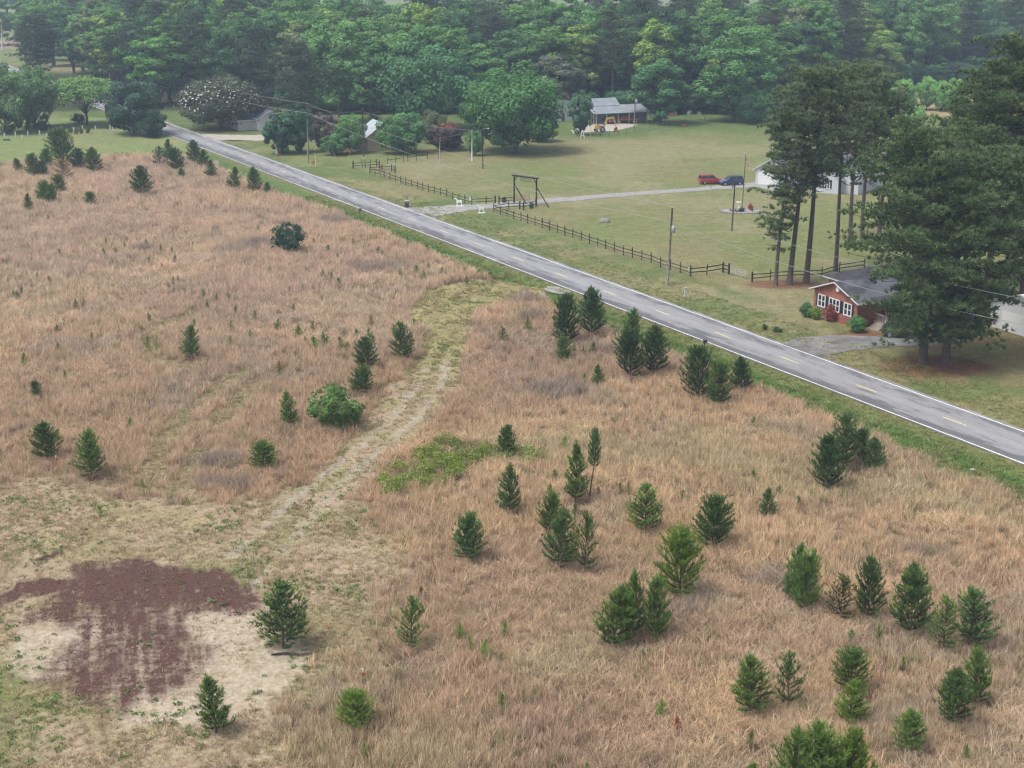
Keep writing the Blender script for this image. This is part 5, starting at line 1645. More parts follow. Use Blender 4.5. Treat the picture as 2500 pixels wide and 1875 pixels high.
# ------------------------------------------------------------------ timber gateway
def gateway():
    A, Bp = P3(*GZM(1212, 655)), P3(*GZM(1586, 712))
    e = thing('timber_gateway', 'dark timber gateway with hanging name board over the gravel drive', 'gateway', A)
    d = Vector((Bp[0] - A[0], Bp[1] - A[1], 0))
    u = d.normalized()
    h = 5.0
    for q in (Vector((0, 0, 0)), d):
        MB().tube([q + Vector((0, 0, -.3)), q + Vector((0, 0, h))], [.17, .14], 10).build('leg', M['dark_wood'], e, smooth=True)
    MB().bar(-u * .75 + Vector((0, 0, h + .08)), d + u * .75 + Vector((0, 0, h + .08)), .42, .12).build('top_beam', M['pole_wood'], e)
    MB().bar(-u * .5 + Vector((0, 0, h - .12)), d + u * .5 + Vector((0, 0, h - .12)), .16, .22).build('lintel', M['dark_wood'], e)
    for q, sg in ((Vector((0, 0, 0)), 1), (d, -1)):
        MB().bar(q + Vector((0, 0, h - 1.15)), q + u * sg * .75 + Vector((0, 0, h - .1)), .12, .14).build('knee_brace', M['dark_wood'], e)
    perp = Vector((-u.y, u.x, 0))
    for q in (Vector((0, 0, 0)), d):
        F0 = q + u * 2.55
        MB().bar(q + Vector((0, 0, h - 1.6)), F0 + Vector((0, 0, -.1)) + Vector((.35, .2, 0)), .14, .16).build('raking_brace', M['dark_wood'], e)
    # name board: an open frame with cut-out letters, too small to read in the photograph
    m0, m1 = u * (d.length * .27) + Vector((0, 0, h - .62)), u * (d.length * .78) + Vector((0, 0, h - .62))
    nb = MB().bar(m0 + Vector((0, 0, .24)), m1 + Vector((0, 0, .24)), .05, .05).bar(m0 - Vector((0, 0, .24)), m1 - Vector((0, 0, .24)), .05, .05)
    nb.bar(m0 - Vector((0, 0, .24)), m0 + Vector((0, 0, .24)), .05, .05).bar(m1 - Vector((0, 0, .24)), m1 + Vector((0, 0, .24)), .05, .05)
    board = nb.build('name_board', M['dark_wood'], e)
    for k in range(7):
        c_ = m0 + (m1 - m0) * ((k + .8) / 8)
        MB().bar(c_ + Vector((0, 0, -.2)), c_ + Vector((0, 0, .2)), .05, .10 if k % 2 else .16).build('letter', M['dark_wood'], board)
    for q in (m0, m1):
        MB().tube([q + Vector((0, 0, .24)), q + Vector((0, 0, .50))], .015, 4).build('hanger', M['dark_wood'], board)
gateway()

M['horse_white'] = plain('bright_white_paint', (0.84, 0.84, 0.83), 0.5, 0.04, 2)
# ------------------------------------------------------------------ white horse cut-outs
def horse(label, pix, rz):
    X, Y, Z = P3(*pix)
    e = thing('horse_figure', label, 'horse figure', (X, Y, Z), rz)
    # board outline, head to the left
    pr = [(-.42, 1.02), (-.60, 1.30), (-.82, 1.22), (-.90, 1.30), (-.66, 1.52), (-.60, 1.62), (-.54, 1.50), (-.36, 1.34), (-.18, 1.12), (.30, 1.10), (.50, 1.08), (.56, .92), (.52, .55), (.56, .10), (.44, .10),
          (.36, .55), (.25, .66), (-.12, .64), (-.24, .52), (-.27, .10), (-.39, .10), (-.40, .60), (-.46, .80)]
    MB().prism([(x, z) for x, z in pr], -.045, .045).build('body', M['horse_white'], e)
    MB().prism([(.56, .98), (.66, .80), (.64, .42), (.58, .42), (.60, .78), (.53, .90)], -.03, .03).build('tail', M['black'], e)
    MB().box(-.55, .75, -.20, .20, 0, .10).build('base', M['horse_white'], e)
horse('white wooden horse figure on the left side of the gravel drive', GZM(280, 715), .05)
horse('white wooden horse figure on the right side of the gravel drive', GZM(655, 830), .05)

# ------------------------------------------------------------------ roadside things
def mailbox(label, pix, hgt, rz):
    X, Y, Z = P3(*pix)
    e = thing('mailbox', label, 'mailbox', (X, Y, Z), rz)
    MB().box(-.05, .05, -.05, .05, -.2, hgt - .22).build('post', M['dark_wood'], e)
    MB().bar((-.32, 0, hgt - .26), (.34, 0, hgt - .26), .08, .06).build('arm', M['dark_wood'], e)
    n = 8
    pr = [(-.13, 0)] + [(-.13 * math.cos(math.pi * k / n), .16 + .13 * math.sin(math.pi * k / n)) for k in range(n + 1)] + [(.13, 0)]
    b = MB().prism(pr, -.30, .30)
    b.v = [(y_, x_, z_) for x_, y_, z_ in b.v]
    b.build('box', M['charcoal'], e, (0, 0, hgt - .22), smooth=False)
    MB().box(.30, .315, -.12, .12, .02, .26).build('door', M['grey_metal'], e, (0, 0, hgt - .22))
    MB().box(-.02, .02, -.15, -.135, .1, .34).build('flag', M['charcoal'], e, (0, 0, hgt - .22))
mailbox('dark mailbox on a post at the far roadside opposite the rubbish bin', (878.9, 526.5), 1.35, ROAD_RZ + 1.57)
mailbox('dark mailbox above the pair of roadside pines', t(2, 1, 1660, 1368), 1.35, ROAD_RZ + 1.57)
def bin_():
    X, Y, Z = P3(993.5, 506)
    e = thing('rubbish_bin', 'charcoal wheeled rubbish bin at the mouth of the gravel drive', 'bin', (X, Y, Z + .03), .25)
    b = MB()
    b.add([(-.27, -.30, .08), (.27, -.30, .08), (.27, .30, .08), (-.27, .30, .08), (-.34, -.40, 1.08), (.34, -.40, 1.08), (.34, .40, 1.08), (-.34, .40, 1.08)],
          [(0, 3, 2, 1), (4, 5, 6, 7), (0, 1, 5, 4), (1, 2, 6, 5), (2, 3, 7, 6), (3, 0, 4, 7)])
    b.box(-.36, .36, -.42, .42, 1.0, 1.075)
    b.build('body', M['charcoal'], e)
    MB().prism([(-.38, 1.08), (.38, 1.08), (.36, 1.15), (-.36, 1.15)], -.46, .44).build('lid', M['grey_metal'], e)
    for sx in (-1, 1):
        MB().tube([(sx * .30 - .04, .30, .12), (sx * .30 + .04, .30, .12)], .13, 12).build('wheel', M['rubber'], e)
    MB().tube([(-.28, .46, 1.02), (.28, .46, 1.02)], .02, 6).build('handle', M['charcoal'], e)
    MB().box(-.14, .14, -.405, -.40, .80, .92).build('sticker', M['dull_white'], e)
bin_()
def marker(label, pix, h, w, mat, cap=None, name='marker_post', group=None):
    X, Y, Z = P3(*pix)
    e = thing(name, label, 'post', (X, Y, Z), .2, group)
    MB().box(-w / 2, w / 2, -w / 2, w / 2, -.1, h).build('stake', M[mat], e)
    if cap:
        MB().box(-w / 2 - .012, w / 2 + .012, -w / 2 - .012, w / 2 + .012, h * .80, h + .012).build('cap', M[cap], e)
    return e
marker('pale yellow marker post in the verge left of the far mailbox', t(1, 1, 718, 188), 1.05, .12, 'dull_white', 'yellow')
marker('thin orange topped stake in the verge beside the pointed pine', t(3, 1, 0 - 55, 1720), 1.2, .07, 'pale_wood', 'orange')
marker('short orange stake beside the track entrance', (1312, 720), .9, .10, 'pale_wood', 'yellow')
for lab, pix in (('white topped survey stake with orange ribbon in the worn grass', t(1, 3, 925, 955)), ('white topped survey stake between the two pines near the left border', t(0, 2, 491, 722))):
    e = marker(lab, pix, 1.25, .055, 'rust_red', 'white', 'survey_stake')
    MB().add([(.03, 0, .72), (.16, .03, .80), (.17, -.04, .95), (.03, 0, .98)], [(0, 1, 2, 3)]).build('ribbon', M['orange'], e)
e = thing('utility_pedestal', 'pale utility pedestal box on the lawn below the transformer pole', 'utility box', P3(*t(2, 1, 1500, 878)), .2)
MB().box(-.16, .16, -.14, .14, -.05, 1.0).build('cabinet', M['dull_white'], e)
MB().box(-.18, .18, -.16, .16, 1.0, 1.06).build('lid', M['grey_metal'], e)
MB().box(-.35, .30, -.25, .25, -.04, .04).build('pad', M['concrete'], e)
def board(label, pix, w, h, z, rz=.1):
    X, Y, Z = P3(*pix)
    e = thing('white_sign', label, 'sign', (X, Y, Z), rz)
    o_ = MB().box(-w / 2, w / 2, -.03, .03, z, z + h).build('panel', M['white'], e)
    MB().box(-w * .30, w * .30, -.036, -.031, z + h * .28, z + h * .52).build('print', M['grey_metal'], o_)
    for sx in (-1, 1):
        MB().box(sx * w * .45 - .025, sx * w * .45 + .025, .031, .08, -.1, z + h * .9).build('leg', M['grey_metal'], e)
board('white sign board at the track entrance beside the tall pine pair', (1324.4, 728), .72, .50, .22)
board('small white sign board at the far roadside among the pines', t(0, 0, 1870, 1415), .95, .6, .25)
# white gauge stand, tall orange cone and hydrant by the evergreens
X, Y, Z = P3(676.2, 374)
e = thing('white_stand', 'white tapered stand with round head at the roadside evergreens', 'stand', (X, Y, Z))
MB().lathe([(.34, -.05), (.30, .2), (.16, 1.5), (.12, 1.6)], 12).build('column', M['white'], e, smooth=True)
MB().tube([(-.25, -.12, 1.95), (-.25, .0, 1.95)], .32, 16).build('head', M['dull_white'], e)
MB().tube([(.3, .3, -.1), (.3, .3, 3.6)], .05, 6).build('mast', M['dark_wood'], e)
X, Y, Z = P3(683.5, 375)
e = thing('traffic_cone', 'tall orange traffic cone with white collar beside the white stand', 'cone', (X, Y, Z))
MB().lathe([(.28, .04), (.09, 1.35), (.07, 1.4)], 14).build('cone', M['orange'], e, smooth=True)
MB().box(-.34, .34, -.34, .34, -.04, .05).build('foot', M['orange'], e)
MB().lathe([(.152, .95), (.115, 1.22)], 14).build('collar', M['white'], e, smooth=True)
X, Y, Z = P3(765.5, 400)
e = thing('fire_hydrant', 'small red fire hydrant at the foot of the pale pole', 'hydrant', (X, Y, Z))
MB().lathe([(.17, -.05), (.17, .06), (.12, .08), (.12, .55), (.16, .57), (.14, .68), (.05, .76)], 12).build('barrel', M['red'], e, smooth=True)
MB().tube([(-.22, 0, .42), (.22, 0, .42)], .06, 8).build('outlet', M['red'], e)
MB().tube([(0, -.22, .36), (0, 0, .36)], .075, 8).build('pumper_outlet', M['red'], e)
o_ = MB().blob((0, 0, .1), .75, .55, .72, 4, 12, .25).build('boulder', M['stone'], None, P3(*t(2, 1, 800, 262)), smooth=True)
tag(o_, 'grey boulder standing alone on the lawn behind the long fence', 'boulder')
o_ = MB().prism([(-.22, 0), (.2, 0), (.24, .10), (.05, .16), (-.18, .12)], -.15, .15).build('litter', M['white'], None, P3(*t(3, 2, 1772, 712)))
tag(o_, 'crumpled white scrap of litter in the right verge', 'litter')
tag(MB().tube([(0, 0, .10), (.9, .15, .14), (1.9, .05, .10), (2.6, .25, .12)], [.06, .08, .07, .04], 8).build('fallen_log', M['pine_bark'], None, P3(*t(1, 3, 130, 690)), smooth=True), 'reddish fallen log below the largest pine by the mulch', 'log')

# ------------------------------------------------------------------ flower bed, flag, boulders
fb = at(1809, 516)
fz = gz(*fb)
e = thing('flower_bed', 'oval flower bed ringed with pale stones round the flagpole', 'flower bed', (fb[0], fb[1], fz))
MB().slab([(3.6 * math.cos(a) * (1 + .06 * math.sin(3 * a)), 2.3 * math.sin(a)) for a in np.linspace(0, 6.283, 30)[:-1]], -.05, .09).build('bed', M['gravel'], e)
stm = [MB().blob((0, 0, .05), .22, .18, .16, 20 + i, 8, .3).mesh('edge_stone', M['stone'], True) for i in range(3)]
for k in range(34):
    a = 6.283 * k / 34
    link('edge_stone', stm[k % 3], e, (3.65 * math.cos(a), 2.35 * math.sin(a), .03), a)
for i in range(6):
    c_ = link('plant', SEED[i % 4][1], e, (rT.uniform(-2.4, 2.4), rT.uniform(-1.2, 1.2), .05), i)
    c_.scale = (.35, .35, .16)
    c_.color = (*((.07, .12, .05) if i % 2 else (.16, .10, .06)), 1)
bx, by = at(1600 + 1405 * .14465, 480 + 205 * .14465)
e = thing('bird_bath', 'white bird bath in the flower bed', 'bird bath', (bx, by, fz + .08))
MB().lathe([(.28, 0), (.14, .12), (.11, .85), (.2, .95)], 12).build('pedestal', M['white'], e, smooth=True)
MB().lathe([(.12, .93), (.46, 1.06), (.48, 1.13), (.40, 1.11), (.1, 1.05)], 16).build('bowl', M['white'], e, smooth=True)
bx, by = at(1600 + 1462 * .14465, 480 + 258 * .14465)
e = thing('flower_pot', 'dark round planter in front of the flagpole', 'planter', (bx, by, fz + .08))
MB().lathe([(.30, 0), (.52, .42), (.56, .5), (.48, .5), (.46, .44)], 16).build('pot', M['charcoal'], e, smooth=True)
c_ = link('plant', SEED[0][1], e, (0, 0, .35)); c_.scale = (.35, .35, .14); c_.color = (.05, .1, .05, 1)
bx, by = at(1600 + 1605 * .14465, 480 + 235 * .14465)
e = place_tree(BUSH[1], 'red_shrub', 'small red leaved shrub at the right of the flower bed', (bx, by), 0, (.22, .22, .38), (.22, .05, .045), 'shrub', None, fz + .05)
# flag
X, Y = at(1811.7, 508)
h = tall(1811.7, 508, 376.5)
e = thing('flagpole', 'tall dark flagpole standing in the flower bed', 'flagpole', (X, Y, fz))
MB().tube([(0, 0, 0), (.1, 0, h * .5), (.2, 0, h)], [.07, .06, .045], 8).build('pole', M['dark_wood'], e, smooth=True)
MB().lathe([(.02, 0), (.10, .04), (.13, .12), (.09, .2), (.02, .24)], 10).build('finial', M['dull_white'], e, (.2, 0, h), smooth=True)
fl = thing('flag', 'limp American flag hanging from the flagpole', 'flag', (X + .2, Y, fz + h - .35))
M['flag_red'] = plain('flag_red', (0.42, 0.05, 0.06), .85, .1)
M['flag_white'] = plain('flag_white', (0.75, 0.74, 0.72), .85, .08)
M['flag_blue'] = plain('flag_blue', (0.05, 0.06, 0.20), .85, .1)
def hang(u, v):
    """point of the drooping cloth: u along the fly, v down the hoist"""
    fx = .10 + .62 * u * (.55 + .45 * v)
    return (fx, .10 * math.sin(u * 7 + v * 3), -1.15 * v - 1.15 * u ** 1.1 * .95)
def cloth(u0, u1, v0, v1, nu=8, dy=0.0):
    b = MB()
    for i in range(nu + 1):
        for v in (v0, v1):
            x_, y_, z_ = hang(u0 + (u1 - u0) * i / nu, v)
            b.v.append((x_, y_ + dy, z_))
    b.f = [(2 * i, 2 * i + 1, 2 * i + 3, 2 * i + 2) for i in range(nu)]
    return b
for k in range(13):
    cloth(.42 if k < 7 else 0, 1, k / 13, (k + 1) / 13).build('stripe', M['flag_red' if k % 2 == 0 else 'flag_white'], fl)
canton = cloth(0, .42, 0, 7 / 13, 6).build('canton', M['flag_blue'], fl)
st_b = MB()
for r_ in range(5):
    for c in range(6):
        x_, y_, z_ = hang(.03 + .065 * c, .05 + .1 * r_)
        st_b.box(x_ - .015, x_ + .015, y_ - .012, y_ + .012, z_ - .02, z_ + .02)
st_b.build('stars', M['flag_white'], canton)
for lab, q in (('small feeder on a thin hook beside the drive, left of the cars', (420, 930)), ('small dark box on a thin stake behind the bare pole', (852, 930))):
    px, py = z1((1680, 360), .12658, *q)
    e = thing('yard_stake', lab, 'stake', P3(px, py))
    MB().tube([(0, 0, -.1), (0, 0, 1.7)], .025, 5).build('rod', M['grey_metal'], e)
    MB().box(-.12, .14, -.1, .1, 1.5, 1.85).build('box', M['charcoal' if 'dark' in lab else 'grey_metal'], e)
# small shrub, ornament near the gateway
bush(*GZM(1505, 760), GZM(0, 650)[1], 70 * .14467, 'small dark clipped shrub at the right gateway leg', (0.045, 0.08, 0.04), 'clipped_shrub', 'shrub')
bush(*GZM(1042, 660), GZM(0, 560)[1], 70 * .14467, 'small dark shrub before the rails left of the gateway', (0.035, 0.06, 0.04), 'small_shrub', 'shrub')

# ------------------------------------------------------------------ white posts and clipped bushes on the far left lawn
LZ = lambda bx, by: z1((0, 270), .1989, bx, by)
wp = MB().box(-.14, .14, -.14, .14, -.1, .98).box(-.17, .17, -.17, .17, .98, 1.05)
wpm = wp.mesh('marker_post', M['white'])
names_ = ('first', 'second', 'third', 'fourth', 'fifth', 'sixth', 'seventh', 'eighth', 'ninth', 'tenth', 'eleventh', 'twelfth', 'thirteenth', 'fourteenth', 'fifteenth', 'sixteenth')
for i, q in enumerate(sorted(((12, 265), (57, 328), (190, 315), (275, 355), (343, 302), (485, 292), (577, 332), (633, 278), (905, 250), (1013, 232), (1172, 238), (1352, 228), (1382, 250), (1555, 218), (1658, 266), (1745, 300)))):
    X, Y, Z = P3(*LZ(*q))
    o_ = link('white_post', wpm, None, (X, Y, Z), .3)
    tag(o_, 'short white post on the far lawn, %s from the left' % names_[i], 'post', 'white posts on the far lawn')
for i, (q, w_, h_) in enumerate((((603, 322), 45, 75), ((680, 316), 50, 72), ((866, 280), 46, 66), ((936, 288), 50, 74), ((996, 282), 44, 66), ((1077, 280), 48, 80))):
    px, py = LZ(*q)
    bush(px, py, py - h_ * .1989, w_ * .1989, 'clipped upright bush on the far lawn, %s from the left' % names_[i], (0.055, 0.085, 0.040), 'clipped_bush', 'bush', None, 'clipped bushes on the far lawn', 1.05)
for q, w_, h_, lab in (((520, 245), 140, 105, 'flat topped dark round bush on the far lawn'), ((226, 205), 100, 95, 'dark round bush between the far lawn oaks'), ((950, 158), 150, 110, 'dark bush under the spreading lawn tree'),
                       ((135, 262), 70, 85, 'dark shrub at the foot of the second oak'), ((335, 240), 60, 90, 'dark shrub right of the second oak trunk'), ((1390, 210), 100, 90, 'dark shrub left of the dark low crowned tree')):
    px, py = LZ(*q)
    bush(px, py, py - h_ * .1989, w_ * .1989, lab, (0.032, 0.055, 0.036), 'round_bush', 'bush')
X, Y, Z = P3(*LZ(1450, 258))
tag(MB().bar((-4, .6, .12), (3.5, -.4, .12), .25, .22).build('timber_kerb', M['pale_wood'], None, (X, Y, Z)), 'long pale timber lying on the far lawn under the dark tree', 'timber')
X, Y, Z = P3(*LZ(82, 366))
tag(MB().bar((-.8, 0, .15), (.8, .1, .18), .3, .28).build('dark_log', M['dark_wood'], None, (X, Y, Z)), 'short dark log on the far lawn near the left border', 'log')

# ------------------------------------------------------------------ houses
def brick_mat():
    t_ = NT('brick')
    b = t_.new('ShaderNodeTexBrick')
    o_ = t_.obj()
    mp = t_.new('ShaderNodeMapping')
    t_.l.new(o_, mp.inputs['Vector'])
    sx = t_.new('ShaderNodeSeparateXYZ')
    t_.l.new(mp.outputs[0], sx.inputs[0])
    cb = t_.new('ShaderNodeCombineXYZ')
    t_.l.new(t_.math('ADD', sx.outputs['X'], sx.outputs['Y']), cb.inputs['X'])
    t_.l.new(sx.outputs['Z'], cb.inputs['Y'])
    t_.l.new(cb.outputs[0], b.inputs['Vector'])
    b.inputs['Color1'].default_value = (0.30, 0.085, 0.055, 1)
    b.inputs['Color2'].default_value = (0.22, 0.060, 0.042, 1)
    b.inputs['Mortar'].default_value = (0.34, 0.22, 0.18, 1)
    b.inputs['Scale'].default_value = 1.0
    b.inputs['Brick Width'].default_value = .215
    b.inputs['Row Height'].default_value = .075
    b.inputs['Mortar Size'].default_value = .009
    n = t_.noise(o_, 1.2, 4)
    c_ = t_.mix(1.0, b.outputs['Color'], t_.ramp(n, [(0.3, 0.8), (0.7, 1.2)]), 'MULTIPLY')
    return t_.finish(c_, 0.9, t_.bump(b.outputs['Fac'], -.3, .01), .15)
M['brick'] = brick_mat()
def shingle(name, a, b_, sc=1.0, stain=None):
    t_ = NT(name)
    o_ = t_.obj()
    n1 = t_.noise(t_.scale(o_, (1, 1, 1)), 0.9, 4, .65)
    n2 = t_.noise(t_.scale(o_, (5, 5, 9)), 1.6, 2)
    f_ = t_.math('MULTIPLY_ADD', n1, .6, t_.math('MULTIPLY', n2, .4))
    c_ = t_.ramp(f_, [(.35, a), (.65, b_)])
    if stain:
        c_ = t_.mix(t_.ramp(t_.noise(t_.scale(o_, (.25, .25, .9)), 1.4, 3), [(.46, 0.0), (.56, .9)]), c_, stain)
    return t_.finish(c_, .92, t_.bump(n2, .4, .03), .15)
M['dark_roof'] = shingle('dark_shingle', (0.035, 0.033, 0.042), (0.075, 0.072, 0.085))
M['grey_roof'] = shingle('grey_shingle', (0.085, 0.090, 0.104), (0.135, 0.143, 0.160), 1, (0.06, 0.06, 0.072))
M['slate_roof'] = shingle('slate_shingle', (0.075, 0.082, 0.105), (0.125, 0.132, 0.160))
M['green_roof'] = shingle('green_shingle', (0.07, 0.10, 0.095), (0.12, 0.16, 0.15))
def ribbed(name, a, b_, rib=2.2, rust=None):
    t_ = NT(name)
    o_ = t_.obj()
    w = t_.new('ShaderNodeTexWave', wave_type='BANDS', bands_direction='X')
    t_.l.new(o_, w.inputs['Vector'])
    w.inputs['Scale'].default_value = rib
    n = t_.noise(o_, .6, 4, .7)
    c_ = t_.ramp(n, [(.35, a), (.65, b_)])
    if rust:
        c_ = t_.mix(t_.ramp(t_.noise(o_, .45, 3), [(.55, 0.0), (.65, .8)]), c_, rust)
    return t_.finish(c_, .5, t_.bump(w.outputs['Fac'], .5, .03), .4)
M['tin'] = ribbed('tin_roof', (0.20, 0.225, 0.25), (0.30, 0.325, 0.35), 2.2)
M['pale_tin'] = ribbed('pale_tin_roof', (0.34, 0.38, 0.39), (0.42, 0.45, 0.45), 2.2, (0.22, 0.46, 0.46))
def siding(name, col):
    t_ = NT(name)
    o_ = t_.obj()
    w = t_.new('ShaderNodeTexWave', wave_type='BANDS', bands_direction='Z', wave_profile='SAW')
    t_.l.new(o_, w.inputs['Vector'])
    w.inputs['Scale'].default_value = 1.6
    n = t_.noise(o_, .8, 3)
    c_ = t_.mix(1.0, col, t_.ramp(n, [(.3, .93), (.7, 1.05)]), 'MULTIPLY')
    return t_.finish(c_, .6, t_.bump(w.outputs['Fac'], .5, .02), .3)
M['white_siding'] = siding('white_siding', (0.50, 0.53, 0.57))
M['clean_siding'] = siding('clean_white_siding', (0.60, 0.60, 0.60))
M['cream'] = siding('cream_siding', (0.50, 0.42, 0.27))
M['dark_boards'] = plain('weathered_boards', (0.16, 0.14, 0.13), .95, .3, 1.5)  # dark grey-brown boards for shed walls, doors and a crate
M['trim'] = plain('white_trim', (0.66, 0.66, 0.66), .5, .04, 2)
M['shutter'] = plain('black_shutter', (0.022, 0.021, 0.026), .6, .15, 4)
gl = NT('window_glass')
gn = gl.noise(gl.obj(), 1.5, 2)
M['glass'] = gl.finish(gl.ramp(gn, [(.4, (0.012, 0.016, 0.02)), (.6, (0.04, 0.05, 0.06))]), .08, None, .6)
M['deck'] = plain('deck_wood', (0.33, 0.28, 0.24), .9, .2, 2)

def gable_roof(e, x0, x1, y0, y1, ze, zr, over, mat, th=.14, axis='y', name='roof', trim=None):
    """two roof planes; the ridge runs along y (or x), eaves at ze, ridge at zr"""
    b = MB()
    if axis == 'y':
        xm = (x0 + x1) / 2
        sl = (zr - ze) / (xm - x0)
        xa, xb = x0 - over, x1 + over
        za = ze - sl * over
        b.prism([(xa, za), (xm, zr), (xb, za), (xb, za + th), (xm, zr + th), (xa, za + th)], y0 - over * .8, y1 + over * .8)
    else:
        ym = (y0 + y1) / 2
        sl = (zr - ze) / (ym - y0)
        ya, yb = y0 - over, y1 + over
        za = ze - sl * over
        b.prism([(ya, za), (ym, zr), (yb, za), (yb, za + th), (ym, zr + th), (ya, za + th)], x0 - over * .8, x1 + over * .8)
        b.v = [(y_, x_, z_) for x_, y_, z_ in b.v]
    r_ = b.build(name, M[mat], e)
    if trim:
        m = MB()
        if axis == 'y':
            xm = (x0 + x1) / 2
            for yy in (y0 - over * .8 - .03, y1 + over * .8 + .03):
                for xs in (xa, xb):
                    m.bar((xs, yy, za + th * .35), (xm, yy, zr + th * .35), .05, .13)
            for xs in (xa - .03, xb + .03):
                m.bar((xs, y0 - over * .8, za + .04), (xs, y1 + over * .8, za + .04), .06, .2)
        else:
            ym = (y0 + y1) / 2
            for xx in (x0 - over * .8 - .03, x1 + over * .8 + .03):
                for ys in (ya, yb):
                    m.bar((xx, ys, za + th * .35), (xx, ym, zr + th * .35), .05, .13)
            for ys in (ya - .03, yb + .03):
                m.bar((x0 - over * .8, ys, za + .04), (x1 + over * .8, ys, za + .04), .06, .2)
        m.build('fascia', M[trim], r_)
    return r_
def gable_walls(e, x0, x1, y0, y1, ze, zr, mat, axis='y', z0=-.2, name='wall'):
    b = MB()
    if axis == 'y':
        xm = (x0 + x1) / 2
        b.prism([(x0, z0), (x1, z0), (x1, ze), (xm, zr - .02), (x0, ze)], y0, y1)
    else:
        ym = (y0 + y1) / 2
        b.prism([(y0, z0), (y1, z0), (y1, ze), (ym, zr - .02), (y0, ze)], x0, x1)
        b.v = [(y_, x_, z_) for x_, y_, z_ in b.v]
    return b.build(name, M[mat], e)
def window(e, cx, cy_, cz, w, h, axis='y', lights=2, shutters=True, side=-1):
    """a sash window on a wall whose outside looks along -y (axis y) or along side*x (axis x)"""
    g_ = link('window', None, e, (cx, cy_, cz), 0 if axis == 'y' else (-math.pi / 2 if side < 0 else math.pi / 2))
    fr = MB()
    lw = w / lights
    for k in range(lights + 1):
        x_ = -w / 2 + k * lw
        fr.box(x_ - .085, x_ + .085, -.07, -.01, -h / 2, h / 2)
    fr.box(-w / 2 - .055, w / 2 + .055, -.075, -.012, h / 2, h / 2 + .11)
    fr.box(-w / 2 - .07, w / 2 + .07, -.10, -.012, -h / 2 - .11, -h / 2)
    fr.box(-w / 2 + .086, w / 2 - .086, -.065, -.015, -.035, .035)
    fr.build('frame', M['trim'], g_)
    for k in range(lights):
        x_ = -w / 2 + (k + .5) * lw
        for z_ in (-h / 4, h / 4):
            MB().box(x_ - lw / 2 + .087, x_ + lw / 2 - .087, -.04, -.02, z_ - h / 4 + .05, z_ + h / 4 - .05).build('pane', M['glass'], g_)
    if shutters:
        for sx in (-1, 1):
            MB().box(sx * (w / 2 + .24) - .17, sx * (w / 2 + .24) + .17, -.05, -.01, -h / 2 - .08, h / 2 + .08).build('shutter', M['shutter'], g_)
    return g_

# ---- brick house
A = at(1985.3, 764.6)
B2 = at(2090, 802)
rzb = math.atan2(B2[1] - A[1], B2[0] - A[0])
e = thing('brick_house', 'red brick house with grey shingle roof and black shuttered gable windows', 'house', (A[0], A[1], gz(*A)), rzb)
W_ = 8.3
gable_walls(e, 0, W_, 0, 15.5, 3.25, 4.75, 'brick')
gable_roof(e, 0, W_, 0, 15.5, 3.25, 4.78, .55, 'grey_roof', trim='trim')
for cx, lt, w_ in ((1.55, 2, 1.35), (4.0, 3, 1.95), (6.55, 2, 1.35)):
    window(e, cx, 0, 1.95, w_, 1.35, 'y', lt)
MB().tube([(4.55, -.16, 4.02), (4.55, -.02, 4.02)], .32, 18).build('gable_vent', M['trim'], e)
MB().box(6.6, 6.95, -.06, -.01, .12, .32).build('foundation_vent', M['black'], e)
# porch along the road side
MB().box(W_ + .01, W_ + 2.4, 2.6, 15.0, -.2, .75).build('porch_floor', M['deck'], e)
b = MB()
b.add([(W_ - .2, 1.9, 3.42), (W_ + 3.0, 1.9, 2.80), (W_ + 3.0, 15.6, 2.80), (W_ - .2, 15.6, 3.42), (W_ - .2, 1.9, 3.54), (W_ + 3.0, 1.9, 2.92), (W_ + 3.0, 15.6, 2.92), (W_ - .2, 15.6, 3.54)],
      [(0, 3, 2, 1), (4, 5, 6, 7), (0, 1, 5, 4), (1, 2, 6, 5), (2, 3, 7, 6), (3, 0, 4, 7)])
pr = b.build('porch_roof', M['dark_roof'], e)
MB().bar((W_ + 3.04, 1.85, 2.82), (W_ + 3.04, 15.65, 2.82), .10, .14).build('gutter', M['trim'], pr)
ds = MB().tube([(W_ + 3.04, 2.0, 2.75), (W_ + 2.7, 2.05, 2.45), (W_ + 2.65, 2.05, .6), (W_ + 2.9, 2.0, .3), (W_ + 2.95, 1.7, .05)], .075, 8)
ds.build('downspout', M['trim'], e, smooth=True)
for k in range(4):
    MB().box(W_ + 2.22, W_ + 2.36, 2.7 + k * 4.0, 2.84 + k * 4.0, .75, 3.0).build('porch_post', M['dull_white'], e)
ry = MB().bar((W_ + .05, 2.62, 1.65), (W_ + 2.3, 2.62, 1.65), .14, .08).bar((W_ + 2.3, 2.62, 1.65), (W_ + 2.3, 8.0, 1.65), .14, .08)
rl = ry.build('railing', M['deck'], e)
bal = MB().box(-.03, .03, -.03, .03, .75, 1.62).mesh('baluster', M['deck'])
for k in range(9):
    link('baluster', bal, rl, (W_ + .3 + k * .24, 2.62, 0))
for k in range(20):
    link('baluster', bal, rl, (W_ + 2.3, 2.9 + k * .26, 0))
for k in range(4):
    MB().box(W_ + .4, W_ + 2.2, 2.55 - .3 * (k + 1), 2.55 - .3 * k - .012, -.1, .58 - .16 * k).build('step', M['deck'], e)
window(e, W_, 5.2, 2.0, 1.1, 1.3, 'x', 2, True, 1)
window(e, W_, 11.5, 2.0, 1.1, 1.3, 'x', 2, True, 1)
MB().box(W_ + .01, W_ + .06, 7.6, 8.55, .76, 2.85).build('door', M['rust_red'], e)
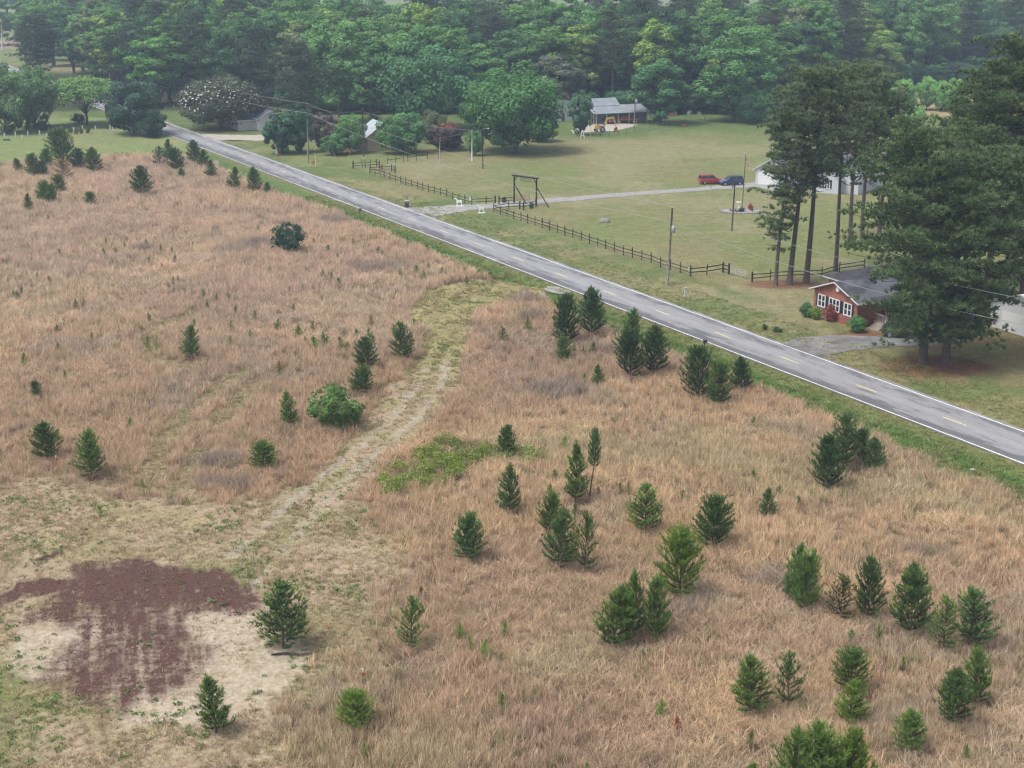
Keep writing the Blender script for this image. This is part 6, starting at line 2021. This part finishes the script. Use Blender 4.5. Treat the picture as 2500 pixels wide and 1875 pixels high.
# carport end with low wall and white posts
lo = MB().box(W_ - 1.0, W_ + 4.2, 21.6, 21.85, -.2, .75).box(W_ + 4.0, W_ + 4.25, 17.5, 21.59, -.2, .75)
lo.build('low_wall', M['brick'], e)
cr = MB().box(-.1, W_ + 4.6, 16.0, 22.2, 2.72, 2.95).build('carport_roof', M['dark_roof'], e)
MB().bar((W_ + 4.62, 16.0, 2.82), (W_ + 4.62, 22.2, 2.82), .08, .22).build('fascia', M['trim'], cr)
for yy in (16.6, 21.7):
    MB().tube([(W_ + 4.1, yy, .0), (W_ + 4.1, yy, 2.72)], .11, 8).build('carport_post', M['trim'], e)
MB().box(-.05, W_ + 4.0, 16.0, 21.5, -.2, .02).build('carport_floor', M['concrete'], e)

# ---- dark roofed building behind it
e = thing('rear_house', 'low building with dark shingle roof and white eaves behind the brick house', 'house', (at(2010, 670, 3.0)[0], at(2010, 670, 3.0)[1], gz(39, 177)), rzb)
MB().box(.5, 7.0, .6, 12.5, -.2, 2.72).build('wall', M['brick'], e)
q = [(0, 0, 2.74), (7.5, 0, 2.74), (7.5, 13, 2.74), (0, 13, 2.74), (0, 0, 2.90), (7.5, 0, 2.90), (7.5, 13, 2.90), (0, 13, 2.90), (3.75, 4.2, 4.35), (3.75, 9.0, 4.35)]
hr = MB().add(q, [(0, 3, 2, 1), (0, 1, 5, 4), (1, 2, 6, 5), (2, 3, 7, 6), (3, 0, 4, 7), (4, 5, 8), (5, 6, 9, 8), (6, 7, 9), (7, 4, 8, 9)]).build('roof', M['dark_roof'], e)
MB().bar((-.03, -.04, 2.82), (7.53, -.04, 2.82), .05, .13).bar((-.04, 0, 2.82), (-.04, 13, 2.82), .05, .13).build('fascia', M['trim'], hr)

# ---- white gable building at the right border
G0 = at(2414, 794)
e = thing('white_garage', 'white sided gable building behind the yard pines at the right border', 'garage', (G0[0], G0[1], gz(*G0)), rzb)
gable_walls(e, 0, 9.5, 0, 9, 3.1, 4.7, 'clean_siding')
gable_roof(e, 0, 9.5, 0, 9, 3.1, 4.75, .35, 'white', trim='trim')
MB().box(2.0, 6.4, -.05, -.01, 0, 2.3).build('garage_door', M['white'], e)
window(e, 7.6, 0, 1.6, .9, 1.1, 'y', 2, False)

# ---- white house behind the tall pines
A = at(1843.7, 449)
rzw = R(-35)
e = thing('white_house', 'white sided house with slate roof and garage behind the tall pines', 'house', (A[0], A[1], gz(*A)), rzw)
gable_walls(e, 0, 6.4, 0, 9, 2.95, 4.9, 'white_siding')
gable_roof(e, 0, 6.4, 0, 9, 2.95, 4.95, .45, 'slate_roof', trim='trim')
gd = MB().box(.7, 5.6, -.06, -.01, 0, 2.35).build('garage_door', M['white'], e)
for k in range(3):
    MB().box(.72, 5.58, -.075, -.062, .56 + k * .58, .59 + k * .58).build('panel_groove', M['dull_white'], gd)
MB().box(.55, .69, -.07, -.01, 0, 2.5).box(5.61, 5.75, -.07, -.01, 0, 2.5).box(.55, 5.75, -.07, -.01, 2.51, 2.66).build('door_trim', M['trim'], e)
MB().box(6.41, 18, 1.6, 11, -.2, 2.95).build('wall', M['white_siding'], e)
gable_roof(e, 3.2, 21, .2, 12.4, 2.95, 6.4, .5, 'slate_roof', axis='x', trim='trim')
gable_walls(e, 13.2, 18.0, -2.2, 4, 2.95, 4.9, 'white_siding')
gable_roof(e, 13.2, 18.0, -2.2, 5, 2.95, 4.95, .4, 'slate_roof', trim='trim', name='front_gable_roof')
window(e, 15.6, -2.2, 1.65, 1.0, 1.5, 'y', 2)
gable_walls(e, 18.0, 21.0, -.5, 12, 2.95, 4.5, 'white_siding', 'y')
for x_ in (7.2, 9.7, 12.4):
    MB().box(x_ - .09, x_ + .09, -.55, -.37, 0, 2.9).build('porch_column', M['trim'], e)
MB().box(6.5, 13.1, -.7, 1.59, -.1, .12).build('porch_floor', M['concrete'], e)
MB().box(9.3, 10.3, 1.52, 1.59, .12, 2.25).build('door', M['shutter'], e)
window(e, 7.9, 1.6, 1.6, 1.0, 1.4, 'y', 2)
window(e, 11.6, 1.6, 1.6, 1.0, 1.4, 'y', 2)
MB().box(21.02, 21.1, 3, 3.1, 0, 2.9).build('corner_board', M['trim'], e)
window(e, 21.0, 6, 1.7, 1.1, 1.3, 'x', 2, True, 1)
MB().box(15, 16, 8, 9, 5.0, 7.4).build('chimney', M['brick'], e)

# ---- yellow cottage
A = at(898, 369)
e = thing('yellow_cottage', 'small cream yellow cottage with pale metal roof among trees', 'house', (A[0], A[1], gz(*A)), R(22))
gable_walls(e, 0, 7.6, 0, 8, 3.2, 6.0, 'cream')
gable_roof(e, 0, 7.6, 0, 8, 3.2, 6.05, .5, 'pale_tin', trim='dark_wood')
window(e, 3.9, 0, 1.7, 1.5, 1.5, 'y', 2, False)
window(e, 0, 4, 1.7, 1.0, 1.4, 'x', 2, False, -1)
MB().box(6.0, 6.9, -.06, -.01, 0, 2.1).build('door', M['dull_white'], e)
MB().box(-2.2, -.01, 1.5, 7.8, -.1, .35).build('porch_floor', M['deck'], e)
MB().add([(.1, 1.2, 3.25), (-2.6, 1.2, 2.6), (-2.6, 8.1, 2.6), (.1, 8.1, 3.25), (.1, 1.2, 3.33), (-2.6, 1.2, 2.68), (-2.6, 8.1, 2.68), (.1, 8.1, 3.33)],
         [(0, 3, 2, 1), (4, 5, 6, 7), (0, 1, 5, 4), (1, 2, 6, 5), (2, 3, 7, 6), (3, 0, 4, 7)]).build('porch_roof', M['pale_tin'], e)
for yy in (1.7, 4.6, 7.6):
    MB().box(-2.15, -2.0, yy - .07, yy + .07, .35, 2.65).build('porch_post', M['dull_white'], e)
MB().box(5.2, 5.8, 4.5, 5.1, 4.6, 6.9).build('chimney', M['brick'], e)

# ---- white cottage by the magnolia
A = at(633, 319)
e = thing('white_cottage', 'white cottage half hidden between magnolia and roadside evergreens', 'house', (A[0], A[1], gz(*A)), R(28))
gable_walls(e, 0, 6.5, 0, 9, 3.0, 4.7, 'clean_siding')
gable_roof(e, 0, 6.5, 0, 9, 3.0, 4.75, .4, 'slate_roof', trim='trim')
window(e, 2.0, 0, 1.6, .9, 1.3, 'y', 2, False)
MB().box(3.6, 4.5, -.06, -.01, 0, 2.1).build('door', M['dark_boards'], e)
gable_walls(e, -4.5, -.01, 2.5, 8.5, 2.5, 3.7, 'dull_white', 'x')
gable_roof(e, -4.5, 0, 2.5, 8.5, 2.5, 3.75, .3, 'slate_roof', axis='x', trim='trim', name='wing_roof')
MB().box(6.51, 8.8, 1, 1.4, 2.6, 2.75).box(8.6, 8.75, 1.1, 1.25, 0, 2.6).build('porch_frame', M['pale_wood'], e)

# ---- metal roofed shed and the farmhouse beside it
A = at(1452, 304)
e = thing('metal_shed', 'open fronted farm shed with grey metal roof at the wood edge', 'shed', (A[0], A[1], gz(*A)), R(20))
MB().box(0, 15, 6.0, 6.2, -.2, 4.0).box(0, .2, 0.3, 5.99, -.2, 3.4).box(14.8, 15, .3, 5.99, -.2, 3.4).box(9.6, 14.79, 1.0, 1.15, -.2, 3.0).build('wall', M['dark_boards'], e)
lr = MB().add([(-.6, -.8, 2.75), (15.6, -.8, 2.75), (15.6, 5.2, 4.25), (-.6, 5.2, 4.25), (-.6, -.8, 2.85), (15.6, -.8, 2.85), (15.6, 5.2, 4.35), (-.6, 5.2, 4.35)],
              [(0, 3, 2, 1), (4, 5, 6, 7), (0, 1, 5, 4), (1, 2, 6, 5), (2, 3, 7, 6), (3, 0, 4, 7)])
lr.build('lower_roof', M['tin'], e)
gable_walls(e, 1.2, 8.6, 4.8, 10, 4.3, 5.7, 'clean_siding', 'x', 0)
gable_roof(e, 1.2, 8.6, 4.8, 10, 4.4, 5.8, .5, 'tin', axis='x', name='upper_roof')
for x_ in (.3, 3.2, 6.4, 9.5, 14.6):
    MB().box(x_ - .1, x_ + .1, -.5, -.3, -.1, 2.78).build('shed_post', M['pale_wood'], e)
A = at(1345, 298)
e = thing('farmhouse', 'white farmhouse with green roof half hidden behind the big oak', 'house', (A[0], A[1], gz(*A)), R(25))
gable_walls(e, 0, 7.5, 0, 8, 3.2, 5.0, 'clean_siding', 'x')
gable_roof(e, 0, 7.5, 0, 8, 3.2, 5.2, .5, 'green_roof', axis='x', trim='trim')
window(e, 2, 0, 1.7, 1, 1.4, 'y', 2, False)
window(e, 5.2, 0, 1.7, 1, 1.4, 'y', 2, False)
window(e, 7.5, 4, 1.8, 1, 1.4, 'x', 2, False, 1)
MB().box(3.2, 4.1, -.06, -.01, 0, 2.1).build('door', M['dark_boards'], e)
# a pale pavilion frame under the oak
A = at(1205, 345)
e = thing('garden_arbour', 'pale garden arbour with arched top left of the big oak', 'arbour', (A[0], A[1], gz(*A)), .2)
for x_ in (-.9, .9):
    for y_ in (-.5, .5):
        MB().box(x_ - .07, x_ + .07, y_ - .07, y_ + .07, -.1, 2.6).build('post', M['dull_white'], e)
for y_ in (-.5, .5):
    MB().tube([(-.9, y_, 2.6), (-.5, y_, 2.95), (0, y_, 3.05), (.5, y_, 2.95), (.9, y_, 2.6)], .06, 6).build('arch', M['dull_white'], e)
MB().box(-.85, .85, -.4, .4, 1.15, 1.25).build('shelf', M['dull_white'], e)

# ---- letter A, vehicles and clutter in the farm yard
A = SZ(872, 660)
X, Y, Z = P3(*A)
e = thing('letter_figure', 'big white wooden letter A standing at the far lawn edge', 'letter', (X, Y, Z), .1)
MB().bar((-.52, 0, 0), (-.06, 0, 1.95), .22, .24).bar((.52, 0, 0), (.06, 0, 1.95), .22, .24).build('legs', M['white'], e)
MB().bar((-.34, -.02, .66), (.34, -.02, .66), .18, .2).build('crossbar', M['white'], e)

# ------------------------------------------------------------------ vehicles
def paint(name, col):
    t_ = NT(name)
    n = t_.noise(t_.obj(), 1.2, 2)
    lo, hi = tuple(c * .92 for c in col), tuple(min(1, c * 1.08) for c in col)
    return t_.finish(t_.ramp(n, [(.3, lo), (.7, hi)]), .28, None, .5, 0, .6)
M['car_red'] = paint('car_red', (0.33, 0.018, 0.022))
M['car_blue'] = paint('car_blue', (0.022, 0.032, 0.085))
M['car_black'] = paint('car_black', (0.018, 0.019, 0.022))
M['truck_white'] = paint('truck_white', (0.62, 0.60, 0.58))
M['truck_orange'] = plain('truck_orange', (0.38, 0.13, 0.06), .7, .25, 2)
M['machine_yellow'] = plain('machine_yellow', (0.58, 0.40, 0.09), .6, .2, 2)
M['car_glass'] = NT('car_glass').finish((0.02, 0.025, 0.03), .05, None, .7)
M['lamp_glass'] = NT('lamp_glass').finish((0.75, 0.76, 0.78), .15, None, .6)
M['tail_glass'] = NT('tail_glass').finish((0.35, 0.02, 0.02), .2, None, .6)
M['chrome'] = NT('rim_metal').finish((0.5, 0.5, 0.52), .3, None, .5, .8)
tyre_b = MB()
tyre_b.tube([(0, -.11, 0), (0, -.09, 0), (0, .09, 0), (0, .11, 0)], [.29, .345, .345, .29], 18)
TYRE = tyre_b.mesh('tyre', M['rubber'])
RIM = MB().tube([(0, -.125, 0), (0, -.112, 0), (0, .112, 0), (0, .125, 0)], [.12, .22, .22, .12], 14).mesh('rim', M['chrome'])
def wheel(e, x, y, z=.345, s=1.0):
    w_ = link('wheel', TYRE, e, (x, y, z))
    w_.scale = (s, s, s)
    link('rim', RIM, w_)
def loft(stations):
    """closed skin through cross-sections given as lists of (y, z) at x"""
    b = MB()
    n = len(stations[0][1])
    for x, sec in stations:
        b.v += [(x, y_, z_) for y_, z_ in sec]
    for i in range(len(stations) - 1):
        for k in range(n):
            k2 = (k + 1) % n
            b.f.append((i * n + k, i * n + k2, (i + 1) * n + k2, (i + 1) * n + k))
    b.f.append(tuple(reversed(range(n))))
    b.f.append(tuple((len(stations) - 1) * n + k for k in range(n)))
    return b
def sec(w, zb, zs, zt, wt):
    return [(-w * .94, zb), (-w, zb + .12), (-w, zs), (-wt, zt), (wt, zt), (w, zs), (w, zb + .12), (w * .94, zb)]
def car(name, label, pos_, rz, col, L=4.75, W=1.9, H=1.75, suv=True, name_=None):
    X, Y = pos_
    e = thing(name, label, 'car', (X, Y, gz(X, Y) + .03), rz)
    w, h2 = W / 2, L / 2
    belt = 1.08 if suv else .95
    body = loft([(-h2, sec(w * .86, .45, .70, belt - .08, w * .80)), (-h2 + .12, sec(w * .97, .30, .80, belt, w * .88)), (-h2 + .9, sec(w, .24, .85, belt + .02, w * .90)),
                 (.2, sec(w, .24, .82, belt, w * .90)), (h2 - 1.45, sec(w, .24, .80, belt - .03, w * .90)), (h2 - .45, sec(w * .98, .28, .74, belt - .17, w * .84)),
                 (h2 - .06, sec(w * .90, .34, .66, belt - .30, w * .76)), (h2, sec(w * .80, .42, .60, belt - .38, w * .7))])
    body.build('body', M[col], e, smooth=False)
    r0, r1 = (-h2 + .12, -h2 + .42) if suv else (-h2 + .75, -h2 + 1.25)
    f0, f1 = h2 - 1.35, h2 - 2.15
    wb, wt = w * .88, w * .70
    cab = MB().add([(r0, -wb, belt - .02), (f0, -wb, belt - .06), (f0, wb, belt - .06), (r0, wb, belt - .02), (r1, -wt, H - .05), (f1, -wt, H - .06), (f1, wt, H - .06), (r1, wt, H - .05)],
                   [(0, 3, 2, 1), (4, 5, 6, 7), (0, 1, 5, 4), (1, 2, 6, 5), (2, 3, 7, 6), (3, 0, 4, 7)])
    cab.build('windows', M['car_glass'], e)
    rf = MB().add([(r1 - .06, -wt - .02, H - .06), (f1 + .05, -wt - .02, H - .07), (f1 + .05, wt + .02, H - .07), (r1 - .06, wt + .02, H - .06), (r1 + .1, -wt * .85, H), (f1 - .1, -wt * .85, H), (f1 - .1, wt * .85, H), (r1 + .1, wt * .85, H)],
                  [(0, 3, 2, 1), (4, 5, 6, 7), (0, 1, 5, 4), (1, 2, 6, 5), (2, 3, 7, 6), (3, 0, 4, 7)])
    rf.build('roof', M[col], e)
    pil = MB()
    for sy in (-1, 1):
        for (xa, za, xb, zb_) in ((f0, belt - .04, f1, H - .05), (r0, belt, r1, H - .05), ((f0 + r0) / 2, belt, (f1 + r1) / 2, H - .05)):
            pil.bar((xa, sy * wb * 1.005, za), (xb, sy * wt * 1.01, zb_), .07, .09)
    pil.build('pillars', M[col], e)
    for sx in (-1, 1):
        for sy in (-1, 1):
            wheel(e, sx * (h2 - .92), sy * (w - .10))
    for sy in (-1, 1):
        MB().box(h2 - .26, h2 - .05, sy * w * .66 - .16, sy * w * .66 + .16, .60, .76).build('headlight', M['lamp_glass'], e)
        MB().box(-h2 - .012, -h2 + .2, sy * w * .74 - .13, sy * w * .74 + .13, .72, .92).build('tail_light', M['tail_glass'], e)
        MB().box(.55, .72, sy * (w + .02) - .09, sy * (w + .02) + .09, belt + .02, belt + .16).build('mirror', M[col], e)
    MB().box(-h2 - .015, -h2 + .05, -.26, .26, .55, .70).build('number_plate', M['dull_white'], e)
    return e
VZ = lambda bx, by: z1((1680, 360), .12658, bx, by)
p_b = at(*VZ(815, 735))
car('blue_car', 'dark blue sport utility car with bright windscreen at the end of the drive', (p_b[0] + .2, p_b[1] + .7), math.pi + .20, 'car_blue')
p_r = at(*VZ(415, 715))
car('red_car', 'red sport utility car parked left of the blue one', (p_r[0] + .3, p_r[1] + 1.0), .22, 'car_red', 4.8)
HZM = lambda bx, by: z1((1960, 620), .14465, bx, by)
p_d = at(*HZM(1400, 1440))
car('dark_car', 'dark hatchback in the cracked drive under the yard pines', (p_d[0] + 2.0, p_d[1] + 1.1), -.30, 'car_black', 4.3, 1.8, 1.42, True)
Q = lambda bx, by: z1((2200, 680), .13562, bx, by)
p_k = at(*Q(1130, 1020))
car('carport_car', 'black car standing in the carport behind the low brick wall', (p_k[0] + .9, p_k[1] + 3.0), rzb + .05 + math.pi / 2, 'car_black', 4.5, 1.85, 1.5, False)
# barbecue grill under the carport edge
X, Y, Z = P3(*Q(780, 1010))
e = thing('kettle_grill', 'black covered barbecue grill beside the carport', 'grill', (X, Y, Z), .3)
MB().box(-.75, .75, -.35, .35, .1, .75).build('cart', M['charcoal'], e)
b = MB().prism([(-.40, .76), (.40, .76), (.42, .95), (.28, 1.18), (-.20, 1.22), (-.40, 1.0)], -.5, .5)
b.v = [(y_, x_, z_) for x_, y_, z_ in b.v]
b.build('lid', M['black'], e)
MB().box(-.8, -.52, -.3, .3, .78, .82).box(.52, .8, -.3, .3, .78, .82).build('side_shelf', M['grey_metal'], e)
for sx in (-1, 1):
    MB().tube([(sx * .6, -.37, .1), (sx * .6, -.30, .1)], .1, 10).build('wheel', M['rubber'], e)
# red and white pickup under the shed
X, Y, Z = P3(*SZ(1272, 440))
e = thing('pickup_truck', 'old red and white pickup truck under the metal shed', 'truck', (X, Y + 1.2, Z), R(-75))
loft([(-2.5, sec(.85, .45, .8, 1.0, .84)), (.2, sec(.9, .4, .85, 1.05, .86)), (1.4, sec(.9, .4, .85, 1.08, .82)), (2.35, sec(.86, .45, .8, 1.0, .72)), (2.5, sec(.8, .5, .75, .9, .66))]).build('body', M['red'], e)
MB().add([(-.4, -.8, 1.03), (1.1, -.8, 1.05), (1.1, .8, 1.05), (-.4, .8, 1.03), (-.25, -.66, 1.72), (.65, -.66, 1.72), (.65, .66, 1.72), (-.25, .66, 1.72)],
         [(0, 3, 2, 1), (4, 5, 6, 7), (0, 1, 5, 4), (1, 2, 6, 5), (2, 3, 7, 6), (3, 0, 4, 7)]).build('cab', M['car_glass'], e)
MB().box(-.32, .72, -.70, .70, 1.72, 1.80).build('roof', M['rust_red'], e)
MB().box(1.12, 2.4, -.74, .74, 1.07, 1.13).build('bonnet', M['truck_white'], e)
for sx in (-1, 1):
    for sy in (-1, 1):
        wheel(e, sx * 1.55, sy * .82)
    MB().box(2.46, 2.53, sx * .6 - .12, sx * .6 + .12, .68, .88).build('headlight', M['lamp_glass'], e)
# rusty flatbed truck
X, Y, Z = P3(*SZ(1545, 432))
e = thing('flatbed_truck', 'rusty orange flatbed truck before the shed, left of its pole', 'truck', (X, Y + .4, Z), R(8))
MB().box(-2.9, 3.0, -1.05, 1.05, .85, 1.02).build('flat_bed', M['truck_orange'], e)
MB().box(-2.9, 3.0, -1.08, -1.0, 1.03, 1.18).box(-2.9, 3.0, 1.0, 1.08, 1.03, 1.18).build('side_rail', M['truck_orange'], e)
MB().box(-2.4, 2.6, -.4, .4, .55, .84).build('chassis', M['rust_red'], e)
loft([(-2.2, sec(.8, 1.03, 1.3, 1.5, .7)), (-1.2, sec(.85, 1.03, 1.4, 1.95, .7)), (.3, sec(.85, 1.03, 1.4, 1.9, .7)), (1.0, sec(.7, 1.03, 1.25, 1.4, .6))]).build('load', M['rust_red'], e)
for x_ in (-2.2, 1.6, 2.3):
    for sy in (-1, 1):
        wheel(e, x_, sy * .85, .40, 1.15)
# yellow backhoe
X, Y, Z = P3(*SZ(1150, 565))
e = thing('backhoe', 'yellow backhoe with arched boom in the farm yard', 'digger', (X, Y, Z), .05)
MB().box(-1.5, .6, -.6, .6, .7, 1.35).box(-1.6, -.7, -.5, .5, 1.36, 1.75).build('chassis', M['machine_yellow'], e)
MB().box(-.7, .4, -.55, .55, 1.4, 1.5).box(-.7, -.62, -.55, .55, 1.51, 2.4).box(-.7, .5, -.6, .6, 2.4, 2.48).build('canopy', M['charcoal'], e)
MB().bar((.6, 0, 1.1), (1.5, 0, 3.3), .30, .45).bar((1.42, 0, 3.25), (3.2, 0, 3.55), .28, .42).build('boom', M['machine_yellow'], e)
MB().bar((3.15, 0, 3.6), (3.75, 0, 1.3), .24, .34).build('dipper', M['machine_yellow'], e)
MB().prism([(3.3, .9), (3.9, 1.3), (4.1, .8), (3.8, .3), (3.2, .2)], -.4, .4).build('bucket', M['rust_red'], e)
for x_, s_ in ((-1.3, 1.25), (.35, 1.9)):
    for sy in (-1, 1):
        wheel(e, x_, sy * .8, .345 * s_, s_)
# clutter along the wood edge
jm = [MB().box(-.9, .9, -.5, .5, 0, .7).box(-.5, .4, -.4, .4, .71, 1.0), MB().prism([(-1, 0), (1, 0), (.7, .6), (-.6, .9)], -.4, .4), MB().box(-.5, .5, -.5, .5, 0, 1.0)]
jcol = ('charcoal', 'stone', 'rust_red', 'dull_white', 'dark_boards', 'orange', 'grey_metal', 'stone')
JL = ('dark scrap heap at the wood edge, nearest the shed', 'pale scrap panel in the clutter at the wood edge', 'rusty scrap piece in the clutter at the wood edge', 'white sheet lying in the clutter at the wood edge',
      'dark crate at the far end of the clutter', 'low orange scrap on the lawn before the clutter', 'grey scrap box beside the white sheet', 'stone coloured lump at the right end of the clutter')
for i, q in enumerate(((1980, 400), (2110, 370), (2200, 330), (2240, 300), (2700, 250), (2390, 470), (2480, 300), (2620, 300))):
    X, Y, Z = P3(*SZ(*q))
    o_ = jm[i % 3].build('scrap_piece', M[jcol[i]], None, (X, Y, Z), i * .7)
    if i == 5:
        o_.scale = (1, .6, .35)
    tag(o_, JL[i], 'scrap')

# ------------------------------------------------------------------ shrubs round the brick house
for (q, pt, w, lab, c_) in (((70, 1070), 850, 200, 'dark green bush at the left corner of the brick house', (.045, .095, .04)), ((215, 1110), 925, 215, 'yellow green bush under the left brick house window', (.10, .16, .035)),
                            ((470, 1150), 880, 190, 'sparse red leaved shrub against the brick gable', (.17, .06, .05)), ((925, 1330), 1090, 285, 'round glossy green bush at the brick house steps', (.055, .13, .045))):
    px, py = HZM(*q)
    bush(px, py, HZM(0, pt)[1], w * .14465, lab, c_, 'house_bush', 'bush')
X, Y, Z = P3(*t(3, 1, 88, 1205))
bush(*t(3, 1, 88, 1206), t(3, 1, 0, 1172)[1], 80 * TS, 'low dark green plant alone on the brick house lawn', (.04, .07, .035), 'low_plant', 'plant')
bush(*t(2, 1, 2185, 1192), t(2, 1, 0, 1140)[1], 40 * TS, 'tiny dark plant on the lawn edge near the cracked drive', (.04, .07, .035), 'low_plant', 'plant')

# ------------------------------------------------------------------ the damp air
hz = NT('haze')
pv = hz.new('ShaderNodeVolumePrincipled')
pv.inputs['Color'].default_value = (0.62, 0.76, 0.95, 1)
pv.inputs['Density'].default_value = HAZE
pv.inputs['Anisotropy'].default_value = 0.1
hz.l.new(pv.outputs[0], hz.out.inputs['Volume'])
o_ = MB().box(-5400, 5400, -700, 5800, -2.0, 60.0).build('haze', hz.m)
tag(o_, 'thin bluish haze over the whole country', 'haze', kind='stuff')

# look-alikes that still share a label are told apart by their order in the picture
same = {}
for o_ in C.objects:
    if o_.parent is None and o_.get('label') and o_.get('category'):
        same.setdefault(o_['label'], []).append(o_)
def nth(n):
    return '%d%s' % (n, 'th' if 10 <= n % 100 <= 20 else {1: 'st', 2: 'nd', 3: 'rd'}.get(n % 10, 'th'))
for lab, lst in same.items():
    if len(lst) > 1:
        lst.sort(key=lambda o_: o_.location.x / o_.location.y)
        for i, o_ in enumerate(lst):
            o_['label'] = lab + ', ' + nth(i + 1) + ' from left'
